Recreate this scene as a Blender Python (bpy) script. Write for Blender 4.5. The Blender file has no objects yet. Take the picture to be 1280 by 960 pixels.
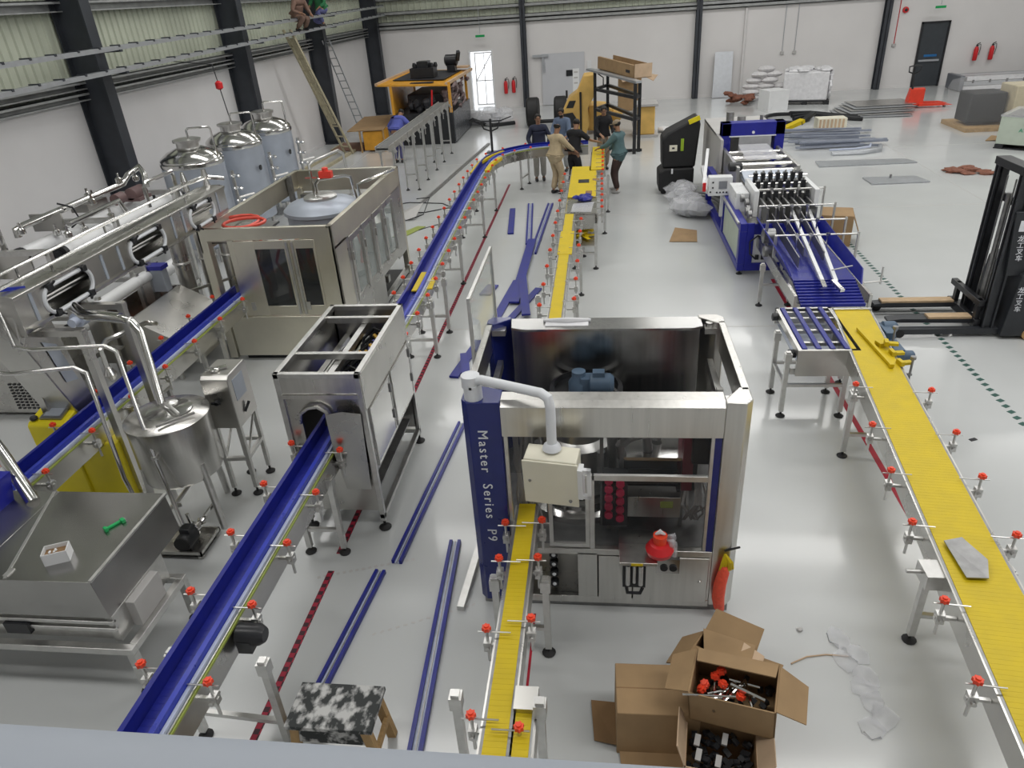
import bpy, bmesh, math, random
from mathutils import Vector, Matrix
random.seed(11)
S = bpy.context.scene
COL = S.collection
PI = math.pi
V = Vector
R = math.radians
# ------------------------------------------------------------------ camera
cd = bpy.data.cameras.new('camera')
cam = bpy.data.objects.new('camera', cd)
COL.objects.link(cam)
cd.sensor_width = 36.0
cd.lens = 25.0875
cd.clip_start = 0.05
cam.matrix_world = Matrix(((0.992111, 0.001405, 0.125356, 0.0),
                           (0.108928, 0.485311, -0.86753, 0.0),
                           (-0.062055, 0.87434, 0.481329, 4.6),
                           (0, 0, 0, 1)))
S.camera = cam
# ------------------------------------------------------------------ daylight and exposure
w = bpy.data.worlds.new('daylight')
S.world = w
w.use_nodes = True
bgn = w.node_tree.nodes['Background']
bgn.inputs['Color'].default_value = (0.93, 0.96, 1.0, 1)
bgn.inputs['Strength'].default_value = 1.9
S.view_settings.view_transform = 'Standard'
S.view_settings.look = 'None'
S.view_settings.exposure = 0.0
S.view_settings.gamma = 1.0
S.view_settings.use_curve_mapping = False


def area(name, x, y, z, sx, sy, power, col=(1, .985, .96)):
    l = bpy.data.lights.new(name, 'AREA')
    l.shape = 'RECTANGLE'
    l.size = sx
    l.size_y = sy
    l.energy = power
    l.color = col
    o = bpy.data.objects.new(name, l)
    o.location = (x, y, z)
    COL.objects.link(o)


# roof light strips running across the hall between the rafters
for i, yy in enumerate((2.0, 8.5, 15.0, 21.5, 28.0)):
    area('roof_light', -5.0, yy, 8.7, 7.0, 1.1, 195)
    area('roof_light', 5.0, yy, 8.7, 7.0, 1.1, 240)
    area('roof_light', 15.0, yy, 8.7, 7.0, 1.1, 205)


# ------------------------------------------------------------------ helpers
class MB:
    def __init__(s):
        s.v = []
        s.f = []
        s.p = []

    def add(s, vs, fs):
        n = len(s.v)
        s.v += [tuple(p) for p in vs]
        k = len(s.f)
        s.f += [tuple(i + n for i in f) for f in fs]
        s.p.append((n, len(s.v), k, len(s.f)))
        return s

    def box(s, x0, x1, y0, y1, z0, z1, rz=0.0, m=None):
        vs = [V((x, y, z)) for z in (z0, z1) for y in (y0, y1) for x in (x0, x1)]
        if rz:
            c = V(((x0 + x1) / 2, (y0 + y1) / 2, 0))
            r = Matrix.Rotation(rz, 3, 'Z')
            vs = [r @ (p - c) + c for p in vs]
        if m is not None:
            vs = [m @ p for p in vs]
        return s.add(vs, [(0, 2, 3, 1), (4, 5, 7, 6), (0, 1, 5, 4), (2, 6, 7, 3), (0, 4, 6, 2), (1, 3, 7, 5)])

    def bar(s, p, q, w_, h=None, up=(0, 0, 1), taper=1.0):
        p, q = V(p), V(q)
        h = w_ if h is None else h
        d = (q - p).normalized()
        u = V(up)
        if abs(d.dot(u)) > .98:
            u = V((0, 1, 0))
        a = d.cross(u).normalized()
        b = a.cross(d).normalized()
        vs = []
        for c, t in ((p, 1.0), (q, taper)):
            for sa, sb in ((-1, -1), (1, -1), (1, 1), (-1, 1)):
                vs.append(c + a * sa * w_ / 2 * t + b * sb * h / 2 * t)
        return s.add(vs, [(0, 1, 2, 3), (7, 6, 5, 4), (0, 4, 5, 1), (1, 5, 6, 2), (2, 6, 7, 3), (3, 7, 4, 0)])

    def tube(s, pts, r, n=8, closed=False, cap=True):
        pts = [V(p) for p in pts]
        k = len(pts)
        rr = r if isinstance(r, (list, tuple)) else [r] * k
        ref = None
        rings = []
        for i, p in enumerate(pts):
            if closed:
                d = (pts[(i + 1) % k] - pts[i - 1])
            elif i == 0:
                d = pts[1] - pts[0]
            elif i == k - 1:
                d = pts[-1] - pts[-2]
            else:
                d = (pts[i + 1] - p).normalized() + (p - pts[i - 1]).normalized()
            d.normalize()
            if ref is None:
                ref = V((0, 0, 1)) if abs(d.z) < .9 else V((1, 0, 0))
            a = (ref - d * ref.dot(d))
            if a.length < 1e-4:
                a = d.orthogonal()
            a.normalize()
            ref = a
            b = d.cross(a)
            rings.append([p + (a * math.cos(2 * PI * j / n) + b * math.sin(2 * PI * j / n)) * rr[i] for j in range(n)])
        vs = [q for g in rings for q in g]
        fs = []
        m = k if closed else k - 1
        for i in range(m):
            i2 = (i + 1) % k
            for j in range(n):
                j2 = (j + 1) % n
                fs.append((i * n + j, i * n + j2, i2 * n + j2, i2 * n + j))
        if cap and not closed:
            fs.append(tuple(range(n - 1, -1, -1)))
            fs.append(tuple((k - 1) * n + j for j in range(n)))
        return s.add(vs, fs)

    def cyl(s, p, q, r, n=12, r2=None):
        return s.tube([p, q], [r, r if r2 is None else r2], n)

    def lathe(s, c, prof, n=24, axis='z'):
        c = V(c)
        vs = []
        for r, z in prof:
            for j in range(n):
                a = 2 * PI * j / n
                o = V((r * math.cos(a), r * math.sin(a), z))
                if axis == 'x':
                    o = V((o.z, o.x, o.y))
                elif axis == 'y':
                    o = V((o.y, o.z, o.x))
                vs.append(c + o)
        fs = []
        k = len(prof)
        for i in range(k - 1):
            for j in range(n):
                j2 = (j + 1) % n
                fs.append((i * n + j, i * n + j2, (i + 1) * n + j2, (i + 1) * n + j))
        if prof[0][0] > 1e-5:
            fs.append(tuple(range(n - 1, -1, -1)))
        if prof[-1][0] > 1e-5:
            fs.append(tuple((k - 1) * n + j for j in range(n)))
        return s.add(vs, fs)

    def prism(s, poly, axis, a, b):
        k = len(poly)
        vs = []
        for t in (a, b):
            for u, v in poly:
                vs.append({'x': (t, u, v), 'y': (u, t, v), 'z': (u, v, t)}[axis])
        fs = [tuple(range(k - 1, -1, -1)), tuple(range(k, 2 * k))]
        fs += [(i, (i + 1) % k, k + (i + 1) % k, k + i) for i in range(k)]
        return s.add(vs, fs)

    def ball(s, c, r, n=10, sc=(1, 1, 1), jit=0.0):
        c = V(c)
        vs = [c + V((0, 0, -r * sc[2]))]
        m = max(4, n // 2)
        for i in range(1, m):
            t = -PI / 2 + PI * i / m
            for j in range(n):
                a = 2 * PI * j / n
                k = 1 + random.uniform(-jit, jit)
                vs.append(c + V((r * sc[0] * math.cos(t) * math.cos(a) * k, r * sc[1] * math.cos(t) * math.sin(a) * k,
                                 r * sc[2] * math.sin(t) * k)))
        vs.append(c + V((0, 0, r * sc[2])))
        fs = [(0, 1 + (j + 1) % n, 1 + j) for j in range(n)]
        for i in range(m - 2):
            for j in range(n):
                j2 = (j + 1) % n
                fs.append((1 + i * n + j, 1 + i * n + j2, 1 + (i + 1) * n + j2, 1 + (i + 1) * n + j))
        L_ = 1 + (m - 2) * n
        fs += [(L_ + j, L_ + (j + 1) % n, len(vs) - 1) for j in range(n)]
        return s.add(vs, fs)

    def ring(s, x0, x1, z0, z1, t, y0, y1):
        """rectangular picture-frame ring standing in the x-z plane"""
        s.box(x0, x1, y0, y1, z0, z0 + t)
        s.box(x0, x1, y0, y1, z1 - t, z1)
        s.box(x0, x0 + t, y0, y1, z0 + t, z1 - t)
        return s.box(x1 - t, x1, y0, y1, z0 + t, z1 - t)

    def ringx(s, y0, y1, z0, z1, t, x0, x1):
        s.box(x0, x1, y0, y1, z0, z0 + t)
        s.box(x0, x1, y0, y1, z1 - t, z1)
        s.box(x0, x1, y0, y0 + t, z0 + t, z1 - t)
        return s.box(x0, x1, y1 - t, y1, z0 + t, z1 - t)

    def sheet(s, pts, t=.006):
        """thin plate: polygon of 3-D points given a thickness along its normal"""
        pts = [V(p) for p in pts]
        nrm = V((0, 0, 0))
        for i in range(len(pts)):
            nrm += (pts[i] - pts[0]).cross(pts[(i + 1) % len(pts)] - pts[0])
        nrm.normalize()
        k = len(pts)
        vs = [p - nrm * t / 2 for p in pts] + [p + nrm * t / 2 for p in pts]
        fs = [tuple(range(k - 1, -1, -1)), tuple(range(k, 2 * k))]
        fs += [(i, (i + 1) % k, k + (i + 1) % k, k + i) for i in range(k)]
        return s.add(vs, fs)


ROOT = {}


def origin(o):
    while o.parent:
        o = o.parent
    return ROOT.get(o.name, V((0, 0, 0)))


def mesh_of(name, mb, off, mat, flat=False):
    me = bpy.data.meshes.new(name)
    me.from_pydata([tuple(V(p) - off) for p in mb.v], [], mb.f)
    bm = bmesh.new()
    bm.from_mesh(me)
    bmesh.ops.recalc_face_normals(bm, faces=bm.faces)
    for f in bm.faces:
        f.smooth = not flat
    bm.to_mesh(me)
    bm.free()
    if not flat:
        me.set_sharp_from_angle(angle=R(38))
    me.materials.append(mat)
    return me


def clusters(mb, gap=.012):
    """group the primitives of a builder into touching clusters"""
    bb = []
    for a, b, fa, fb in mb.p:
        xs, ys, zs = zip(*mb.v[a:b])
        bb.append((min(xs), max(xs), min(ys), max(ys), min(zs), max(zs)))
    n = len(bb)
    par = list(range(n))

    def find(i):
        while par[i] != i:
            i = par[i]
        return i
    for i in range(n):
        for k in range(i):
            if all(bb[i][2 * q] - gap <= bb[k][2 * q + 1] and bb[k][2 * q] - gap <= bb[i][2 * q + 1] for q in range(3)):
                par[find(i)] = find(k)
    out = {}
    for i in range(n):
        out.setdefault(find(i), []).append(i)
    res = []
    for g in out.values():
        m = MB()
        for i in g:
            a, b, fa, fb = mb.p[i]
            m.add(mb.v[a:b], [tuple(v - a for v in f) for f in mb.f[fa:fb]])
        res.append(m)
    return sorted(res, key=lambda m: -len(m.v))


def part(name, mb, mat, parent, label=None, bevel=0, kind=None, flat=False, split=True):
    if split and kind is None and 1 < len(mb.p) < 60:
        cs = clusters(mb)
        if 1 < len(cs) <= 24:
            os_ = [part(name, c, mat, parent, label, bevel, kind, flat, False) for c in cs]
            return os_[0]
    o = bpy.data.objects.new(name, mesh_of(name, mb, origin(parent), mat, flat))
    COL.objects.link(o)
    o.parent = parent
    if label:
        o['label'] = label
    if kind:
        o['kind'] = kind
    if bevel:
        bev(o, bevel)
    return o


def bev(o, wdt):
    b = o.modifiers.new('bevel', 'BEVEL')
    b.width = wdt
    b.segments = 2
    b.limit_method = 'ANGLE'
    b.angle_limit = R(40)


def thing(name, label, cat, loc, group=None):
    o = bpy.data.objects.new(name, None)
    COL.objects.link(o)
    o.empty_display_size = .1
    o.location = loc
    o['label'] = label
    o['category'] = cat
    if group:
        o['group'] = group
    ROOT[o.name] = V(loc)
    return o


def solo(name, mb, mat, label, cat, loc=None, group=None, bevel=0, kind=None, flat=False):
    if loc is None:
        xs, ys, zs = zip(*mb.v)
        loc = ((min(xs) + max(xs)) / 2, (min(ys) + max(ys)) / 2, min(zs))
    o = bpy.data.objects.new(name, mesh_of(name, mb, V(loc), mat, flat))
    COL.objects.link(o)
    o.location = loc
    ROOT[o.name] = V(loc)
    if kind != 'structure':
        o['label'] = label
        o['category'] = cat
    if group:
        o['group'] = group
    if kind:
        o['kind'] = kind
    if bevel:
        bev(o, bevel)
    return o


def copy_tree(o, parent=None):
    c = o.copy()
    COL.objects.link(c)
    if parent:
        c.parent = parent
    for ch in list(o.children):
        copy_tree(ch, c)
    return c


def inst(name, me, parent, loc, rot=(0, 0, 0), raw=False, label=None, sc=None):
    o = bpy.data.objects.new(name, me)
    COL.objects.link(o)
    o.parent = parent
    o.location = V(loc) if raw else V(loc) - origin(parent)
    o.rotation_euler = rot
    if sc:
        o.scale = sc
    if label:
        o['label'] = label
    return o


def raw_mesh(name, mb, mat, flat=False):
    return mesh_of(name, mb, V((0, 0, 0)), mat, flat)


def dup(o, loc, rz=0, label=None):
    c = copy_tree(o)
    c.location = loc
    c.rotation_euler = (0, 0, rz)
    if label:
        c['label'] = label
    return c


def text_mesh(txt, size, thick=.002, align='LEFT', space=1.0):
    cu = bpy.data.curves.new('lettering', 'FONT')
    cu.body = txt
    cu.size = size
    cu.extrude = thick
    cu.align_x = align
    cu.align_y = 'CENTER'
    cu.space_character = space
    cu.resolution_u = 3
    o = bpy.data.objects.new('lettering', cu)
    COL.objects.link(o)
    dg = bpy.context.evaluated_depsgraph_get()
    me = bpy.data.meshes.new_from_object(o.evaluated_get(dg))
    bpy.data.objects.remove(o)
    return me


def lettering(txt, size, mtx, mat, parent, name='lettering', align='LEFT', space=1.0, label=None):
    me = text_mesh(txt, size, align=align, space=space)
    me.transform(Matrix.Translation(-origin(parent)) @ mtx)
    me.materials.clear()
    me.materials.append(mat)
    o = bpy.data.objects.new(name, me)
    COL.objects.link(o)
    o.parent = parent
    if label:
        o['label'] = label
    return o


# ------------------------------------------------------------------ materials
def M(name, col, rough=.5, metal=0.0, ns=6.0, amt=.08, st=(1, 1, 1), rv=.08, bump=0.0, bs=None, coat=0.0, alpha=1.0,
      trans=0.0, col2=None, thr=None, emit=None, ior=1.45):
    m = bpy.data.materials.new(name)
    m.use_nodes = True
    nt = m.node_tree
    b = nt.nodes['Principled BSDF']
    L = nt.links.new
    tc = nt.nodes.new('ShaderNodeTexCoord')
    mp = nt.nodes.new('ShaderNodeMapping')
    mp.inputs['Scale'].default_value = st
    L(tc.outputs['Object'], mp.inputs['Vector'])
    nz = nt.nodes.new('ShaderNodeTexNoise')
    nz.inputs['Scale'].default_value = ns
    nz.inputs['Detail'].default_value = 4
    L(mp.outputs['Vector'], nz.inputs['Vector'])
    rp = nt.nodes.new('ShaderNodeValToRGB')
    c1 = tuple(max(0, c * (1 - amt)) for c in col)
    c2 = tuple(min(1, c * (1 + amt)) for c in col) if col2 is None else col2
    a, e = (.3, .7) if thr is None else thr
    rp.color_ramp.elements[0].position = a
    rp.color_ramp.elements[1].position = e
    rp.color_ramp.elements[0].color = (*c1, 1)
    rp.color_ramp.elements[1].color = (*c2, 1)
    L(nz.outputs['Fac'], rp.inputs['Fac'])
    L(rp.outputs['Color'], b.inputs['Base Color'])
    mr = nt.nodes.new('ShaderNodeMapRange')
    mr.inputs['To Min'].default_value = max(.02, rough - rv)
    mr.inputs['To Max'].default_value = min(1, rough + rv)
    L(nz.outputs['Fac'], mr.inputs['Value'])
    L(mr.outputs['Result'], b.inputs['Roughness'])
    b.inputs['Metallic'].default_value = metal
    b.inputs['IOR'].default_value = ior
    if coat:
        b.inputs['Coat Weight'].default_value = coat
        b.inputs['Coat Roughness'].default_value = .08
    if alpha < 1:
        b.inputs['Alpha'].default_value = alpha
    if trans:
        b.inputs['Transmission Weight'].default_value = trans
    if bump:
        bn = nt.nodes.new('ShaderNodeBump')
        bn.inputs['Strength'].default_value = bump
        bn.inputs['Distance'].default_value = .02
        if bs:
            n2 = nt.nodes.new('ShaderNodeTexNoise')
            n2.inputs['Scale'].default_value = bs
            n2.inputs['Detail'].default_value = 3
            L(mp.outputs['Vector'], n2.inputs['Vector'])
            L(n2.outputs['Fac'], bn.inputs['Height'])
        else:
            L(nz.outputs['Fac'], bn.inputs['Height'])
        L(bn.outputs['Normal'], b.inputs['Normal'])
    if emit:
        b.inputs['Emission Color'].default_value = (*emit[0], 1)
        b.inputs['Emission Strength'].default_value = emit[1]
    return m


FLOOR = M('grey_epoxy', (.54, .555, .555), .2, 0, .35, .07, rv=.09, coat=.25)
WALL = M('white_wall_paint', (.70, .69, .695), .75, 0, .5, .05)
WALLB = M('warm_white_wall_paint', (.72, .705, .70), .75, 0, .5, .04)
SHEET = M('ribbed_green_sheet', (.46, .49, .40), .45, 0, .8, .14)
GIRT = M('galvanised_girt', (.36, .37, .37), .5, .3, 5, .15)
COLUMN = M('charcoal_column_paint', (.040, .045, .055), .45, 0, 3, .15)
ROOF = M('pale_roof_sheet', (.7, .71, .7), .7)
GALV = M('galvanised_tray', (.50, .52, .55), .38, .7, 9, .06)
STEEL = M('brushed_steel', (.60, .59, .565), .30, 1, 22, .07, st=(1, 1, .05), rv=.07)
STEELH = M('sheet_steel', (.56, .55, .525), .29, 1, 2.2, .09, rv=.09)
HOPST = M('hopper_steel', (.40, .395, .385), .25, 1, 1.6, .12, rv=.08)
FILLST = M('sheet_steel_yellow_reflected', (.74, .71, .61), .36, 1, 2.0, .06, rv=.08)  # sheet steel with the yellow it reflects put into its base colour
TANKST = M('tank_steel', (.54, .53, .51), .24, 1, 9, .22, st=(1, 1, .04), rv=.06)
TUBE = M('satin_steel_tube', (.62, .615, .60), .36, 1, 14, .08)
POL = M('polished_steel', (.66, .655, .64), .14, 1, 3, .05, rv=.05)
DSTEEL = M('dull_steel', (.30, .30, .30), .42, .9, 12, .15)
FILM = M('blue_film_on_steel', (.42, .46, .53), .42, .35, 2.5, .08)
BLUE = M('royal_blue_plastic', (.010, .016, .22), .34, 0, 8, .14)
BLUEL = M('bright_lit_blue_plastic', (.022, .04, .40), .3, 0, 8, .12)  # lighter copy of royal blue: light on the right rail put into colour
NAVY = M('navy_enamel', (.010, .018, .15), .3, 0, 5, .1, coat=.3)
MBLUE = M('machine_blue_enamel', (.016, .02, .27), .34, 0, 5, .1)
PALE = M('pale_strip_plastic', (.5, .55, .68), .35)
YEL = M('yellow_chain_plastic', (.60, .445, .005), .5, 0, 7, .06)
YELC = M('yellow_cabinet_enamel', (.72, .60, .015), .35, 0, 4, .05)
YGREEN = M('yellow_green_strip', (.30, .36, .07), .4)
KNOB = M('orange_red_knob', (.86, .075, .03), .38, 0, 9, .08)
RUB = M('black_rubber', (.014, .014, .015), .6, 0, 9, .2)
BLK = M('black_enamel', (.02, .021, .024), .35, 0, 6, .2)
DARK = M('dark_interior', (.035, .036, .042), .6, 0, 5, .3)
CARD = M('brown_cardboard', (.32, .21, .108), .8, 0, 4, .12)
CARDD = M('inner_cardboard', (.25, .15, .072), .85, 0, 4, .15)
CARDP = M('pale_cardboard', (.55, .40, .27), .8, 0, 4, .1)
CREAM = M('cream_enamel', (.78, .75, .62), .4, 0, 4, .03)
WHITE = M('white_enamel', (.76, .77, .78), .3, 0, 4, .03)
WHITEP = M('white_plastic_pipe', (.72, .74, .77), .35, 0, 4, .04)
GREYC = M('grey_cabinet', (.47, .46, .45), .45, 0, 3, .05)
GLASS = M('clear_polycarbonate', (.46, .52, .50), .08, 0, 3, .03, alpha=.34)
GLASSD = M('smoked_polycarbonate', (.05, .055, .06), .07, 0, 3, .1, alpha=.2)
PLAS = M('clear_plastic_film', (.78, .79, .82), .2, 0, 7, .1, alpha=.34, bump=.6)
RED = M('signal_red', (.62, .02, .025), .35, 0, 6, .1)
REDT = M('red_floor_tape', (.36, .012, .03), .5, 0, 9, .15)
ORNG = M('ochre_machine_paint', (.68, .33, .035), .42, 0, 5, .12)
ORNG2 = M('loader_yellow_paint', (.66, .42, .12), .45, 0, 3, .12)
COPPER = M('brown_rag', (.21, .085, .055), .85, 0, 12, .3)
WOOD = M('pale_timber', (.42, .27, .12), .7, 0, 9, .2, st=(1, 8, 1))
PINE = M('fork_timber', (.50, .36, .22), .7, 0, 8, .2, st=(1, 6, 1))
BAMBOO = M('dusty_timber', (.40, .36, .25), .75, 0, 8, .15)
GREEN = M('green_plastic', (.01, .36, .10), .35)
GLASSF = M('filler_pane_inner_shade', (.03, .034, .036), .08, 0, 3, .1, alpha=.74)  # dark near-opaque pane: shade inside the filler is put into its colour
FORK = M('forklift_charcoal', (.028, .031, .036), .4, 0, 4, .15)
LETW = M('white_lettering', (.8, .82, .86), .5)
LETG = M('green_lettering', (.02, .32, .18), .6)
LETB = M('dark_lettering', (.05, .05, .05), .6)
SCREEN = M('grey_screen', (.22, .23, .25), .15)
MOTOR = M('blue_grey_motor', (.075, .12, .18), .45, 0, 6, .15)
SACK = M('white_woven_sack', (.66, .65, .66), .8, 0, 14, .08, bump=.4)
PAPER = M('white_paper_wrap', (.70, .70, .72), .55, 0, 9, .08, bump=.5)
SPLAT = M('paint_splashed_board', (.05, .055, .055), .8, 0, 13, .3, col2=(.50, .50, .49), thr=(.46, .60), st=(1, .7, 1))
CRATE = M('pale_green_crate', (.47, .53, .45), .6, 0, 4, .06)
RUBR = M('brick_red_gasket', (.42, .06, .05), .6)
MAG = M('crimson_plastic', (.62, .03, .10), .35)
RAILM = M('blue_grey_rail_paint', (.34, .37, .42), .4, 0, 2, .04)
# ------------------------------------------------------------------ the hall
LW, BW, RW = -10.3, 34.2, 26.0
floor = solo('floor', MB().box(LW - .2, RW, -3, BW + 14, -.2, 0), FLOOR, '', '', kind='structure')
j = MB()
for y in (10.05, 16.2, 22.3, 28.4):
    j.box(LW, RW, y, y + .022, 0, .0015)
for x in (-8.0, 8.2, 14.3):
    j.box(x, x + .014, -2, BW, 0, .0015)
part('floor_joint', j, GREYC, floor)
# painted / taped lines on the floor
CHECK = M('red_black_check_tape', (.40, .012, .035), .5)
nt = CHECK.node_tree
ck = nt.nodes.new('ShaderNodeTexChecker')
ck.inputs['Scale'].default_value = 22
ck.inputs['Color1'].default_value = (.36, .012, .04, 1)
ck.inputs['Color2'].default_value = (.05, .012, .02, 1)
tc = nt.nodes.new('ShaderNodeTexCoord')
nt.links.new(tc.outputs['Object'], ck.inputs['Vector'])
nt.links.new(ck.outputs['Color'], nt.nodes['Principled BSDF'].inputs['Base Color'])
t = MB()
t.box(-2.525, -2.465, 2.6, 4.72, 0, .002).box(-2.525, -2.465, 4.95, 19.5, 0, .002)
part('floor_tape', t, CHECK, floor, 'red and black chequered floor tape')
t = MB()
t.box(2.872, 2.932, 2.6, 11.99, 0, .002)
t.box(-.575, -.555, 2.4, 4.3, 0, .002)
part('floor_tape', t, REDT, floor, 'plain red floor tape')
t = MB()
y = 5.5
while y < 15:
    t.box(4.64, 4.72, y, y + .06, 0, .002, rz=.5)
    y += .13
part('floor_tape', t, M('dark_green_dash', (.03, .09, .075), .6), floor, 'dark green dashed floor line')
# scuffs and crumpled bits
t = MB()
for k in range(16):
    t.box(-2.6 + k * .055, -2.57 + k * .055, 4.62 + k * .018, 4.65 + k * .018, 0, .001, rz=random.random())
for k in range(14):
    t.box(-1.9 + k * .06, -1.865 + k * .06, 4.0 + k * .028, 4.02 + k * .028, 0, .001, rz=random.random())
part('floor_scuff', t, GREYC, floor, kind='stuff')

wl = solo('wall_left', MB().box(LW - .25, LW, -3, BW, 0, 3.2), WALL, '', '', kind='structure')
wb = solo('wall_back', MB()
          .box(LW - .25, -5.80, BW, BW + .22, 0, 3.42).box(-5.80, -4.80, BW, BW + .22, 2.36, 3.42)
          .box(-4.80, RW, BW, BW + .22, 0, 3.42), WALLB, '', '', kind='structure')
solo('wall_right', MB().box(RW, RW + .2, -3, BW, 0, 9.2), WALLB, '', '', kind='structure')
solo('wall_front', MB().box(LW - .2, RW, -3.2, -3, 0, 9.2), WALLB, '', '', kind='structure')
solo('ceiling', MB().box(LW - .3, RW + .2, -3.2, BW + .2, 9.2, 9.4), ROOF, '', '', kind='structure')


def ribbed(p0, d, n_ribs, pitch, z0, z1, nrm):
    """trapezoid-ribbed sheet: one strip of profile extruded upward"""
    p0, d, nrm = V(p0), V(d), V(nrm)
    prof = []
    for k in range(n_ribs):
        for u, h in ((0, 0), (.72, 0), (.80, 1), (.92, 1)):
            prof.append(p0 + d * (pitch * (k + u)) + nrm * (.035 * h))
    prof.append(p0 + d * (pitch * n_ribs))
    m = MB()
    vs, fs = [], []
    for q in prof:
        vs += [q + V((0, 0, z0)), q + V((0, 0, z1))]
    for i in range(len(prof) - 1):
        fs.append((2 * i, 2 * i + 2, 2 * i + 3, 2 * i + 1))
    return m.add(vs, fs)


bays = [-3, 1.3, 7.7, 14.1, 20.5, 26.9, BW]
for a, b in zip(bays[:-1], bays[1:]):
    n = max(2, round((b - a) / .215))
    part('sheet_panel', ribbed((LW - .06, a, 0), (0, 1, 0), n, (b - a) / n, 3.2, 9.2, (1, 0, 0)), SHEET, wl, flat=True)
bx = [LW, -3.35, 3.95, 11.3, 18.6, RW]
for a, b in zip(bx[:-1], bx[1:]):
    n = max(2, round((b - a) / .26))
    part('sheet_panel', ribbed((a, BW + .06, 0), (1, 0, 0), n, (b - a) / n, 3.42, 9.2, (0, -1, 0)), SHEET, wb, flat=True)


def cgirt_y(z, h=.2):
    m = MB()
    m.box(LW - .02, LW + .16, -3, BW, z + h - .02, z + h)
    m.box(LW - .02, LW + .16, -3, BW, z, z + .02)
    m.box(LW - .02, LW + .0, -3, BW, z, z + h)
    m.box(LW + .14, LW + .16, -3, BW, z + h - .06, z + h)
    return m


for z in (3.22, 3.42, 4.78, 6.2):
    part('girt', cgirt_y(z, .16 if z < 3.5 else .2), GIRT, wl)
for z in (3.44, 3.60, 4.0, 4.55, 6.0):
    m = MB()
    m.box(LW, RW, BW - .16, BW, z + .12, z + .14).box(LW, RW, BW - .16, BW, z, z + .02)
    m.box(LW, RW, BW - .16, BW - .14, z, z + .14)
    part('girt', m, GIRT, wb)


def icol_left(y):
    m = MB()
    m.box(LW, LW + .62, y - .012, y + .012, 0, 9.2)
    m.box(LW + .60, LW + .64, y - .15, y + .15, 0, 9.2)
    m.box(LW, LW + .03, y - .15, y + .15, 0, 9.2)
    m.box(LW + .0, LW + .66, y - .18, y + .18, 0, .03)
    return m


for y in (1.3, 7.7, 14.25, 20.75, 27.0, 33.9):
    part('steel_column', icol_left(y), COLUMN, wl)
for x in (-3.35, 4.02, 11.5, 18.8):
    m = MB().box(x - .12, x + .12, BW - .30, BW - .27, 0, 9.2).box(x - .012, x + .012, BW - .3, BW, 0, 9.2)
    m.box(x - .12, x + .12, BW - .03, BW, 0, 9.2)
    part('steel_column', m, COLUMN, wb)
bb = MB().box(LW, LW + .02, -3, BW, 0, .1)
solo('baseboard_left', bb, WALL, '', '', kind='structure')
solo('baseboard_back', MB().box(-4.8, 13, BW - .02, BW, 0, .1), WALLB, '', '', kind='structure')

# open doorway to the yard
d1 = solo('door_1', MB().ring(-5.84, -4.76, -.08, 2.42, .06, BW - .03, BW + .24), WHITE, '', '', kind='structure')
lf = part('door_leaf', MB().ring(-5.72, -4.9, .05, 2.28, .05, BW + .75, BW + .79), GREYC, d1)
part('brace', MB().bar((-5.68, BW + .77, 1.1), (-4.94, BW + .77, 2.2), .04).box(-5.7, -4.92, BW + .76, BW + .78, 1.08, 1.12)
     .box(-5.3, -5.27, BW + .76, BW + .78, .1, 2.25), GREYC, lf)
# flush service door in the wall
d2 = solo('door_2', MB().box(-2.62, -.75, BW - .06, BW - .005, .02, 2.12), M('pale_grey_door', (.56, .57, .60), .5, 0, 2, .015), '', '', kind='structure')
part('door_closer', MB().box(-3.0, -2.3, BW - .16, BW - .06, 2.0, 2.1).bar((-2.55, BW - .12, 2.0), (-2.5, BW - .12, 1.4), .08), GALV, d2)
part('sign_plate', MB().box(-1.55, -1.2, BW - .09, BW - .06, 1.18, 1.42), BLK, d2, 'small black plate')
part('notice_strip', MB().box(-.62, -.45, BW - .03, BW - .004, .95, 1.75), WHITE, d2)
# dark fire door
d3 = solo('door_3', MB().box(13.02, 13.98, BW - .05, BW - .004, .02, 2.4), M('charcoal_door', (.045, .052, .06), .4), '', '', kind='structure')
part('door_frame', MB().box(12.95, 13.02, BW - .08, BW, 0, 2.46).box(13.98, 14.05, BW - .08, BW, 0, 2.46).box(12.95, 14.05, BW - .08, BW, 2.4, 2.47), BLK, d3)
part('push_bar', MB().box(13.06, 13.85, BW - .12, BW - .05, .98, 1.05), GALV, d3, 'steel push bar')
part('sign_plate', MB().box(13.25, 13.75, BW - .065, BW - .05, 1.15, 1.24), M('blue_sign', (.02, .14, .36), .4), d3, 'blue strip sign')


# wall fittings
def extinguisher(x, z, label):
    t = thing('fire_extinguisher', label, 'fire extinguisher', (x, BW, z), 'red fire extinguishers on the back wall')
    y = BW - .14
    part('body', MB().lathe((x, y, z), [(.07, 0), (.085, .03), (.085, .42), (.06, .5), (.03, .53)], 14), RED, t)
    part('valve', MB().box(x - .03, x + .03, y - .03, y + .03, z + .53, z + .59).bar((x - .02, y, z + .6), (x + .1, y, z + .66), .03), BLK, t)
    part('hose', MB().tube([(x + .03, y, z + .57), (x + .13, y, z + .6), (x + .15, y, z + .45), (x + .12, y, z + .2)], .014, 6), BLK, t)
    part('wall_bracket', MB().box(x - .05, x + .05, y + .06, BW - .001, z + .2, z + .3), GALV, t)
    return t


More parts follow.
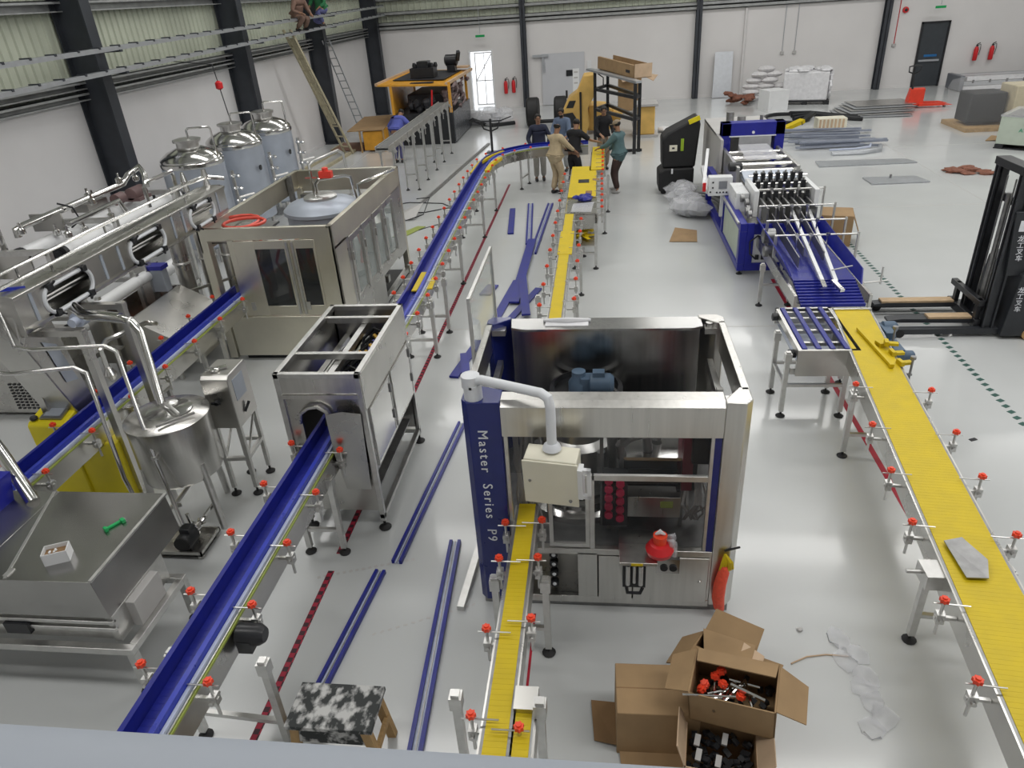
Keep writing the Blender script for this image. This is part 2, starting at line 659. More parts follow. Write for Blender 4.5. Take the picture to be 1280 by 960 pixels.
extinguisher(15.22, .92, 'red fire extinguisher with hanging loop, nearer the dark fire door')
extinguisher(15.82, .92, 'red fire extinguisher right of the other one, farther from the dark door')
extinguisher(-4.25, .6, 'red fire extinguisher beside the bright open doorway, the left of two')
extinguisher(-3.9, .62, 'red fire extinguisher near the back column, right of the two by the open doorway')
for x, z, zt, lb in ((-5.2, 2.95, 4.0, 'small green exit sign hanging above the bright open doorway'),
                     (13.4, 2.95, 4.2, 'small green exit sign hanging above the dark fire door')):
    t = thing('exit_sign', lb, 'exit sign', (x, BW - .4, z))
    part('sign_plate', MB().box(x - .2, x + .2, BW - .42, BW - .40, z, z + .09), GREEN, t)
    part('hanger_rod', MB().cyl((x, BW - .41, z + .14), (x, BW - .41, zt), .012, 6).box(x - .02, x + .02, BW - .42, BW, zt, zt + .03), GALV, t)
for x, z0, z1, lb in ((7.55, 1.55, 3.9, 'thin grey conduit with socket box on the back wall, left of a pair'),
                      (8.05, 1.55, 3.9, 'thin grey conduit with socket box on the back wall, right of a pair'),
                      (12.0, 1.6, 3.9, 'thin red conduit and call point between the back column and the dark door')):
    t = thing('wall_conduit', lb, 'conduit', (x, BW, z0))
    part('pipe', MB().cyl((x, BW - .02, z0 + .05), (x, BW - .02, z1), .015, 6), RED if x > 10 else GALV, t)
    part('socket_box', MB().box(x - .07, x + .07, BW - .07, BW - .001, z0, z0 + .12), GREYC, t, bevel=.01)
t = thing('alarm_sounder', 'round dark alarm sounder high on the wall beside the red conduit', 'alarm', (12.22, BW, 2.95))
part('body', MB().lathe((12.22, BW - .1, 2.95), [(.05, 0), (.11, .02), (.12, .099)], 14, 'y'), RED, t)
part('cap', MB().lathe((12.22, BW - .12, 2.95), [(.03, 0), (.06, .02)], 12, 'y'), BLK, t)
solo('downpipe', MB().cyl((5.95, BW - .06, 0.0), (5.95, BW - .06, 3.4), .05, 10), WALLB,
     'white pipe running down the back wall behind the leaning steel sheet', 'pipe')

# near parapet rail under the camera
rail = MB()
rail.prism([(.20, 3.86), (.22, 3.885), (.26, 3.9), (.44, 3.9), (.468, 3.885), (.475, 3.86), (.475, 3.74), (.2, 3.74)], 'x', -6, 6)
pr = solo('mezzanine_rail', rail, RAILM, '', '', kind='structure')
part('rail_panel', MB().box(-6, 6, .30, .36, 2.4, 3.74), RAILM, pr)

# galvanised trays along the left wall
def tray(za, zb, label):
    t = thing('cable_tray', label, 'cable tray', (-9.3, 8, za))
    y0, y1 = 4.0, 33.6
    z = lambda y: za + (zb - za) * (y - 8) / 22
    m = MB()
    m.bar((-9.3, y0, z(y0)), (-9.3, y1, z(y1)), .16, .02)
    m.bar((-9.22, y0, z(y0) - .03), (-9.22, y1, z(y1) - .03), .02, .07)
    m.bar((-9.38, y0, z(y0) - .03), (-9.38, y1, z(y1) - .03), .02, .07)
    part('channel', m, GALV, t)
    c = MB()
    y = y0 + .3
    while y < y1:
        c.box(-9.39, -9.20, y, y + .05, z(y) - .012, z(y) + .03)
        y += .62
    part('clip', c, COLUMN, t, kind='stuff')
    b = MB()
    for yc in (7.7, 14.25, 20.75, 27.0):
        b.box(-9.66, -9.19, yc - .04, yc + .04, z(yc) - .10, z(yc) - .06)
    part('support_arm', b, COLUMN, t)


tray(4.06, 4.36, 'upper galvanised cable tray running past the columns of the left wall')
tray(3.66, 4.02, 'lower galvanised cable tray running past the columns of the left wall')
# ------------------------------------------------------------------ conveyor kit
def star(r0, r1, n, z0, z1):
    return MB().prism([((r1 if k % 2 else r0) * math.cos(PI * k / n), (r1 if k % 2 else r0) * math.sin(PI * k / n)) for k in range(2 * n)], 'z', z0, z1)


KN = raw_mesh('knob', star(.024, .032, 7, .05, .078).cyl((0, 0, .078), (0, 0, .09), .016, 8), KNOB)
BR = raw_mesh('guide_bracket', MB().bar((0, 0, -.09), (.13, 0, -.09), .022).box(.075, .125, -.028, .028, -.13, -.05)
              .cyl((.1, 0, -.24), (.1, 0, .055), .011, 8).cyl((-.06, 0, .03), (.16, 0, .03), .006, 6)
              .cyl((.1, -.05, -.09), (.1, .05, -.09), .016, 8), TUBE)
BRB = raw_mesh('guide_bracket', MB().bar((0, 0, -.09), (.1, 0, -.09), .022).cyl((.08, 0, -.2), (.08, 0, .1), .013, 8)
               .cyl((.08, 0, .09), (.08, 0, .12), .03, 8), DSTEEL)
FOOT = raw_mesh('foot', MB().lathe((0, 0, 0), [(.05, 0), (.055, .012), (.03, .03), (.012, .035), (.012, .09)], 12), RUB)


def bracket(p, x, y, z, rz, knob=True):
    if not knob:
        return inst('guide_bracket', BRB, p, (x, y, z), (0, 0, rz))
    o = inst('guide_bracket', BR, p, (x, y, z), (0, 0, rz))
    inst('knob', KN, o, (.1, 0, 0), raw=True, label='orange red star knob')
    return o


def ribbon(mb, pts, o0, o1, z0, z1):
    """box section swept along a floor path; o0..o1 is the sideways span"""
    pts = [V((p[0], p[1], p[2] if len(p) > 2 else 0)) for p in pts]
    k = len(pts)
    vs, fs = [], []
    for i, p in enumerate(pts):
        d = pts[min(i + 1, k - 1)] - pts[max(i - 1, 0)]
        n = V((d.y, -d.x, 0)).normalized()
        for o, z in ((o0, z0), (o1, z0), (o1, z1), (o0, z1)):
            vs.append(p + n * o + V((0, 0, z)))
    for i in range(k - 1):
        a, b = 4 * i, 4 * i + 4
        for q in range(4):
            r = (q + 1) % 4
            fs.append((a + q, a + r, b + r, b + q))
    fs += [(3, 2, 1, 0), (4 * k - 4, 4 * k - 3, 4 * k - 2, 4 * k - 1)]
    return mb.add(vs, fs)


def along(pts, step, start=0.0):
    out = []
    want = start
    acc = 0.0
    for a, b in zip(pts[:-1], pts[1:]):
        a2, b2 = V((a[0], a[1])), V((b[0], b[1]))
        L_ = (b2 - a2).length
        while want <= acc + L_:
            d = (b2 - a2).normalized()
            p = a2 + d * (want - acc)
            out.append((p.x, p.y, d))
            want += step
        acc += L_
    return out


def links(pts, o0, o1, z, pitch, th=.016):
    m = MB()
    for x, y, d in along(pts, pitch, pitch / 2):
        n = V((d.y, -d.x))
        c = V((x, y))
        h = pitch * .488
        q = [c + n * o0 - d * h, c + n * o1 - d * h, c + n * o1 + d * h, c + n * o0 + d * h]
        vs = [(u.x, u.y, z - th) for u in q] + [(u.x, u.y, z) for u in q]
        m.add(vs, [(3, 2, 1, 0), (4, 5, 6, 7), (0, 1, 5, 4), (1, 2, 6, 5), (2, 3, 7, 6), (3, 0, 4, 7)])
    return m


def leg_frame(parent, a, b, ztop, spread=0.0, bar=.28, w_=.05, clamp=True):
    """two legs with feet at floor points a and b and a cross bar between them"""
    a, b = V((a[0], a[1], 0)), V((b[0], b[1], 0))
    d = (b - a).normalized()
    for s, p in ((-1, a), (1, b)):
        top = V((p.x, p.y, ztop)) - d * s * spread
        m = MB().bar((p.x, p.y, .07), top, w_)
        if clamp:
            m.bar(top - V((0, 0, .12)), top - V((0, 0, .02)), w_ * 1.5)
        l = part('leg', m, TUBE, parent)
        inst('foot', FOOT, l, p)
    k = V((0, 0, bar))
    part('cross_bar', MB().bar(a + k, b + k, .035), TUBE, parent)


def blue_line(name, label, pts, z, feet, step=.62, skip=None, start=.35):
    c = pts[0]
    t = thing(name, label, 'conveyor', (c[0], c[1], 0))
    m = MB()
    ribbon(m, pts, -.15, -.14, z - .24, z + .0)
    ribbon(m, pts, .14, .15, z - .24, z + .0)
    ribbon(m, pts, -.14, .14, z - .23, z - .22)
    part('side_plate', m, STEELH, t)
    part('chain_belt', links(pts, -.066, .066, z - .02, .0508), BLUE, t, kind='stuff')
    part('belt_bed', ribbon(MB(), pts, -.14, .14, z - .06, z - .024), BLUE, t)
    part('guide_rail', ribbon(MB(), pts, -.105, -.07, z - .03, z + .085), BLUE, t)
    part('guide_rail', ribbon(MB(), pts, .07, .105, z - .03, z + .065), BLUEL, t, 'blue guide rail coloured in its lit tone')
    part('wear_strip', ribbon(MB(), pts, .108, .132, z - .02, z + .02), PALE, t, 'pale strip beside the rail')
    part('wear_strip', ribbon(MB(), pts, .151, .16, z - .03, z - .012), YGREEN, t, 'thin yellow green edge strip')
    for x, y, d in along(pts, step, start):
        if skip and skip(x, y):
            continue
        n = V((d.y, -d.x))
        a = math.atan2(n.y, n.x)
        bracket(t, x + n.x * .15, y + n.y * .15, z, a)
        bracket(t, x - n.x * .15 + d.x * .1, y - n.y * .15 + d.y * .1, z, a + PI)
    for f in feet:
        leg_frame(t, f[0], f[1], z - .1)
    return t


# line through the coding tunnel, then round the bend to the far table
pB = [(-2.62, 1.7), (-2.61, 5.3), (-2.60, 9.0), (-2.66, 10.6), (-2.74, 13.4), (-2.80, 16.2), (-2.79, 17.5)]
for k in range(1, 9):
    a = PI / 2 * k / 8
    pB.append((-2.79 + 1.6 * (1 - math.cos(a)), 17.5 + 1.85 * math.sin(a)))
pB.append((-.35, 19.36))
tB = blue_line('blue_conveyor', 'long blue slat conveyor from the foreground through the steel tunnel to the men',
               pB, 1.0, [((-2.86, 3.02), (-2.2, 2.98)), ((-2.78, 4.97), (-2.44, 4.97)), ((-2.78, 9.1), (-2.38, 9.1)),
                         ((-2.8, 9.95), (-2.36, 9.95)), ((-2.86, 12.05), (-2.5, 12.05)), ((-2.98, 14.8), (-2.5, 14.8)),
                         ((-3.0, 16.9), (-2.52, 16.9)), ((-2.1, 18.9), (-1.95, 19.5)), ((-1.2, 19.1), (-1.2, 19.6))],
               skip=lambda x, y: 5.15 < y < 7.1)
# motor and joint pieces on that line
part('drive_motor', MB().lathe((-2.36, 3.18, .9), [(.03, -.1), (.075, -.09), (.075, .06), (.05, .1)], 12, 'x')
     .box(-2.44, -2.34, 3.1, 3.26, .8, .9), BLK, tB, 'black drive motor')
for y in (9.5,):
    m = MB()
    x = -2.6 if y < 10 else -2.8
    m.add(*(lambda q: (q.v, q.f))(links([(x, y - .35), (x - .02, y + .4)], -.05, .03, 1.02, .05)))
    m.add(*(lambda q: (q.v, q.f))(links([(x + .16, y - .2), (x + .13, y + .25)], -.05, .05, .99, .05)))
    part('chain_belt', m, YEL, tB, 'short yellow chain section', kind='stuff')

part('chain_belt', ribbon(MB(), [(-2.93, 16.3), (-2.91, 17.4), (-2.74, 18.2), (-2.5, 18.65)], -.045, .045, 1.0, 1.06), YEL, tB, 'yellow chain strip at the bend')
part('chain_belt', ribbon(MB(), [(-2.62, 16.5), (-2.60, 17.3), (-2.48, 17.9)], -.05, .05, .98, 1.05), YEL, tB, 'yellow chain strip at the bend')
pA = [(-5.25, 3.2), (-5.25, 9.3)]
tA = blue_line('blue_conveyor', 'short blue slat conveyor running past the yellow cabinet into the tall steel filling machine',
               pA, 1.0, [((-5.42, 4.3), (-5.08, 4.3)), ((-5.42, 6.2), (-5.08, 6.2)), ((-5.42, 8.2), (-5.08, 8.2))], step=.68, start=.2)


# ------------------------------------------------------------------ yellow conveyors
def yellow_line(label, pts, z, hw, knobs, feet, name='yellow_conveyor', pitch=.038, plate=.2, loc=None):
    t = thing(name, label, 'conveyor', loc or (pts[0][0], pts[0][1], 0))
    part('chain_belt', links(pts, -hw, hw, z, pitch), YEL, t, kind='stuff')
    part('belt_bed', ribbon(MB(), pts, -hw, hw, z - .04, z - .006), YEL, t)
    m = MB()
    ribbon(m, pts, -hw - .03, -hw - .018, z - plate, z - .005)
    ribbon(m, pts, hw + .018, hw + .03, z - plate, z - .005)
    part('side_plate', m, STEELH, t)
    m = MB()
    ribbon(m, pts, -hw - .018, -hw, z - .05, z - .004)
    ribbon(m, pts, hw, hw + .018, z - .05, z - .004)
    part('edge_strip', m, DSTEEL, t)
    for x, y, s, kn in knobs:
        d = V((pts[1][0] - pts[0][0], pts[1][1] - pts[0][1])).normalized()
        a = math.atan2(-d.x, d.y)
        bracket(t, x, y, z, a + (0 if s > 0 else PI), kn)
    for f in feet:
        leg_frame(t, f[0], f[1], f[2] if len(f) > 2 else z - .1)
    return t


# right-hand packing conveyor
pR = [(2.33, 1.7), (3.04, 8.5)]
xr = lambda y: 2.33 + (y - 1.7) * .71 / 6.8
kn = [(xr(y) - .235, y, -1, True) for y in (3.0, 3.62, 4.4, 5.05, 5.75, 6.5)]
kn += [(xr(y) + .235, y, 1, y < 6.9) for y in (3.3, 4.3, 5.0, 5.65, 6.4, 7.0, 7.75)]
tR = yellow_line('wide yellow slat conveyor along the right side, running towards the slatted steel table', pR, .92, .2, kn,
                 [((2.36, 4.18), (2.86, 4.12)), ((2.56, 6.68), (3.1, 6.66)), ((2.98, 8.3), (3.3, 8.3))])
part('end_plate', MB().box(2.83, 3.27, 8.48, 8.53, .8, .935), STEELH, tR)
part('drive_motor', MB().lathe((3.37, 8.15, .84), [(.05, -.08), (.075, -.07), (.075, .06), (.05, .09)], 12, 'x').lathe((3.34, 8.02, .80), [(.05, -.06), (.06, -.05), (.06, .08)], 12, 'y').box(3.26, 3.36, 7.9, 8.2, .72, .88)
     .lathe((3.42, 7.68, .70), [(.04, -.08), (.06, -.07), (.06, .07), (.04, .09)], 12, 'x').box(3.27, 3.38, 7.62, 7.9, .64, .8), MOTOR, tR, 'blue grey geared motor')
part('splice_plate', MB().sheet([(2.44, 4.25, .945), (2.57, 4.28, .955), (2.645, 4.05, .955), (2.58, 3.88, .945), (2.44, 3.88, .945)], .008), DSTEEL, tR, 'flat steel cover plate over the belt edge')
part('bearing_block', MB().box(2.22, 2.40, 3.92, 4.1, .78, .9).cyl((2.12, 4.02, .86), (2.32, 4.02, .86), .015, 8), TUBE, tR)
part('drive_sprocket', MB().lathe((2.36, 3.62, .76), [(.02, -.03), (.075, -.03), (.075, .03), (.02, .03)], 10, 'x')
     .lathe((2.38, 3.82, .80), [(.02, -.03), (.06, -.03), (.06, .03), (.02, .03)], 10, 'x'), BLK, tR)
solo('yellow_bar', MB().bar((2.93, 7.9, .945), (2.99, 6.98, .945), .03).box(2.965, 3.01, 6.95, 7.0, .93, .97), YEL,
     'loose yellow plastic bar lying on the wide yellow conveyor', 'bar')
for k, (x, y, a) in enumerate(((3.08, 7.5, .3), (3.13, 7.42, -.2), (3.15, 7.28, .1), (3.15, 7.05, .2))):
    m = MB().box(-.07, .07, -.03, .03, 0, .03).box(-.07, -.03, -.05, .05, 0, .05)
    o = solo('chain_link', m, YEL, ['loose yellow chain piece, the farthest in the heap on the wide conveyor',
                                    'loose yellow chain piece, second of the heap on the wide conveyor',
                                    'loose yellow chain piece, nearest in the heap on the wide conveyor',
                                    'single loose yellow chain piece just nearer than the heap on the wide conveyor'][k], 'chain piece', (0, 0, 0), 'loose yellow chain pieces')
    o.location = (x, y, .921 + (.045 if k == 1 else 0))
    o.rotation_euler.z = a

# slatted side table
t = thing('slat_table', 'steel table with four blue sliding strips joined to the yellow conveyor', 'table', (2.5, 8.0, 0))
m = MB()
m.ring(2.18, 2.80, .60, .93, .0001, 7.38, 7.40)
m = MB().box(2.16, 2.82, 7.38, 7.42, .60, .92).box(2.16, 2.20, 7.42, 8.6, .84, .92).box(2.78, 2.82, 7.42, 8.6, .84, .92).box(2.16, 2.82, 8.56, 8.6, .72, .92)
for y in (7.62, 7.95, 8.3, 8.48):
    m.box(2.2, 2.78, y, y + .04, .86, .90)
part('frame', m, STEELH, t)
part('tray', MB().box(2.2, 2.78, 7.42, 8.56, .70, .71), FILM, t)
for x in (2.21, 2.36, 2.51, 2.66):
    part('sliding_strip', MB().box(x, x + .055, 7.42, 8.58, .90, .93), BLUE, t, bevel=.006)
part('catch_tray', MB().box(2.74, 2.83, 7.45, 8.4, .8, .82), YEL, t)
part('roller_bracket', MB().lathe((2.14, 7.55, .8), [(.02, -.05), (.05, -.04), (.05, .04), (.02, .05)], 10, 'x')
     .lathe((2.14, 8.45, .86), [(.02, -.05), (.05, -.04), (.05, .04), (.02, .05)], 10, 'x'), BLK, t)
leg_frame(t, (2.09, 7.5), (2.75, 7.5), .85, 0, .42)
leg_frame(t, (2.09, 8.07), (2.75, 8.07), .85, 0, .42)
part('side_brace', MB().bar((2.09, 7.5, .42), (2.09, 8.07, .42), .035).bar((2.12, 7.48, .62), (2.78, 7.48, .62), .05, .07), TUBE, t)

# front feed conveyor of the labelling machine
pF = [(-.60, 1.9), (-.61, 4.62)]
kF = [(-.655, y, -1, True) for y in (2.62, 3.26, 3.92, 4.32)] + [(-.57, y, 1, True) for y in (2.56, 3.36, 3.94, 4.36)]
tF = yellow_line('narrow yellow slat conveyor feeding the labelling machine from the foreground', pF, .9, .068, kF,
                 [((-.86, 2.72), (-.36, 2.7), 1.02), ((-.8, 3.9), (-.42, 3.9), .8)])
part('side_belt', links([(-.465, 1.9), (-.465, 2.72)], -.055, .055, .895, .038), YEL, tF, 'short second strand of yellow chain', kind='stuff')
part('end_cover', MB().box(-.52, -.38, 2.70, 2.86, .84, .93), STEELH, tF)
part('side_plate', MB().box(-.395, -.38, 1.9, 2.8, .72, .89), STEELH, tF)

# outfeed conveyor behind the labelling machine with its accumulation table
pO = [(-.60, 5.9), (-.60, 17.0)]
kO = []
for k in range(11):
    y = 8.7 + k * .75
    kO += [(-.72, y, -1, True)] + ([(-.47, y + .2, 1, True)] if y < 13 else [])
tO = yellow_line('narrow yellow slat conveyor running from behind the labelling machine to the accumulation table', pO, .9, .078, kO,
                 [((-.86, 9.0), (-.34, 9.0), .98), ((-.85, 11.4), (-.35, 11.4)), ((-.85, 13.4), (-.35, 13.4))])
part('wide_section', links([(-.59, 10.9), (-.59, 12.1)], -.115, .115, .905, .038), YEL, tO, kind='stuff')
t = thing('accumulation_table', 'yellow topped table with cut-outs between the outfeed conveyor and the men', 'table', (-.3, 15.5, 0))
part('table_top', links([(-.40, 14.3), (-.40, 17.05)], -.28, .28, .93, .06), YEL, t, kind='stuff')
part('table_bed', MB().box(-.67, -.12, 13.2, 17.06, .86, .905), STEELH, t)
part('apron', MB().box(-.5, -.10, 13.15, 13.19, .62, .88).box(-.12, -.10, 13.15, 17.05, .7, .88), STEELH, t)
part('far_belt', links([(-.10, 16.6), (-.08, 19.2)], -.15, .15, .95, .05), YEL, t, kind='stuff')
part('far_frame', ribbon(MB(), [(-.10, 16.6), (-.08, 19.2)], -.18, .18, .78, .93), STEELH, t)
for k in range(13):
    bracket(t, -.10 + .02 * (k > 6), 13.3 + k * .44, .93, 0, True)
leg_frame(t, (-.5, 12.72), (-.11, 12.69), .85, 0, .3)
leg_frame(t, (-.4, 14.83), (.06, 14.83), .85, 0, .4)
leg_frame(t, (-.3, 16.5), (.14, 16.48), .85, 0, .4)
for k, (x0, x1, y0, y1, z) in enumerate(((-.5, -.27, 15.45, 15.75, .945), (-.2, -.05, 15.65, 15.8, .945), (-.33, -.2, 14.45, 14.75, .945))):
    part('cut_out', MB().ring(x0, x1, y0, y1, .025, .93, z) if 0 else MB().box(x0, x1, y0, y1, .931, .936), CARDD if k else BLK, t, 'dark cut-out plate')
m = MB()
for k in range(14):
    m.ball((-.42 + random.uniform(-.13, .16), 14.1 + random.uniform(-.18, .2), .95 + random.uniform(0, .05)), .08, 7, (1.2, 1, .5), .25)
solo('blue_cloth', m, BLUE, 'crumpled blue cloth lying on the near end of the yellow accumulation table', 'cloth')
solo('plastic_sheet', MB().sheet([(-.58, 13.25, .925), (-.2, 13.2, .93), (-.15, 13.9, .925), (-.55, 13.8, .93)], .01), PLAS,
     'clear plastic sheet beside the crumpled blue cloth', 'sheet')
m = MB()
for k in range(12):
    m.bar((-.55 + random.random() * .4, 12.95 + random.random() * .4, .45 + .012 * k), (-.5 + random.random() * .42, 13.2 + random.random() * .5, .45 + .012 * k), .07, .012)
t2 = solo('loose_chain', m, YEL, 'pile of loose yellow chain on the shelf under the accumulation table', 'chain', kind=None)
part('shelf', MB().box(-.55, -.08, 12.7, 14.83, .42, .445), STEELH, t)
# ------------------------------------------------------------------ labelling machine
FY, BY, LX, RX = 4.40, 5.95, -1.03, 1.05
P9 = thing('labelling_machine', 'tall open-topped steel labelling machine with a blue corner post lettered Master Series P9', 'machine', (0, 5.15, 0))
# plinth and lower cabinet
part('plinth', MB().box(LX + .03, RX - .03, FY + .02, BY - .02, .0, .07), DSTEEL, P9)
m = MB().box(-.72, .86, FY, FY + .05, .05, .12).box(-.72, .86, FY, FY + .06, .58, .64)
m.box(.84, .86, FY + .002, FY + .03, .12, .6).box(RX - .03, RX - .002, FY + .25, BY - .19, .07, .62).box(LX, RX, BY - .03, BY, .07, .62).box(LX, LX + .03, FY + .3, BY, .07, .62)
m.box(-.72, -.68, FY, FY + .04, .12, .6).box(-.20, -.04, FY, FY + .03, .12, .6)
part('lower_cabinet', m, STEEL, P9, bevel=.004)
part('cabinet_door', MB().box(-.03, .24, FY - .008, FY + .03, .10, .575), STEEL, P9, bevel=.004)
dr = part('cabinet_door', MB().box(.25, .84, FY - .008, FY + .03, .10, .575), STEEL, P9, bevel=.004)
part('door_lock', MB().lathe((.78, FY - .008, .33), [(.016, 0), (.012, -.012)], 10, 'y'), TUBE, dr)
part('recess', MB().box(-.68, -.2, FY + .28, FY + .3, .12, .6).box(-.68, -.2, FY + .04, FY + .3, .10, .12), STEELH, P9)
ch = part('roller_column', MB().box(-.42, -.38, FY + .1, FY + .13, .16, .58), BLK, P9, 'black column of small guide wheels')
for z in (.2, .31, .42, .52):
    part('guide_wheel', MB().lathe((-.40, FY + .08, z), [(.012, -.03), (.036, -.03), (.036, .02), (.012, .02)], 10, 'y'), BLK, ch)
    part('wheel_cap', MB().lathe((-.40, FY + .05, z), [(.014, -.006), (.018, .0)], 8, 'y'), LETW, ch, 'white wheel cap')
# posts
pp = [(-1.03, FY + .05), (-.98, FY), (-.74, FY), (-.74, FY + .2), (-1.03, FY + .3)]
post = part('corner_post', MB().prism(pp, 'z', .05, 2.0), NAVY, P9, 'dark blue corner post with white lettering', bevel=.006)
mt = Matrix.Translation((-.885, FY - .004, 1.77)) @ Matrix.Rotation(PI / 2, 4, 'X') @ Matrix.Rotation(-PI / 2, 4, 'Z')
lettering('Master  Series  P9', .108, mt, LETW, post, space=1.30, label='white lettering reading Master Series P9')
ps = [(.86, FY), (1.0, FY), (1.05, FY + .06), (1.05, FY + .24), (.98, FY + .24), (.86, FY + .06)]
part('corner_post', MB().prism(ps, 'z', .07, 2.0), STEEL, P9, 'wide brushed steel corner post', bevel=.008)
part('corner_post', MB().prism([(1.05, BY - .18), (1.05, BY - .06), (1.0, BY), (.84, BY), (.84, BY - .05), (.98, BY - .18)], 'z', .07, 2.0), STEEL, P9, bevel=.006)
part('corner_post', MB().prism([(-1.03, BY - .18), (-1.03, BY - .06), (-.98, BY), (-.82, BY), (-.82, BY - .05), (-.98, BY - .18)], 'z', .07, 2.0), NAVY, P9, bevel=.006)
# bands round the top
m = MB().prism([(FY, 1.71), (FY, 1.96), (FY + .05, 2.0), (FY + .17, 2.0), (FY + .17, 1.97), (FY + .03, 1.94), (FY + .03, 1.71)], 'x', -.74, .86)
part('top_band', m, STEEL, P9, bevel=.003)
side = MB().box(RX - .035, RX, FY + .2, BY - .15, 1.72, 1.97).box(RX - .055, RX, FY + .2, BY - .15, 1.97, 2.0)
part('top_band', side, STEEL, P9, bevel=.004)
side = MB().box(LX, LX + .035, FY + .3, BY - .15, 1.72, 1.97).box(LX, LX + .055, FY + .3, BY - .15, 1.97, 2.0)
part('top_band', side, STEEL, P9, bevel=.004)
BACKM = M('satin_back_steel', (.50, .50, .49), .22, 1, 30, .1, st=(1, 1, .03), rv=.06)
back = MB().prism([(-.68, BY - .26), (-.80, BY - .22), (-.82, BY - .02), (.86, BY - .02), (.86, BY - .22), (.76, BY - .26)], 'z', 1.965, 1.99)
back.box(-.80, .84, BY - .2, BY - .17, 1.2, 1.965)
part('back_panel', back, BACKM, P9, 'tall dark-reflecting back panel', bevel=.003)
part('back_skin', MB().box(-.82, .84, BY - .04, BY - .01, .6, 1.96), STEELH, P9)
part('corner_bracket', MB().box(.88, 1.0, FY + .06, FY + .2, 1.9, 1.95).box(.88, .98, BY - .2, BY - .1, 1.9, 1.95).box(-.98, -.86, BY - .2, BY - .1, 1.9, 1.95)
     .cyl((.93, FY + .13, 1.93), (.93, FY + .13, 1.99), .03, 8).cyl((.92, BY - .15, 1.93), (.92, BY - .15, 1.99), .03, 8), TUBE, P9)
# inner frame rails
for x in (-.92, .94):
    m = MB().bar((x, FY + .25, 1.62), (x, BY - .2, 1.62), .05, .08).bar((x, FY + .25, 1.2), (x, BY - .2, 1.2), .04)
    m.bar((x, 5.15, .64), (x, 5.15, 1.7), .05)
    part('inner_rail', m, TUBE, P9)
# front doors
m = MB().box(-.73, -.70, FY + .005, FY + .04, .64, 1.71).box(.78, .805, FY + .005, FY + .04, .64, 1.71).box(-.08, .78, FY + .005, FY + .035, 1.315, 1.365)
m.box(-.10, -.06, FY + .005, FY + .035, .64, 1.365)
part('door_bar', m, TUBE, P9, bevel=.003)
part('window_pane', MB().box(-.70, .78, FY + .02, FY + .026, 1.37, 1.71), GLASSD, P9)
part('window_pane', MB().box(-.06, .78, FY + .02, FY + .026, .66, 1.315), GLASSD, P9)
f = part('front_door', MB().ring(-.42, -.10, .66, 1.365, .032, FY, FY + .035), TUBE, P9, bevel=.003)
part('door_pane', MB().box(-.39, -.13, FY + .015, FY + .02, .69, 1.33), GLASSD, f)
part('grip', MB().box(-.32, -.14, FY - .012, FY + .0, .67, .70), TUBE, f)
part('door_seal', MB().box(.805, .855, FY + .01, FY + .05, .62, 1.71), NAVY, P9, 'dark blue strip beside the doors')
part('inner_deck', MB().box(-.98, 1.0, FY + .06, BY - .06, .625, .64), DSTEEL, P9)
part('inner_screen', MB().box(.12, .82, FY + .8, FY + .82, .64, 1.25), DARK, P9)
part('side_panel', MB().box(LX + .005, LX + .02, FY + .32, BY - .2, .62, 1.72), GLASSD, P9)
part('side_panel', MB().box(RX - .02, RX - .005, FY + .26, BY - .2, .62, 1.72), GLASSD, P9)
# workings
part('turntable', MB().lathe((-.2, 5.15, .64), [(.46, 0), (.46, .06), (.38, .08), (.38, .14), (.1, .15)], 32), POL, P9)
part('turret', MB().lathe((-.2, 5.15, .8), [(.3, 0), (.3, .45), (.24, .5), (.24, .6), (.1, .62), (.1, .75)], 28), TUBE, P9)
bell = MB()
for k in range(12):
    a = 2 * PI * k / 12
    bell.cyl((-.2 + .38 * math.cos(a), 5.15 + .38 * math.sin(a), 1.0), (-.2 + .38 * math.cos(a), 5.15 + .38 * math.sin(a), 1.3), .035, 8)
part('bell_heads', bell, DSTEEL, P9)
part('turret_cover', MB().lathe((-.14, 5.47, 1.47), [(.30, 0), (.32, .03), (.32, .07), (.28, .09), (.28, .04)], 30), BLK, P9, 'round black turret cover')
mt_ = part('drive_motor', MB().lathe((-.10, 5.38, 1.62), [(.03, -.02), (.085, .0), (.09, .02), (.09, .17), (.06, .2)], 14, 'x')
           .lathe((-.20, 5.42, 1.52), [(.09, 0), (.09, .1), (.06, .14), (.06, .2), (.03, .21)], 14).box(-.18, -.06, 5.34, 5.46, 1.54, 1.68)
           .box(-.08, .02, 5.34, 5.42, 1.68, 1.74), MOTOR, P9, 'blue grey motor in the open top')
part('cable', MB().tube([(.08, 5.38, 1.58), (.2, 5.3, 1.5), (.22, 5.5, 1.35), (.1, 5.7, 1.32)], .018, 6), BLK, P9)
# label station on the right
part('station_plate', MB().box(.16, .62, FY + .3, FY + .75, 1.30, 1.33), POL, P9)
part('station_box', MB().box(.20, .62, FY + .22, FY + .3, .80, 1.0).box(.2, .62, FY + .3, FY + .6, .8, .83), STEEL, P9, bevel=.004)
part('warning_label', MB().box(.46, .56, FY + .215, FY + .221, .9, .96), YGREEN, P9)
part('roller', MB().lathe((.4, FY + .34, 1.12), [(.05, -.2), (.06, -.2), (.06, .2), (.05, .2)], 14, 'x').lathe((.4, FY + .42, 1.24), [(.03, -.2), (.03, .2)], 10, 'x'), BLK, P9)
part('vacuum_hose', MB().tube([(.1, FY + .5, 1.0), (.08, FY + .45, 1.4), (.16, FY + .45, 1.55), (.3, FY + .5, 1.5), (.42, FY + .55, 1.52), (.44, FY + .55, 1.35)], .045, 10)
     .tube([(.16, FY + .35, 1.3), (.14, FY + .33, 1.42), (.22, FY + .33, 1.5), (.34, FY + .38, 1.5), (.36, FY + .4, 1.34)], .04, 10), DSTEEL, P9)
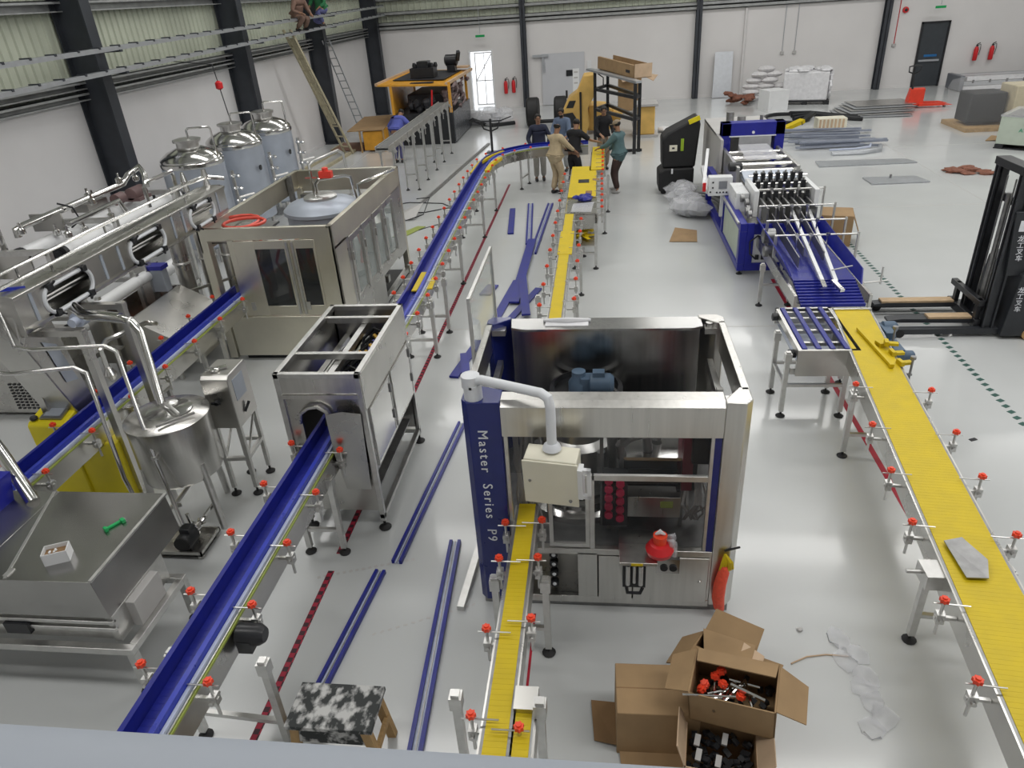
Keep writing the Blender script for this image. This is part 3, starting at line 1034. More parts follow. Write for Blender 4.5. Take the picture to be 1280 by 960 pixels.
part('red_guard', MB().box(.62, .70, FY + .25, FY + .6, 1.05, 1.62), M('dusty_red_guard', (.22, .03, .05), .5), P9, 'dusky red guard panel')
part('control_box', MB().box(.68, .82, FY + .2, FY + .45, 1.34, 1.58), BLK, P9, bevel=.006)
vb = MB()
for k in range(2):
    for q in range(5):
        vb.lathe((.05 + .09 * k, FY + .18, 1.2 - q * .085 - k * .03), [(.034, -.03), (.034, .0), (.02, .03)], 10, 'y')
part('valve_cap', vb, MAG, P9, 'crimson valve caps')
part('valve_block', MB().box(.0, .2, FY + .2, FY + .28, .72, 1.24), DARK, P9)
cab = MB()
for k in range(10):
    x = random.uniform(.66, .8)
    cab.tube([(x, FY + .3, 1.1), (x + random.uniform(-.05, .05), FY + .2, .95), (x + random.uniform(-.06, .06), FY + .28, .8), (x, FY + .35, .68)], .01, 5)
for k in range(8):
    x = random.uniform(-.7, -.5)
    cab.tube([(x, FY + .3, 1.6), (x + random.uniform(-.05, .05), FY + .2, 1.35), (x + random.uniform(-.06, .06), FY + .25, 1.0), (x, FY + .3, .68)], .012, 5)
part('cable_bundle', cab, GREYC, P9, kind='stuff')
part('red_block', MB().box(-.68, -.44, FY + .5, FY + .7, 1.5, 1.66), RUBR, P9)
bars = MB()
for x in (-.62, -.46, -.02, .14, .62):
    bars.box(x, x + .03, FY + .3, FY + .33, .64, 1.66)
bars.lathe((.05, FY + .25, .66), [(.025, 0), (.025, .5)], 8)
part('inner_bars', bars, DSTEEL, P9)
# glue head hanging out at the front
part('front_shelf', MB().box(.13, .42, FY - .2, FY + .2, .66, .69), STEEL, P9, bevel=.004)
part('shelf_label', MB().box(.22, .31, FY - .205, FY - .2, .665, .687), YEL, P9)
g = part('cylinder_block', MB().box(.16, .34, FY - .12, FY - .02, .36, .64).tube([(.19, FY - .1, .36), (.2, FY - .12, .3), (.3, FY - .12, .3), (.32, FY - .1, .34)], .016, 6), BLK, P9)
part('air_cylinder', MB().cyl((.2, FY - .13, .40), (.2, FY - .13, .6), .02, 10).cyl((.25, FY - .13, .42), (.25, FY - .13, .6), .014, 8).cyl((.3, FY - .13, .40), (.3, FY - .13, .6), .02, 10), TUBE, g)
part('gauge_plate', MB().box(.42, .60, FY - .10, FY - .06, .50, .64), POL, P9)
part('gauge', MB().lathe((.48, FY - .10, .56), [(.03, 0), (.03, -.012)], 12, 'y').lathe((.55, FY - .10, .56), [(.03, 0), (.03, -.012)], 12, 'y'), BLK, P9)
# operator terminal on its white swing arm
arm = part('swing_arm', MB().tube([(-.94, FY + .08, 2.0), (-.94, FY + .08, 2.12)], .07, 14).tube([(-.95, FY + .08, 2.14), (-.86, FY + .04, 2.17), (-.42, FY - .15, 2.17), (-.37, FY - .18, 2.15), (-.355, FY - .19, 2.08), (-.355, FY - .19, 1.76)], .036, 14)
           .lathe((-.355, FY - .19, 1.74), [(.07, 0), (.06, .03), (.04, .05)], 14).lathe((-.95, FY + .08, 2.1), [(.07, 0), (.07, .09), (.04, .1)], 14), WHITEP, P9, 'white tubular swing arm')
rot = Matrix.Translation((-.36, FY - .26, 1.53)) @ Matrix.Rotation(R(-9), 4, 'Z') @ Matrix.Rotation(R(6), 4, 'X')
hb = part('operator_panel', MB().box(-.19, .19, -.03, .14, -.2, .19, m=rot), CREAM, P9, 'cream operator cabinet', bevel=.008)
part('cabinet_front', MB().box(-.2, .2, -.045, -.03, -.215, .18, m=rot), CREAM, hb, bevel=.004)
part('front_lock', MB().lathe(rot @ V((-.15, -.045, .0)), [(.012, 0), (.009, -.01)], 8, 'y').lathe(rot @ V((.14, -.045, -.16)), [(.014, 0), (.01, -.012)], 8, 'y'), DSTEEL, hb)
part('grab_handle', MB().box(.20, .235, -.06, .02, -.12, .15, m=rot).box(.235, .29, -.05, -.02, .12, .15, m=rot).box(.235, .29, -.05, -.02, -.12, -.09, m=rot).box(.265, .29, -.05, -.02, -.12, .15, m=rot), WHITE, hb, 'white grab handle')
# lifted side window
wf = MB().ringx(5.27, 6.60, 1.30, 2.46, .028, -1.085, -1.055)
part('side_window', wf, TUBE, P9, 'raised clear side window in a thin frame', bevel=.004)
part('window_pane', MB().box(-1.074, -1.066, 5.29, 6.58, 1.32, 2.44), GLASS, P9, 'greenish clear window pane')
# things on and round the machine
t = thing('paper_roll', 'clear wrapped paper lying on the back edge of the labelling machine', 'paper', (-.3, BY - .12, 1.99))
part('wrap', MB().tube([(-.52, BY - .1, 2.005), (-.3, BY - .12, 2.012), (-.1, BY - .1, 2.005)], [.015, .03, .014], 8).box(-.5, -.12, BY - .2, BY - .04, 1.99, 1.997), PAPER, t)
t = thing('tape_reel', 'red reel of orange tape standing on the front shelf of the labelling machine', 'tape', (.42, FY - .02, .69))
part('reel', MB().lathe((.44, FY - .1, .69), [(.07, 0), (.10, .03), (.11, .07), (.08, .12), (.05, .13)], 18), RED, t)
part('tape_core', MB().lathe((.44, FY - .1, .81), [(.05, 0), (.055, .08), (.03, .08)], 14), KNOB, t, 'orange core')
part('white_cap', MB().tube([(.41, FY - .1, .9), (.44, FY - .12, .93), (.47, FY - .1, .9), (.44, FY - .07, .91)], .012, 6, closed=True), WHITE, t, 'white ring on top')
m = MB()
for k in range(9):
    m.ball((.52 + random.uniform(-.04, .05), FY - .08 + random.uniform(-.03, .04), .70 + random.uniform(0, .12)), .05, 6, (.6, .5, 1), .3)
solo('plastic_bag', m, PLAS, 'crumpled clear plastic bag beside the red tape reel', 'bag')
t = thing('red_bag', 'red mesh bag with a yellow tie hanging on the right steel post', 'bag', (.95, FY - .05, .1))
part('bag', MB().tube([(.95, FY - .045, .55), (.95, FY - .05, .48), (.93, FY - .055, .36), (.925, FY - .06, .22), (.94, FY - .055, .12), (.975, FY - .05, .07)], [.025, .045, .05, .05, .045, .012], 10), M('orange_red_mesh', (.85, .10, .05), .6, bump=.5, ns=40), t)
m = MB()
for k in range(7):
    m.tube([(.95, FY - .04, .66), (.93 + .012 * k, FY - .06 - .004 * (k % 3), .60), (.92 + .016 * k, FY - .05, .5 + .012 * (k % 4))], .011, 5)
part('tie', m, YEL, t, 'yellow tie')
part('hook', MB().bar((.95, FY, .66), (1.06, FY - .02, .72), .012), BLK, t)
t = thing('bracket_bar', 'grey square bar standing on the floor behind the blue corner post', 'bar', (-1.2, 4.6, 0))
part('upright', MB().bar((-1.2, 4.30, .02), (-1.13, 5.3, .05), .06), TUBE, t)
part('cap', MB().bar((-1.13, 5.28, .05), (-1.12, 5.34, .16), .06), BLK, t)
# ------------------------------------------------------------------ coding / drying tunnel on the blue line
T = thing('drying_tunnel', 'open-topped steel tunnel cabinet straddling the long blue conveyor, hoses inside', 'machine', (-2.52, 6.12, 0))
x0, x1, y0, y1, zt = -2.92, -2.12, 5.32, 6.92, 1.75
m = MB()
for x in (x0, x1 - .05):
    for y in (y0, y1 - .05):
        m.box(x, x + .05, y, y + .05, .10, zt)
m.box(x0, x1, y0, y0 + .05, zt - .05, zt).box(x0, x1, y1 - .05, y1, zt - .05, zt).box(x0, x0 + .05, y0, y1, zt - .05, zt).box(x1 - .05, x1, y0, y1, zt - .05, zt)
part('frame', m, TUBE, T, bevel=.004)
part('side_panel', MB().box(x1 - .03, x1 - .01, y0 + .05, y1 - .05, .66, zt - .05), STEELH, T)
part('side_panel', MB().box(x0 + .01, x0 + .03, y0 + .05, y1 - .05, .40, zt - .05), STEELH, T)
part('upper_skin', MB().box(x1 - .012, x1 + .004, y0 + .02, y1 - .02, 1.36, zt - .02), STEELH, T, bevel=.003)
for a, b in ((y0 + .10, 6.08), (6.14, y1 - .06)):
    d = part('side_door', MB().box(x1 - .012, x1 + .006, a, b, .70, 1.34), POL, T, 'mirror polished side door', bevel=.003)
    part('door_edge', MB().ringx(a, b, .70, 1.34, .02, x1 + .004, x1 + .010), TUBE, d)
    part('hinge', MB().box(x1, x1 + .02, b - .03, b, .85, .95).box(x1, x1 + .02, b - .03, b, 1.15, 1.25), DSTEEL, d)
# front with arch
def arch_front(xa, xb, za, zb, ax0, ax1, az0, azt, y, th=.02):
    r = (ax1 - ax0) / 2
    m = MB()
    m.box(xa, ax0, y, y + th, za, zb).box(ax1, xb, y, y + th, za, zb).box(ax0, ax1, y, y + th, za, az0)
    n = 8
    for k in range(n):
        a0, a1 = PI - PI * k / n, PI - PI * (k + 1) / n
        cx = (ax0 + ax1) / 2
        p = [(cx + r * math.cos(a0), azt - r + r * math.sin(a0)), (cx + r * math.cos(a1), azt - r + r * math.sin(a1))]
        m.prism([p[0], p[1], (p[1][0], zb), (p[0][0], zb)], 'y', y, y + th)
    return m


part('front_panel', arch_front(x0 + .03, x1 - .03, .22, 1.52, -2.75, -2.46, .82, 1.42, y0 + .02), STEELH, T)
part('front_panel', MB().box(x0 + .05, x1 - .05, y0 + .005, y0 + .03, 1.55, zt - .05).box(x0 + .04, x1 - .04, y0 - .012, y0 + .03, 1.50, 1.54), STEEL, T)
part('back_panel', arch_front(x0 + .03, x1 - .03, .22, 1.70, -2.75, -2.46, .82, 1.42, y1 - .05), STEELH, T)
part('entry_hood', MB().tube([(-2.45, y0 - .02, .95), (-2.45, y0 - .03, 1.28), (-2.48, y0 - .03, 1.38), (-2.55, y0 - .03, 1.43), (-2.64, y0 - .03, 1.42), (-2.72, y0 - .03, 1.36), (-2.75, y0 - .02, 1.25)], .018, 8)
     .sheet([(-2.44, y0 - .01, .5), (-2.20, y0 - .01, .5), (-2.16, y0 - .02, 1.35), (-2.3, y0 - .10, 1.42), (-2.45, y0 - .12, 1.40), (-2.44, y0 - .12, .95)], .006), STEELH, T)
m = MB()
for y in (5.78, 6.62):
    m.box(x0 + .05, x1 - .05, y, y + .05, zt - .09, zt - .03)
m.box(-2.50, -2.44, y0 + .05, y1 - .05, zt - .16, zt - .10).box(-2.80, -2.74, y0 + .05, y1 - .05, zt - .38, zt - .33)
part('cross_bar', m, TUBE, T)
part('floor_tray', MB().box(x0 + .03, x1 - .03, y0 + .05, y1 - .05, .80, .82), DARK, T)
part('inner_baffle', MB().box(-2.70, -2.68, 5.9, 6.5, .82, 1.45), STEELH, T)
hz, jt = MB(), MB()
for k in range(16):
    y = 5.5 + k * .085
    z = random.uniform(1.35, 1.5)
    hz.tube([(-2.3, y, 1.1), (-2.26 + random.uniform(-.05, .05), y + .03, z), (-2.42, y + .06, z + .06), (-2.55, y + .05, z - .05), (-2.6, y, 1.1)], .017, 6)
    if k % 2:
        jt.cyl((-2.32 + random.uniform(-.06, .06), y, z + .02), (-2.40, y + .05, z + .07), .022, 6)
part('air_hose', hz, BLK, T, kind='stuff')
part('brass_fitting', jt, M('brass_fitting_metal', (.65, .40, .08), .35, .6), T, kind='stuff')
part('valve', MB().lathe((-2.5, 5.48, 1.45), [(.03, 0), (.05, .03), (.05, .1), (.02, .12)], 10).cyl((-2.65, 5.5, 1.5), (-2.36, 5.5, 1.5), .025, 8), TUBE, T)
for x in (x0 + .025, x1 - .025):
    for y in (y0 + .025, y1 - .025):
        inst('foot', FOOT, T, (x, y, 0), sc=(1.15, 1.15, 1.2))
part('lower_bar', MB().bar((x1 - .025, y0, .16), (x1 - .025, y1, .16), .05).bar((x0 + .025, y0, .16), (x0 + .025, y1, .16), .05)
     .bar((x0, y1 - .025, .16), (x1, y1 - .025, .16), .05), TUBE, T)
part('drip_tray', MB().box(x0 + .1, x1 - .08, y0 + .1, y1 - .1, .34, .36), DSTEEL, T)

# ------------------------------------------------------------------ filling machine
F = thing('filling_machine', 'large steel filling machine with glazed doors and a domed bowl in its open top', 'machine', (-4.6, 10.9, 0))
fx0, fx1, fy0, fy1, ft = -5.55, -3.62, 9.07, 12.72, 2.0
m = MB().box(fx0, fx1, fy0, fy0 + .03, 1.66 + .17, ft).box(fx1 - .03, fx1, fy0, fy1, 1.66, ft).box(fx0, fx1, fy1 - .03, fy1, 1.62, ft).box(fx0, fx0 + .03, fy0, fy1, 1.66, ft)
m.box(fx0, fx1, fy0 + .03, fy0 + .07, ft - .03, ft).box(fx1 - .07, fx1 - .03, fy0, fy1, ft - .03, ft).box(fx0, fx1, fy1 - .07, fy1 - .03, ft - .03, ft).box(fx0 + .03, fx0 + .07, fy0, fy1, ft - .03, ft)
part('top_band', m, FILLST, F, bevel=.004)
m = MB().box(fx0, fx0 + .12, fy0, fy0 + .12, .03, 1.84).box(fx1 - .27, fx1, fy0, fy0 + .04, .03, 1.84).box(fx1 - .04, fx1, fy0, fy0 + .5, .03, 1.7)
m.box(fx1 - .1, fx1, fy1 - .1, fy1, .03, 1.7).box(fx0, fx0 + .1, fy1 - .1, fy1, .03, 1.7)
part('corner_post', m, FILLST, F, bevel=.006)
part('base_box', MB().box(-5.38, fx1 + .0, fy0 - .03, fy0 + .04, .08, .70).box(-5.36, fx1 - .02, fy0 + .04, 11.0, .08, .66), FILLST, F, bevel=.006)
part('plinth', MB().box(-5.3, fx1 - .05, fy0 + .05, fy1 - .05, 0, .08), BLK, F)


def wdoor(xa, xb, wx0, wx1, hinge_side):
    y = fy0 - .012
    za, zb, wz0, wz1 = .72, 1.82, .86, 1.70
    d = part('front_door', MB().box(xa, wx0, y, y + .03, za, zb).box(wx1, xb, y, y + .03, za, zb).box(wx0, wx1, y, y + .03, za, wz0).box(wx0, wx1, y, y + .03, wz1, zb), FILLST, F, bevel=.004)
    part('door_pane', MB().box(wx0, wx1, y + .012, y + .018, wz0, wz1), GLASSF, d)
    hx = xb - .05 if hinge_side > 0 else xa + .02
    part('grip', MB().box(hx, hx + .03, y - .03, y, .74, 1.80), TUBE, d)
    part('catch', MB().box(xa + .06, xa + .12, y - .012, y, .80, .92), TUBE, d)


wdoor(-5.06, -4.245, -4.76, -4.33, 1)
wdoor(-4.235, -3.89, -4.17, -3.92, -1)
part('front_post', MB().box(-5.14, -5.06, fy0, fy0 + .06, .70, 1.84), FILLST, F)
sd = MB().box(fx1 - .02, fx1 + .006, fy0 + .5, 12.1, .56, .66).box(fx1 - .02, fx1, 9.55, 9.68, .6, 1.68)
part('side_sill', sd.box(fx1 - .02, fx1, 12.05, fy1 - .1, .5, 1.68).box(fx1 - .025, fx1, fy0 + .04, 11.05, .08, .57), STEELH, F, bevel=.004)
for a, b in ((9.68, 10.25), (10.28, 10.8), (10.86, 11.4), (11.43, 12.03)):
    d = part('side_door', MB().ringx(a, b, .66, 1.66, .09, fx1 - .01, fx1 + .012), STEELH, F, bevel=.004)
    part('door_pane', MB().box(fx1 - .004, fx1 + .002, a + .09, b - .09, .75, 1.57), GLASS, d)
    part('grip', MB().box(fx1 + .012, fx1 + .04, b - .07, b - .045, .72, 1.6).box(fx1 + .012, fx1 + .035, a + .02, a + .05, 1.3, 1.42), TUBE, d)
part('side_brace', MB().bar((fx1 - .04, 11.05, .04), (fx1 - .04, 11.05, .56), .06).bar((fx1 - .06, 11.1, .1), (fx1 - .06, 12.6, .1), .08).bar((fx1 - .5, 11.6, .3), (fx1 - .1, 11.6, .3), .12), TUBE, F)
b = part('filler_bowl', MB().lathe((-4.42, 10.9, 1.52), [(.56, 0), (.56, .2), (.60, .22), (.60, .27), (.50, .35), (.3, .40), (.0, .42)], 40), FILM, F, 'domed bowl in pale protective film')
part('bowl_hub', MB().lathe((-4.42, 10.9, 1.88), [(.24, 0), (.26, .02), (.26, .08), (.22, .10), (0, .10)], 28), TUBE, b)
part('valve_stem', MB().cyl((-4.5, 10.88, 1.95), (-4.5, 10.88, 2.35), .02, 8).bar((-4.6, 10.88, 2.25), (-4.4, 10.88, 2.25), .025)
     .tube([(-4.44, 10.85, 1.95), (-4.44, 10.85, 2.15), (-4.38, 10.87, 2.22), (-3.98, 10.95, 2.25), (-3.9, 10.97, 2.22), (-3.86, 11.0, 1.8)], .025, 8), POL, b)
part('red_valve', MB().box(-4.36, -4.16, 10.84, 10.94, 2.24, 2.34).lathe((-4.26, 10.89, 2.33), [(.05, 0), (.05, .06), (.02, .07)], 8), M('red_valve_paint', (.75, .06, .04), .45), b)
part('feed_pipe', MB().tube([(-3.95, 11.4, 1.8), (-3.95, 11.4, 2.0), (-3.85, 11.5, 2.03), (-3.55, 12.2, 2.05)], .025, 8), POL, F)
part('turret', MB().lathe((-4.42, 10.9, .72), [(.62, 0), (.62, .08), (.4, .1), (.4, .72), (.5, .8)], 32), DSTEEL, F)
hs = MB()
for k in range(10):
    a = 2 * PI * k / 10
    c, s_ = math.cos(a), math.sin(a)
    hs.tube([(-4.42 + .5 * c, 10.9 + .5 * s_, .85), (-4.42 + .56 * c, 10.9 + .56 * s_, 1.1), (-4.42 + .5 * c, 10.9 + .5 * s_, 1.4)], .03, 6)
for x in (-4.9, -4.6, -4.05):
    hs.tube([(x, 9.5, .8), (x + .1, 9.35, 1.1), (x - .05, 9.4, 1.4), (x, 9.6, 1.7)], .025, 6)
part('red_hose', hs, M('coral_red_hose', (.62, .09, .07), .4), F, 'coral red hoses', kind='stuff')
part('hose_loop', MB().tube([(-5.3 + .35 * math.cos(a), 9.7 + .4 * math.sin(a), 1.9) for a in [2 * PI * k / 14 for k in range(14)]], .028, 6, closed=True)
     .tube([(-5.1 + .3 * math.cos(a), 9.6 + .25 * math.sin(a), 1.93) for a in [2 * PI * k / 14 for k in range(14)]], .024, 6, closed=True), M('coral_red_hose', (.70, .10, .07), .4), F, 'coral red hose coil')
part('inner_deck', MB().box(fx0 + .05, fx1 - .05, 9.4, fy1 - .1, .68, .71).box(fx0 + .05, -4.9, 9.3, 10.3, 1.72, 1.75), DSTEEL, F)
part('rinser_turret', MB().lathe((-5.0, 9.75, .72), [(.3, 0), (.3, .1), (.1, .12), (.1, .9)], 20).lathe((-4.05, 12.1, .72), [(.3, 0), (.3, .5), (.15, .6), (.15, 1.0)], 20), TUBE, F)
part('inner_frame', MB().bar((fx0 + .08, fy1 - .5, .7), (fx0 + .08, fy1 - .5, 2.0), .08).bar((fx0 + .05, fy1 - .3, 1.3), (fx1 - .05, fy1 - .3, 1.3), .06).box(fx0 + .1, fx0 + .6, fy1 - .2, fy1 - .04, .7, 1.6), DSTEEL, F)

# ------------------------------------------------------------------ overhead duct feeding the filler
D = thing('bottle_duct', 'long overhead steel duct with rimmed oval hand holes, ending at the filling machine', 'duct', (-5.6, 7.4, 0))
dx, dw, dz0, dz1 = -5.52, .16, 2.02, 2.40
# front skin with oval holes: built as strips around each hole
holes = [(6.25, .36, .135), (7.70, .36, .135), (9.03, .32, .13)]
ys0, ys1 = 5.55, 9.75
fxx = dx + dw
m = MB()
cz = (dz0 + dz1) / 2 + .02


def strip(ya, yb, za, zb):
    m.box(fxx - .012, fxx, ya, yb, za, zb)


prev = ys0
for cy, hw, hr in holes:
    strip(prev, cy - hw, dz0 + .1, dz1)
    prev = cy + hw
    strip(cy - hw, cy + hw, dz0 + .1, cz - hr)
    strip(cy - hw, cy + hw, cz + hr, dz1)
    for sg in (-1, 1):
        cc = cy + sg * (hw - hr)
        for k in range(6):
            a0, a1 = PI / 2 * k / 6, PI / 2 * (k + 1) / 6
            for up in (-1, 1):
                q0 = (cc + sg * hr * math.sin(a0), cz + up * hr * math.cos(a0))
                q1 = (cc + sg * hr * math.sin(a1), cz + up * hr * math.cos(a1))
                m.prism([q0, q1, (q1[0], cz + up * hr), (q0[0], cz + up * hr)] if k else [q0, q1, (q1[0], cz + up * hr)], 'x', fxx - .012, fxx)
strip(prev, ys1, dz0 + .1, dz1)
# rounded belly, top and rear
for k in range(5):
    a0, a1 = PI / 2 * k / 5, PI / 2 * (k + 1) / 5
    r = .1
    p0 = (fxx - r + r * math.cos(a0), dz0 + r - r * math.sin(a0))
    p1 = (fxx - r + r * math.cos(a1), dz0 + r - r * math.sin(a1))
    m.add([(p0[0], ys0, p0[1]), (p0[0], ys1, p0[1]), (p1[0], ys1, p1[1]), (p1[0], ys0, p1[1])], [(0, 1, 2, 3)])
m.box(dx - dw, fxx - .1, ys0, ys1, dz0, dz0 + .012).box(dx - dw, dx - dw + .012, ys0, ys1, dz0, dz1)
m.box(dx - dw, fxx, ys0 - .01, ys0, dz0 + .02, dz1)
part('duct_shell', m, STEELH, D)
part('top_cover', MB().prism([(dx - dw - .01, dz1), (dx - dw + .06, dz1 + .05), (fxx - .05, dz1 + .05), (fxx + .02, dz1 + .03), (fxx + .02, dz1)], 'y', ys0 - .02, ys1), STEELH, D, bevel=.004)
part('top_rail', MB().cyl((fxx - .05, ys0 - .1, dz1 + .13), (fxx - .05, 9.2, dz1 + .13), .018, 8).cyl((dx - .1, ys0 - .2, dz1 + .17), (dx - .1, 9.6, dz1 + .17), .018, 8)
     .cyl((fxx - .05, 6.2, dz1), (fxx - .05, 6.2, dz1 + .13), .014, 6).cyl((fxx - .05, 8.8, dz1), (fxx - .05, 8.8, dz1 + .13), .014, 6)
     .cyl((dx - .1, 7.4, dz1), (dx - .1, 7.4, dz1 + .17), .014, 6).cyl((dx - .1, 6.0, dz1), (dx - .1, 6.0, dz1 + .17), .014, 6), POL, D)
part('inner_rail', MB().cyl((dx, ys0, cz - .05), (dx, ys1, cz - .05), .02, 8).cyl((dx + .1, ys0, cz + .03), (dx + .1, ys1, cz + .03), .015, 8).box(dx - .1, dx - .08, ys0, ys1, cz - .1, cz + .1), TUBE, D)
for cy, hw, hr in holes:
    ov = []
    for k in range(24):
        a = 2 * PI * k / 24
        ov.append((fxx + .004, cy + (hw - hr) * (1 if math.cos(a) > 0 else -1) + hr * math.cos(a), cz + hr * math.sin(a)))
    rim = part('hole_rim', MB().tube(ov, .022, 8, closed=True), WHITEP, D, 'pale oval rim')
    for sy in (-1, 1):
        for sz in (-1, 1):
            part('rim_clip', MB().box(fxx - .005, fxx + .045, cy + sy * (hw - .1) - .035, cy + sy * (hw - .1) + .035, cz + sz * hr - .03, cz + sz * hr + .03)
                 .bar((fxx + .03, cy + sy * (hw - .1), cz + sz * hr), (fxx + .05, cy + sy * (hw - .16), cz + sz * (hr + .04)), .02), BLK, rim)
for y in (5.75, 6.85, 7.15, 8.3, 8.55, 9.5):  # pale strips: ring highlights of the bulged duct between holes, put in as colour
    part('seam_highlight', MB().box(fxx, fxx + .008, y - .02, y + .02, dz0 + .1, dz1), FILM, D)
part('end_chute', MB().prism([(5.5, 2.0), (5.55, 2.3), (5.95, 2.04), (6.1, 1.0), (5.85, .95)], 'x', -5.80, -5.42), STEELH, D, 'sloping steel end chute', bevel=.01)
part('chute_label', MB().sheet([(-5.41, 5.72, 1.9), (-5.41, 5.88, 1.8), (-5.41, 5.98, 1.35), (-5.41, 5.82, 1.4)], .004), FILM, D)
for x, y in ((-4.97, 5.74), (-5.72, 5.78), (-4.97, 6.4)):
    l = part('leg', MB().bar((x, y, .0), (x, y, 2.03), .07), STEELH, D)
part('leg_bracket', MB().box(-5.5, -4.93, 5.70, 5.78, 1.96, 2.02).box(-5.5, -4.93, 6.36, 6.44, 1.96, 2.02), STEELH, D)
part('leg_brace', MB().bar((-4.97, 5.74, .35), (-4.97, 6.4, .35), .06), STEELH, D)
part('pipe_cluster', MB().tube([(-6.1, 5.5, 2.5), (-5.7, 5.5, 2.53), (-5.6, 5.6, 2.42)], .035, 8).tube([(-6.1, 5.7, 2.57), (-5.75, 5.65, 2.57), (-5.7, 5.7, 2.4)], .03, 8)
     .lathe((-5.85, 5.6, 2.48), [(.05, 0), (.08, .02), (.08, .05), (.05, .08)], 12).lathe((-5.6, 9.75, 2.42), [(.03, 0), (.05, .03), (.03, .12), (.05, .15), (.03, .25)], 10)
     .lathe((-5.75, 9.45, 2.42), [(.03, 0), (.05, .03), (.03, .12), (.05, .15), (.02, .28)], 10).tube([(-5.9, 9.3, 2.5), (-5.6, 9.75, 2.56), (-5.4, 9.9, 2.5)], .03, 8), POL, D)
part('valve_handle', MB().bar((-5.52, 5.62, 2.48), (-5.40, 5.78, 2.44), .03).bar((-5.44, 5.7, 2.45), (-5.43, 5.74, 2.36), .02), BLUEL, D, 'small blue valve handle')
part('discharge_bend', MB().tube([(-5.36, 6.22, 2.06), (-5.2, 6.12, 2.02), (-4.75, 6.05, 2.0)], .055, 12), POL, D)

# pipework from duct to the mixing tank
P_ = thing('pipe_run', 'bright steel pipe run bending down from the overhead duct into the round mixing tank', 'pipe', (-4.4, 5.6, 0))
part('pipe', MB().tube([(-5.15, 6.1, 2.0), (-4.72, 6.03, 2.0), (-4.60, 6.0, 1.97), (-4.53, 5.97, 1.88), (-4.26, 5.56, 1.16)], .042, 14), POL, P_)
part('pipe', MB().tube([(-5.6, 5.6, 2.5), (-5.45, 5.45, 1.98), (-5.25, 5.43, 1.96), (-4.58, 5.5, 1.96), (-4.48, 5.5, 1.9), (-4.12, 5.05, .95), (-4.0, 4.95, .32)], .02, 10), POL, P_)
part('pipe', MB().tube([(-5.8, 5.4, 2.35), (-5.5, 5.1, 1.9), (-5.25, 5.1, 1.88), (-4.72, 5.22, 1.88), (-4.62, 5.22, 1.82), (-4.42, 4.95, .85), (-4.3, 4.9, .3)], .02, 10), POL, P_)
part('union', MB().lathe((-4.62, 6.01, 1.97), [(.05, -.02), (.058, 0), (.05, .02)], 12, 'x').lathe((-4.14, 5.08, 1.0), [(.03, -.02), (.035, 0), (.03, .02)], 10), TUBE, P_)

# ------------------------------------------------------------------ round mixing tank
K = thing('mixing_tank', 'round steel mixing tank on tubular legs in front of the yellow cabinet', 'tank', (-4.18, 5.5, 0))
kc = (-4.18, 5.48, 0)
tk = part('shell', MB().lathe(kc, [(.0, .50), (.2, .53), (.37, .60), (.385, .64), (.385, 1.20), (.395, 1.205), (.395, 1.225), (.385, 1.23), (.2, 1.27), (.0, 1.275)], 48), TANKST, K)
part('lid', MB().lathe((kc[0] + .03, kc[1] + .02, 1.245), [(.2, 0), (.215, .015), (.215, .03), (.19, .035), (0, .05)], 32), POL, K)
part('lid_clamp', MB().tube([(kc[0] + .2, kc[1] - .1, 1.3), (kc[0] + .12, kc[1] - .06, 1.34), (kc[0] - .02, kc[1] + .04, 1.33)], .016, 8).lathe((kc[0] + .02, kc[1] + .1, 1.28), [(.05, 0), (.06, .03), (.02, .05)], 12)
     .bar((kc[0] + .08, kc[1] - .3, 1.28), (kc[0] + .33, kc[1] - .05, 1.28), .02), TUBE, K)
for a in (-.5, 1.3, 2.7, -2.2):
    x, y = kc[0] + .36 * math.cos(a), kc[1] + .36 * math.sin(a)
    part('leg', MB().cyl((x + .05 * math.cos(a), y + .05 * math.sin(a), 0), (x, y, .78), .035, 12), TUBE, K)
part('outlet_pipe', MB().tube([(kc[0], kc[1], .52), (kc[0], kc[1], .40), (kc[0] - .05, kc[1] - .2, .33), (kc[0] - .12, kc[1] - .45, .3)], .022, 8).bar((kc[0] - .3, kc[1] - .4, .32), (kc[0] + .02, kc[1] - .25, .33), .03), TUBE, K)

# pump on a tray
U = thing('transfer_pump', 'black electric pump on a shallow steel tray beside the round mixing tank', 'pump', (-4.06, 4.98, 0))
part('tray', MB().box(-4.36, -3.80, 4.80, 5.18, .05, .065).box(-4.36, -3.80, 4.80, 4.815, .05, .1).box(-4.36, -3.8, 5.165, 5.18, .05, .1).box(-4.36, -4.345, 4.8, 5.18, .05, .1).box(-3.815, -3.8, 4.8, 5.18, .05, .1)
     .box(-4.34, -4.3, 4.82, 4.86, 0, .05).box(-3.86, -3.82, 4.82, 4.86, 0, .05).box(-4.34, -4.3, 5.12, 5.16, 0, .05).box(-3.86, -3.82, 5.12, 5.16, 0, .05), STEELH, U)
part('motor', MB().lathe((-3.99, 4.83, .16), [(.03, .0), (.075, .01), (.085, .03), (.085, .18), (.07, .2)], 16, 'y').box(-4.03, -3.93, 4.9, 5.0, .235, .29).box(-4.05, -3.93, 4.86, 5.0, .065, .1), BLK, U, bevel=.004)
part('motor_fan_cover', MB().lathe((-3.99, 4.825, .16), [(.08, 0), (.08, .02), (.06, .03)], 16, 'y'), RUB, U)
part('pump_head', MB().lathe((-3.99, 5.03, .17), [(.07, 0), (.08, .01), (.08, .05), (.03, .06)], 16, 'y').cyl((-3.99, 5.08, .17), (-3.93, 5.22, .2), .022, 8).cyl((-3.99, 5.05, .24), (-4.0, 5.05, .36), .02, 8), POL, U)
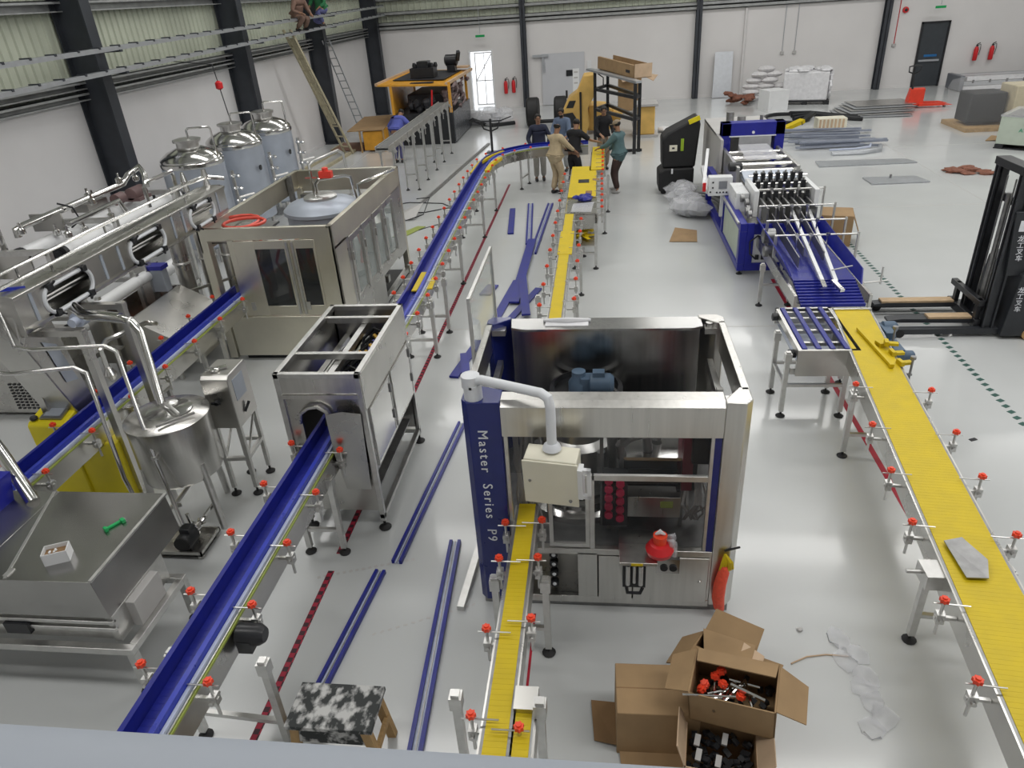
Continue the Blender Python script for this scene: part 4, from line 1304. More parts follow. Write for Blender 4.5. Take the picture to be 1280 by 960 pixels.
part('valve', MB().lathe((-3.95, 5.16, .19), [(.03, -.03), (.045, 0), (.03, .03)], 10, 'y').bar((-3.93, 5.2, .22), (-3.86, 5.34, .3), .02, .03), POL, U)

# pedestal box
Q = thing('pedestal_box', 'narrow steel control box on a four-legged stand right of the round mixing tank', 'control box', (-3.84, 6.05, 0))
part('cabinet', MB().prism([(5.84, .84), (5.84, 1.40), (5.88, 1.44), (6.24, 1.44), (6.26, 1.40), (6.26, .84)], 'x', -3.98, -3.69), STEELH, Q, bevel=.008)
part('front_switch', MB().lathe((-3.85, 5.84, 1.16), [(.02, 0), (.03, -.01), (.03, -.04), (.02, -.05)], 10, 'y').bar((-3.9, 5.8, 1.16), (-3.8, 5.8, 1.16), .02), BLK, Q)
part('film_label', MB().box(-3.69, -3.686, 5.92, 6.14, 1.12, 1.36), FILM, Q)
part('side_handle', MB().bar((-3.685, 6.0, .95), (-3.66, 6.08, 1.03), .02), BLK, Q)
part('top_fitting', MB().lathe((-3.87, 5.96, 1.44), [(.04, 0), (.05, .01), (.05, .03), (.02, .04)], 14).bar((-3.95, 5.95, 1.45), (-3.78, 6.05, 1.455), .06, .02), POL, Q)
for x, y in ((-3.95, 5.84), (-3.71, 5.86), (-3.74, 6.26), (-3.96, 6.24)):
    l = part('leg', MB().bar((x, y, .09), (x + (.0), y, .85), .042), TUBE, Q)
    inst('foot', FOOT, l, (x, y, 0))
part('brace', MB().bar((-3.95, 5.84, .46), (-3.71, 5.86, .46), .04).bar((-3.71, 5.86, .46), (-3.74, 6.26, .46), .04).bar((-3.74, 6.26, .46), (-3.96, 6.24, .46), .04)
     .bar((-3.71, 5.86, .46), (-3.74, 6.22, .78), .02).bar((-3.95, 5.84, .46), (-3.95, 6.2, .8), .02), TUBE, Q)

# yellow cabinet under the duct
C_ = thing('control_cabinet', 'bright yellow steel control cabinet with a tilted screen under the blue conveyor', 'cabinet', (-5.5, 5.75, 0))
cb = part('body', MB().prism([(-5.88, .05), (-5.88, .98), (-5.86, 1.02), (-5.80, 1.06), (-5.42, .96), (-5.36, .93), (-5.30, .86), (-5.28, .05)], 'y', 5.62, 6.0) if 0 else
          MB().prism([(5.60, .06), (5.60, 1.0), (5.63, 1.03), (5.98, 1.12), (6.0, 1.1), (6.0, .06)], 'x', -5.86, -5.44), YELC, C_, bevel=.015)
part('body', MB().box(-5.5, -4.98, 5.63, 5.99, .06, .78), YELC, C_, bevel=.015)
part('base', MB().box(-5.8, -5.02, 5.66, 5.96, 0, .06), BLK, C_)
sc = part('screen', MB().sheet([(-5.74, 5.66, 1.055), (-5.50, 5.66, 1.055), (-5.50, 5.92, 1.12), (-5.74, 5.92, 1.12)], .02), DSTEEL, C_)
part('display', MB().sheet([(-5.71, 5.69, 1.075), (-5.53, 5.69, 1.075), (-5.53, 5.89, 1.125), (-5.71, 5.89, 1.125)], .008), FILM, sc)
part('emergency_button', MB().lathe((-5.8, 5.66, 1.05), [(.035, 0), (.04, .02), (.03, .035)], 12), BLK, C_)

# perforated cabinet at the frame edge
X_ = thing('perforated_cabinet', 'plain steel cabinet with a perforated lower front at the left edge behind the pipes', 'cabinet', (-7.6, 7.6, 0))
part('body', MB().box(-8.3, -7.05, 7.42, 8.2, .05, 1.0), STEELH, X_, bevel=.01)
pf = MB()
for i in range(9):
    for j_ in range(9):
        pf.box(-7.75 + i * .07, -7.715 + i * .07, 7.405, 7.42, .12 + j_ * .045, .14 + j_ * .045)
part('perforation', pf, BLK, X_, kind='stuff')
part('corner_feet', MB().box(-8.28, -8.2, 7.44, 7.52, 0, .05).box(-7.15, -7.07, 7.44, 7.52, 0, .05).box(-7.15, -7.07, 8.1, 8.18, 0, .05).box(-8.28, -8.2, 8.1, 8.18, 0, .05), BLK, X_)
# ------------------------------------------------------------------ cap hopper in the foreground
Hp = thing('cap_hopper', 'big closed steel hopper on a tube frame in the left foreground, seam across its top', 'hopper', (-4.5, 3.85, 0))
part('body', MB().prism([(-5.9, .74), (-5.9, 1.1), (-3.63, 1.1), (-3.60, .74)], 'y', 3.40, 4.41), HOPST, Hp, bevel=.004)
part('top_sheet', MB().box(-5.9, -4.60, 3.39, 4.42, 1.1, 1.106).box(-4.595, -3.62, 3.39, 4.42, 1.1, 1.106), HOPST, Hp, bevel=.002)
part('seam_strip', MB().bar((-4.3, 3.40, 1.108), (-4.64, 4.41, 1.108), .02, .006).box(-3.64, -3.615, 3.4, 4.42, 1.095, 1.112).box(-4.33, -4.29, 3.42, 3.5, 1.106, 1.115), TUBE, Hp)
m = MB().box(-5.9, -3.48, 3.34, 3.40, .42, .48).box(-5.9, -3.48, 4.08, 4.14, .42, .48).box(-3.54, -3.48, 3.40, 4.08, .42, .48)
m.box(-5.9, -3.6, 3.40, 3.44, .60, .63).box(-5.9, -3.6, 3.40, 3.44, .67, .70).box(-3.66, -3.60, 3.42, 4.1, .48, .74).box(-5.9, -3.66, 3.44, 3.46, .48, .74)
part('frame', m, TUBE, Hp, bevel=.004)
for x, y in ((-3.51, 3.37), (-3.51, 4.11), (-5.2, 3.37), (-5.2, 4.11)):
    l = part('leg', MB().bar((x, y, .08), (x, y, .42), .06), TUBE, Hp)
    inst('foot', FOOT, l, (x, y, 0), sc=(1.1, 1.1, 1))
part('drive_cover', MB().box(-3.70, -3.53, 3.58, 3.92, .48, .72), GREYC, Hp, 'matt grey drive cover', bevel=.004)
part('belt_end', MB().box(-3.82, -3.70, 3.46, 3.60, .60, .72).box(-4.5, -4.3, 3.38, 3.42, .56, .66), BLK, Hp)
part('elevator_side', MB().tube([(-5.75, 5.0, 1.62), (-5.2, 4.62, 1.38), (-4.85, 4.36, 1.2), (-4.74, 4.28, 1.10)], .055, 12), POL, Hp, 'thick bright pipe entering the top')
part('blue_bin', MB().prism([(3.9, 1.106), (4.3, 1.106), (4.38, 1.34), (3.9, 1.34)], 'x', -5.6, -4.93), MBLUE, Hp, 'blue plate standing at the left edge')
t = thing('small_carton', 'small white and brown carton holding loose bits on top of the steel hopper', 'box', (-4.02, 3.62, 1.106))
rot = Matrix.Translation((-4.02, 3.62, 1.106)) @ Matrix.Rotation(R(24), 4, 'Z')
part('carton', MB().box(-.085, .085, -.06, -.055, 0, .10, m=rot).box(-.085, .085, .055, .06, 0, .10, m=rot).box(-.085, -.08, -.06, .06, 0, .1, m=rot).box(.08, .085, -.06, .06, 0, .1, m=rot).box(-.08, .08, -.055, .055, 0, .06, m=rot), WHITE, t)
part('lining', MB().box(-.079, .079, -.054, .054, .06, .066, m=rot), CARDD, t)
m = MB()
for k in range(8):
    m.lathe(rot @ V((random.uniform(-.05, .02), random.uniform(-.03, .03), .066)), [(.006, 0), (.01, .006), (.006, .012)], 6)
part('loose_bits', m, WHITE, t, kind='stuff')
rot = Matrix.Translation((-3.82, 4.0, 1.106)) @ Matrix.Rotation(R(58), 4, 'Z')
t = thing('tape_dispenser', 'green plastic tape gun lying near the right edge of the steel hopper', 'tape dispenser', (-3.82, 4.0, 1.106))
part('body', MB().box(-.08, .08, -.012, .012, 0, .02, m=rot).box(-.08, -.055, -.03, .012, 0, .035, m=rot).box(.05, .08, -.035, .012, 0, .03, m=rot), GREEN, t, bevel=.004)
part('blade', MB().box(.08, .09, -.03, .01, .0, .02, m=rot), DSTEEL, t)

# ------------------------------------------------------------------ pressure tanks by the left wall
def ptank(label, y, first=None):
    if first:
        return dup(first, (-8.2, y, 0), 0, label)
    t = thing('pressure_tank', label, 'tank', (-8.2, y, 0), 'three film-wrapped steel tanks by the left wall')
    c = (-8.2, y, 0)
    part('shell', MB().lathe(c, [(.45, .28), (.6, .36), (.6, 1.95)], 36), FILM, t, 'body wrapped in pale blue film')
    part('dome', MB().lathe(c, [(.605, 1.94), (.615, 1.97), (.615, 2.02), (.59, 2.04), (.60, 2.07), (.57, 2.11), (.45, 2.2), (.27, 2.27), (.24, 2.28)], 36), POL, t)
    part('manhole', MB().lathe(c, [(.22, 2.26), (.22, 2.38), (.27, 2.385), (.27, 2.43), (.2, 2.45), (0, 2.455)], 28), TUBE, t)
    part('vent_pipe', MB().tube([(-8.1, y - .1, 2.44), (-8.1, y - .1, 2.6), (-8.07, y - .08, 2.64), (-7.68, y, 2.64), (-7.65, y, 2.61), (-7.63, y, 2.05)], .022, 8), POL, t)
    part('gauge', MB().lathe((-7.6, y - .25, 1.5), [(.01, 0), (.06, .01), (.06, .03), (0, .035)], 12, 'x'), BLK, t)
    vp = part('valve_column', MB().cyl((-7.5, y + .15, .5), (-7.5, y + .15, 1.75), .04, 10).cyl((-7.5, y + .15, 1.2), (-7.3, y + .5, 1.2), .025, 8), TUBE, t)
    m = MB()
    for z in (.9, 1.15, 1.4, 1.65):
        m.lathe((-7.5, y + .15, z), [(.05, -.03), (.07, 0), (.05, .03)], 10).cyl((-7.5, y + .15, z), (-7.38, y + .12, z), .03, 8).ball((-7.36, y + .12, z), .04, 8)
    part('valve', m, POL, vp)
    for a in (.6, 2.2, 3.8, 5.4):
        part('leg', MB().cyl((-8.2 + .48 * math.cos(a), y + .48 * math.sin(a), 0), (-8.2 + .48 * math.cos(a), y + .48 * math.sin(a), .4), .04, 10), TUBE, t)
    return t


pt = ptank('film-wrapped steel tank with domed top, nearest of three along the left wall', 13.97)
ptank('film-wrapped steel tank with domed top, middle of three along the left wall', 15.85, pt)
ptank('film-wrapped steel tank with domed top, farthest of three along the left wall', 17.6, pt)
t = thing('hanging_sensor', 'thin rod with a red cap above the middle film-wrapped tank', 'rod', (-8.15, 15.85, 2.46))
part('rod', MB().cyl((-8.15, 15.85, 2.46), (-8.5, 16.3, 3.6), .012, 6).bar((-8.5, 16.3, 3.6), (-9.6, 16.6, 3.7), .015), BLK, t)
part('cap', MB().lathe((-8.36, 16.12, 3.1), [(.04, 0), (.08, .03), (.08, .14), (.03, .18)], 10), RED, t)
t = thing('drain_pipe', 'bent grey pipe standing right of the farthest film-wrapped tank', 'pipe', (-7.1, 18.3, 0))
part('pipe', MB().tube([(-7.4, 17.9, .2), (-7.4, 17.9, 1.05), (-7.32, 18.0, 1.12), (-6.95, 18.9, 1.2), (-6.85, 19.0, 1.1), (-6.8, 19.0, 0)], .04, 8), TUBE, t)
part('flange', MB().lathe((-6.8, 19.0, 0), [(.09, 0), (.09, .02)], 10), TUBE, t)

# ------------------------------------------------------------------ membrane filter skid
W = thing('membrane_skid', 'reverse osmosis skid of white membrane tubes on a steel frame behind the overhead duct', 'machine', (-7.8, 9.8, 0))
m = MB()
for y in (8.4, 9.9, 11.6):
    for x in (-8.3, -7.3):
        m.bar((x, y, 0), (x, y, 1.95), .07)
    m.bar((-8.3, y, 1.95), (-7.3, y, 1.95), .07).bar((-8.3, y, 1.0), (-7.3, y, 1.0), .06)
m.bar((-7.3, 8.4, .35), (-7.3, 11.6, .35), .07).bar((-8.3, 8.4, .35), (-8.3, 11.6, .35), .07)
part('frame', m, TUBE, W)
for x, z, ya, yb in ((-7.5, 1.78, 8.9, 12.0), (-7.95, 1.82, 8.7, 11.8), (-7.4, 1.35, 7.9, 9.2), (-7.75, 1.5, 7.7, 9.0), (-7.2, .9, 8.2, 11.0)):
    h = part('membrane_tube', MB().cyl((x, ya, z), (x, yb, z), .11, 18), WHITE, W)
    part('end_cap', MB().cyl((x, ya - .07, z), (x, ya, z), .118, 18).cyl((x, yb, z), (x, yb + .07, z), .118, 18).cyl((x, ya - .12, z), (x, ya - .07, z), .05, 10), BLK, h, 'black end cap')
part('header_pipe', MB().tube([(-8.0, 8.8, 2.05), (-8.0, 8.8, 2.15), (-7.95, 8.9, 2.18), (-7.9, 11.2, 2.2), (-7.9, 11.4, 2.3), (-7.75, 11.55, 2.4), (-7.6, 11.4, 2.3), (-7.6, 11.35, 2.1)], .05, 10)
     .tube([(-8.1, 6.0, 2.2), (-8.1, 8.5, 2.25), (-8.1, 8.6, 2.2), (-8.1, 8.6, 1.9)], .045, 10).tube([(-7.5, 9.2, 2.1), (-7.5, 10.4, 2.12), (-7.5, 10.5, 1.9)], .04, 10)
     .tube([(-7.35, 11.8, 1.8), (-7.35, 11.8, 2.2), (-7.3, 11.7, 2.27), (-7.3, 10.9, 2.27), (-7.28, 10.8, 2.2), (-7.28, 10.8, 1.9)], .035, 8), POL, W)
part('skid_panel', MB().box(-8.3, -7.7, 8.5, 8.53, 1.55, 1.9).box(-8.25, -7.75, 9.4, 9.43, 1.95, 2.2).box(-8.2, -7.9, 10.2, 10.7, 2.0, 2.12), STEELH, W)
part('feed_pump', MB().lathe((-7.7, 11.2, 2.05), [(.08, -.2), (.11, -.18), (.11, .15), (.07, .2)], 14, 'y').lathe((-7.7, 10.7, 2.08), [(.09, -.1), (.09, .1)], 12, 'y').box(-7.85, -7.55, 11.0, 11.35, 1.95, 2.0), M('dusky_pump', (.16, .10, .10), .5), W, 'dusky red-brown pump')
vl = MB()
for k in range(10):
    x, y, z = -7.9 + random.uniform(-.4, .5), 8.7 + k * .3, 2.0 + random.uniform(-.1, .3)
    vl.lathe((x, y, z), [(.03, -.05), (.055, -.03), (.055, .03), (.03, .05)], 10).cyl((x, y, z), (x, y, z + .12), .02, 6)
part('valve', vl, POL, W, kind='stuff')
part('cable_loop', MB().tube([(-7.9, 9.6, 2.3), (-7.8, 9.75, 2.2), (-7.78, 9.8, 2.0), (-7.9, 9.7, 1.9), (-8.0, 9.5, 2.0)], .014, 6), BLK, W)
W2 = thing('filter_bank', 'upright steel filter housings with a white dosing box between trough and filling machine', 'filter', (-6.4, 10.3, 0))
for x, y in ((-6.55, 10.1), (-6.25, 10.35), (-5.95, 10.5)):
    f = part('filter_housing', MB().lathe((x, y, .2), [(.1, 0), (.13, .03), (.13, 1.35), (.1, 1.45), (.04, 1.48)], 18), STEELH, W2)
    part('clamp_ring', MB().lathe((x, y, 1.2), [(.14, -.02), (.15, 0), (.14, .02)], 18), TUBE, f)
part('dosing_box', MB().box(-6.75, -6.5, 9.45, 9.6, .95, 1.3), FILM, W2, 'pale dosing box', bevel=.01)
part('dosing_lid', MB().box(-6.77, -6.48, 9.43, 9.62, 1.3, 1.36), MBLUE, W2)
part('bracket', MB().bar((-6.6, 9.55, 0), (-6.6, 9.55, .95), .05).bar((-6.62, 9.6, .8), (-5.95, 10.5, .8), .04).box(-6.9, -6.7, 9.4, 9.55, .8, 1.6), TUBE, W2)
part('pipework', MB().tube([(-6.55, 10.1, 1.68), (-6.5, 10.0, 1.8), (-6.25, 10.0, 1.8), (-6.25, 10.3, 1.68)], .03, 8).tube([(-5.95, 10.4, .4), (-5.8, 9.9, .35), (-5.7, 9.5, .4), (-5.7, 9.4, .9)], .03, 8)
     .lathe((-5.85, 9.7, .5), [(.04, -.06), (.07, 0), (.04, .06)], 10), POL, W2)
Z = thing('wash_trough', 'sloping steel trough of brownish water under a white tube, left of the blue conveyor', 'trough', (-6.3, 9.0, 0))
m = MB().prism([(-7.1, .3), (-7.1, .95), (-7.06, .95), (-7.06, .36), (-6.5, .36), (-6.5, .95), (-6.46, .95), (-5.62, .48), (-5.62, .3)], 'y', 8.40, 9.75)
m.box(-7.1, -6.46, 8.38, 8.42, .3, .95).box(-7.1, -6.46, 9.73, 9.77, .3, .95)
part('basin', m, STEELH, Z)
part('water', MB().box(-7.05, -6.51, 8.43, 9.72, .60, .61), M('brown_water', (.11, .05, .03), .08), Z, 'brownish water')
part('spray_tube', MB().cyl((-6.75, 7.95, 1.22), (-6.75, 9.75, 1.22), .085, 18), WHITE, Z)
part('tube_end', MB().cyl((-6.75, 7.80, 1.22), (-6.75, 7.95, 1.22), .10, 18).cyl((-6.75, 7.7, 1.22), (-6.75, 7.8, 1.22), .06, 12), PALE, Z)
m = MB()
for y in (8.3, 9.2, 9.72):
    m.bar((-6.75, y, 0), (-6.75, y, 1.34), .06)
m.bar((-6.75, 8.3, .3), (-6.75, 9.7, .3), .05).box(-6.9, -6.6, 8.2, 8.3, .6, .62)
part('tube_stand', m, TUBE, Z)
for x in (-6.9, -6.0):
    for y in (8.45, 9.7):
        part('leg', MB().bar((x, y, 0), (x, y, .3), .05), TUBE, Z)
part('pipe_bend', MB().tube([(-6.4, 7.6, .5), (-6.4, 7.6, .9), (-6.35, 7.7, .98), (-6.1, 8.2, 1.0), (-6.1, 8.4, .9)], .035, 8).lathe((-6.3, 7.5, .6), [(.04, -.08), (.08, 0), (.04, .08)], 10), POL, Z)
t = thing('low_platform', 'low steel platform on short legs behind the yellow cabinet', 'platform', (-6.6, 7.2, 0))
part('top', MB().box(-7.0, -5.8, 6.9, 7.9, .18, .21), STEELH, t, bevel=.004)
for x in (-6.96, -5.84):
    for y in (6.94, 7.86):
        part('leg', MB().bar((x, y, 0), (x, y, .18), .05), TUBE, t)

# ------------------------------------------------------------------ guide rails lying on the floor
def floor_rail(a, b, label, wd=.10, stripe=True, z=.0):
    a, b = V((a[0], a[1], 0)), V((b[0], b[1], 0))
    c = (a + b) / 2
    t = thing('guide_strip', label, 'plastic strip', (c.x, c.y, z), 'blue plastic strips lying on the floor')
    d = (b - a).normalized()
    n = V((d.y, -d.x, 0))
    up = V((0, 0, .02 + z))
    if stripe:
        part('edge', MB().bar(a + n * wd * .36 + up, b + n * wd * .36 + up, wd * .28, .04), BLUE, t)
        part('edge', MB().bar(a - n * wd * .36 + up, b - n * wd * .36 + up, wd * .28, .04), BLUE, t)
        part('channel', MB().bar(a + V((0, 0, .008 + z)), b + V((0, 0, .008 + z)), wd * .5, .012), PALE, t, 'pale metal channel')
        part('groove', MB().bar(a + V((0, 0, .016 + z)), b + V((0, 0, .016 + z)), wd * .10, .01), DSTEEL, t)
    else:
        part('strip', MB().bar(a + up, b + up, wd, .03), BLUE, t)
    return t


floor_rail((-1.70, 7.28), (-1.90, 4.84), 'striped blue plastic strip on the floor left of the machine post, the farther one')
floor_rail((-2.02, 4.72), (-2.16, 3.3), 'striped blue plastic strip on the floor, its near end by the paint-splashed stool')
floor_rail((-1.40, 5.15), (-1.29, 2.9), 'striped blue plastic strip on the floor between the stool and the yellow feed conveyor', .11)
floor_rail((-2.02, 8.45), (-1.84, 9.6), 'plain blue plastic strip, the longer of the small cross beside the raised window', .13, False)
floor_rail((-1.86, 8.5), (-1.98, 9.1), 'plain short blue plastic strip on the floor, crossing another beside the raised window', .12, False, .032)
floor_rail((-2.13, 16.95), (-1.96, 14.96), 'plain blue plastic strip on the floor, left of the far group of three', .13, False)
floor_rail((-1.73, 17.33), (-1.50, 14.2), 'striped blue plastic strip on the floor, middle of the far group of three', .13)
floor_rail((-1.24, 17.3), (-1.36, 13.6), 'striped blue plastic strip on the floor, right of the far group of three', .14)
floor_rail((-1.44, 14.4), (-1.46, 11.0), 'broad plain blue plastic strip on the floor leading towards the labelling machine', .17, False, .034)
floor_rail((-1.70, 10.3), (-1.52, 12.1), 'plain blue plastic strip on the floor, bowed left of the broad strip', .14, False)
floor_rail((-1.42, 12.1), (-1.20, 10.4), 'plain blue plastic strip on the floor, bent right of the broad strip', .14, False, .068)
floor_rail((-1.10, 11.7), (-1.48, 10.3), 'plain blue plastic strip lying under the broad strip near the labelling machine', .12, False)
floor_rail((-2.02, 11.45), (-1.93, 11.9), 'very short blue plastic offcut on the floor beside the raised window', .2, False)

# ------------------------------------------------------------------ splashed stool
t = thing('step_stool', 'wooden step stool with a paint-splashed black top in the near foreground', 'stool', (-1.79, 3.0, 0))
part('top', MB().box(-2.09, -1.49, 2.82, 3.17, .42, .455), SPLAT, t, bevel=.005)
part('apron', MB().box(-2.06, -1.52, 2.84, 2.86, .28, .42).box(-2.06, -1.52, 3.13, 3.15, .28, .42), SPLAT, t)
for x, sx in ((-2.03, -.06), (-1.55, .06)):
    for y in (2.86, 3.12):
        part('leg', MB().bar((x + sx, y, 0), (x, y, .42), .06, .05), WOOD, t)
part('side_rail', MB().bar((-1.5, 2.86, .2), (-1.5, 3.12, .2), .03, .05).bar((-2.08, 2.86, .2), (-2.08, 3.12, .2), .03, .05), WOOD, t)

# ------------------------------------------------------------------ cartons beside the labelling machine
def open_box(name, label, m, lx, ly, h, flaps, t=.008, mat=CARD, loc=None):
    """open carton in the frame m (origin bottom centre); flaps: side -> (angle, length)"""
    r = thing(name, label, 'box', loc or tuple(m.translation))
    b = MB()
    b.box(-lx / 2, lx / 2, -ly / 2, -ly / 2 + t, 0, h, m=m).box(-lx / 2, lx / 2, ly / 2 - t, ly / 2, 0, h, m=m)
    b.box(-lx / 2, -lx / 2 + t, -ly / 2, ly / 2, 0, h, m=m).box(lx / 2 - t, lx / 2, -ly / 2, ly / 2, 0, h, m=m).box(-lx / 2, lx / 2, -ly / 2, ly / 2, 0, t, m=m)
    part('carton', b, mat, r)
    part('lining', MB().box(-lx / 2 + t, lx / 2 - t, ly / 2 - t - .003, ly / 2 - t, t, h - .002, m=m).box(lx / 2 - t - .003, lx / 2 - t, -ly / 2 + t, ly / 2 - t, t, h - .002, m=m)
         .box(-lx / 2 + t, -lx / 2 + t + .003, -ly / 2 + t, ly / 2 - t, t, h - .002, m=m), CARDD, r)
    for s, (a, l) in flaps.items():
        ca, sa = math.cos(a), math.sin(a)
        if s in 'xX':
            k = 1 if s == 'X' else -1
            e = [(k * lx / 2, -ly / 2 + .01, h), (k * lx / 2, ly / 2 - .01, h), (k * (lx / 2 + l * ca), ly / 2 - .04, h + l * sa), (k * (lx / 2 + l * ca), -ly / 2 + .04, h + l * sa)]
        else:
            k = 1 if s == 'Y' else -1
            e = [(-lx / 2 + .01, k * ly / 2, h), (lx / 2 - .01, k * ly / 2, h), (lx / 2 - .02, k * (ly / 2 + l * ca), h + l * sa), (-lx / 2 + .02, k * (ly / 2 + l * ca), h + l * sa)]
        part('flap', MB().sheet([m @ V(p) for p in e], t), mat, r)
    return r


mt = Matrix.Translation((.36, 3.29, 0)) @ Matrix.Rotation(R(1), 4, 'Z')
b1 = thing('carton', 'large closed brown carton lying on the floor with flaps spread to its left and front', 'box', (.36, 3.29, 0))
part('carton', MB().box(-.27, .27, -.2, .2, .0, .42, m=mt), CARD, b1, bevel=.006)
part('flap', MB().sheet([mt @ V(p) for p in ((-.27, -.16, .03), (-.27, .16, .05), (-.44, .2, .012), (-.42, -.12, .012))], .008), CARDD, b1)
part('flap', MB().sheet([mt @ V(p) for p in ((-.25, -.2, .02), (.27, -.2, .02), (.25, -.34, .01), (-.24, -.33, .01))], .008), CARD, b1)
part('tape_seam', MB().box(-.272, .272, -.004, .004, .42, .4215, m=mt), CARDD, b1)
mt = Matrix.Translation((.74, 2.93, 0)) @ Matrix.Rotation(R(-8), 4, 'Z')
b2 = open_box('carton', 'open brown carton on the floor full of black plastic parts, under the carton of rods', mt, .44, .36, .36, {'x': (1.2, .14), 'X': (.9, .14)}, mat=CARDP)
m = MB()
for k in range(70):
    p = mt @ V((random.uniform(-.19, .19), random.uniform(-.15, .15), random.uniform(.22, .31)))
    m.bar(p, p + V((random.uniform(-.05, .05), random.uniform(-.05, .05), random.uniform(-.02, .03))), .035, .02)
part('black_parts', m, BLK, b2, kind='stuff')
m = MB()
for x, y in ((-.14, -.1), (-.02, -.12), (.02, .04), (-.15, .0)):
    p = mt @ V((x, y, .325))
    m.bar(p, p + V((.02, .07, .015)), .035, .02)
part('grey_parts', m, GREYC, b2)
mt = Matrix.Translation((.82, 3.58, -.05)) @ Matrix.Rotation(R(-30), 4, 'Z')
b3 = open_box('carton', 'crumpled brown carton with folded-over flaps behind the carton of rods', mt, .40, .36, .44, {'x': (-.7, .18), 'Y': (.35, .2), 'X': (.3, .2), 'y': (2.6, .16)})
part('folded_flap', MB().sheet([mt @ V(p) for p in ((-.2, .18, .46), (.18, .2, .50), (.22, -.1, .52), (-.05, -.16, .50))], .008), CARD, b3)
part('printed_flap', MB().sheet([mt @ V(p) for p in ((.1, .18, .5), (.26, .14, .5), (.30, -.16, .44), (.14, -.14, .5))], .008), CARDP, b3)
mt = Matrix.Translation((.85, 3.17, .45)) @ Matrix.Rotation(R(-16), 4, 'Z') @ Matrix.Rotation(R(-4), 4, 'Y') @ Matrix.Rotation(R(6), 4, 'X')
b4 = open_box('carton', 'open brown carton holding steel rods and red knobs, on top of the stacked cartons', mt, .52, .34, .28, {'x': (-.45, .17), 'X': (-.55, .20), 'Y': (2.9, .12)})
m = MB()
for k in range(9):
    p = mt @ V((random.uniform(-.12, .12), random.uniform(-.08, .08), random.uniform(.16, .20)))
    a = random.uniform(-.8, .8) + (PI / 2 if k % 3 == 0 else 0)
    d = V((math.cos(a), math.sin(a), random.uniform(-.1, .2))) * random.uniform(.09, .14)
    m.cyl(p - d, p + d, .009, 6)
rr = MB().cyl(mt @ V((-.29, -.19, .285)), mt @ V((.02, -.10, .25)), .008, 6).cyl(mt @ V((-.02, -.02, .25)), mt @ V((.19, -.06, .22)), .014, 6)
m.add(rr.v, rr.f)
t = solo('steel_rods', m, POL, 'loose bright steel rods lying in the open carton on top', 'rods')
for k, (x, y) in enumerate(((-.17, -.01), (-.13, .02), (-.09, -.03), (-.08, .06), (-.16, -.06), (.03, -.08))):
    o = bpy.data.objects.new('star_knob', KN)
    COL.objects.link(o)
    o.location = mt @ V((x, y, .13 + .012 * (k % 4)))
    o.rotation_euler = (random.uniform(-.5, .5), random.uniform(-.5, .5), random.random())
    o['label'] = 'loose red star knob lying in the open carton of steel rods'
    o['category'] = 'knob'
    o['group'] = 'red knobs in the open carton'
m = MB()
for k in range(40):
    p = mt @ V((random.uniform(-.22, .22), random.uniform(-.13, .13), random.uniform(.08, .13)))
    m.bar(p, p + V((random.uniform(-.05, .05), random.uniform(-.05, .05), .01)), .04, .025)
part('dark_fittings', m, BLK, b4, kind='stuff')
# small litter
t = thing('plastic_strip', 'crumpled clear plastic strip on the floor right of the cartons', 'litter', (1.72, 4.1, 0))
m = MB()
for k in range(8):
    m.ball((1.85 + random.uniform(-.03, .12), 4.15 - k * .11 + random.uniform(-.02, .02), .008), .09, 7, (1, 1.2, .12), .3)
part('film', m, PLAS, t)
t = thing('strap_end', 'thin pale strap lying on the floor right of the cartons', 'strap', (1.55, 4.0, 0))
part('strap', MB().tube([(1.42, 3.9, .006), (1.55, 3.97, .008), (1.7, 4.0, .006), (1.86, 3.99, .008)], .006, 5), CARDP, t)
part('knot', MB().ball((1.87, 3.99, .012), .014, 6), PLAS, t)
solo('film_scrap', MB().ball((1.56, 4.23, .012), .022, 8, (1.2, 1, .5), .3), GREYC, 'tiny grey film scrap on the floor above the cartons', 'litter')
solo('black_chip', MB().box(3.98, 4.06, 7.0, 7.04, 0, .008, rz=.4), BLK, 'tiny black chip on the floor right of the wide yellow conveyor', 'litter')
solo('grey_card', MB().sheet([(-1.93, 9.2, .004), (-1.78, 9.3, .006), (-1.72, 9.18, .004), (-1.86, 9.1, .005)], .005), GREYC, 'small grey card on the floor beside the blue strips', 'card')
# ------------------------------------------------------------------ film packing machine
G = thing('packing_machine', 'blue-framed film packing machine with rollers, a bank of black grippers and a blue infeed belt', 'machine', (2.95, 13.5, 0))
gx0, gx1, gy0, gy1 = 2.33, 3.62, 12.2, 16.6
m = MB()
for x in (gx0, gx1 - .12):
    m.box(x, x + .12, gy0, gy1, .78, .92).box(x, x + .12, gy0, gy1, .08, .2)
    for y in (gy0, 14.1, gy1 - .12):
        m.box(x, x + .12, y, y + .16, .2, .78)
m.box(gx0 + .12, gx1 - .12, gy0, gy0 + .05, .08, .22).box(gx0 + .12, gx0 + .24, gy0, gy0 + .05, .2, .92).box(gx0 + .12, gx1 - .12, gy0 + .02, gy0 + .06, .72, .9)
part('base_frame', m, MBLUE, G, bevel=.008)
part('base_top', MB().box(gx0 + .12, gx1 - .12, gy0 + .1, gy1, .84, .87), STEELH, G)
part('side_panel', MB().box(gx0 + .03, gx0 + .05, gy0 + .16, 14.1, .2, .78), CRATE, G, 'pale green side panel')
part('side_rail', MB().bar((gx0 - .01, 12.3, .90), (gx0 - .01, 15.2, .90), .05, .03), TUBE, G)
pe = part('electrical_panel', MB().box(gx0 + .24, 3.12, gy0 + .03, gy0 + .05, .2, .72), WHITE, G, 'white electrical panel')
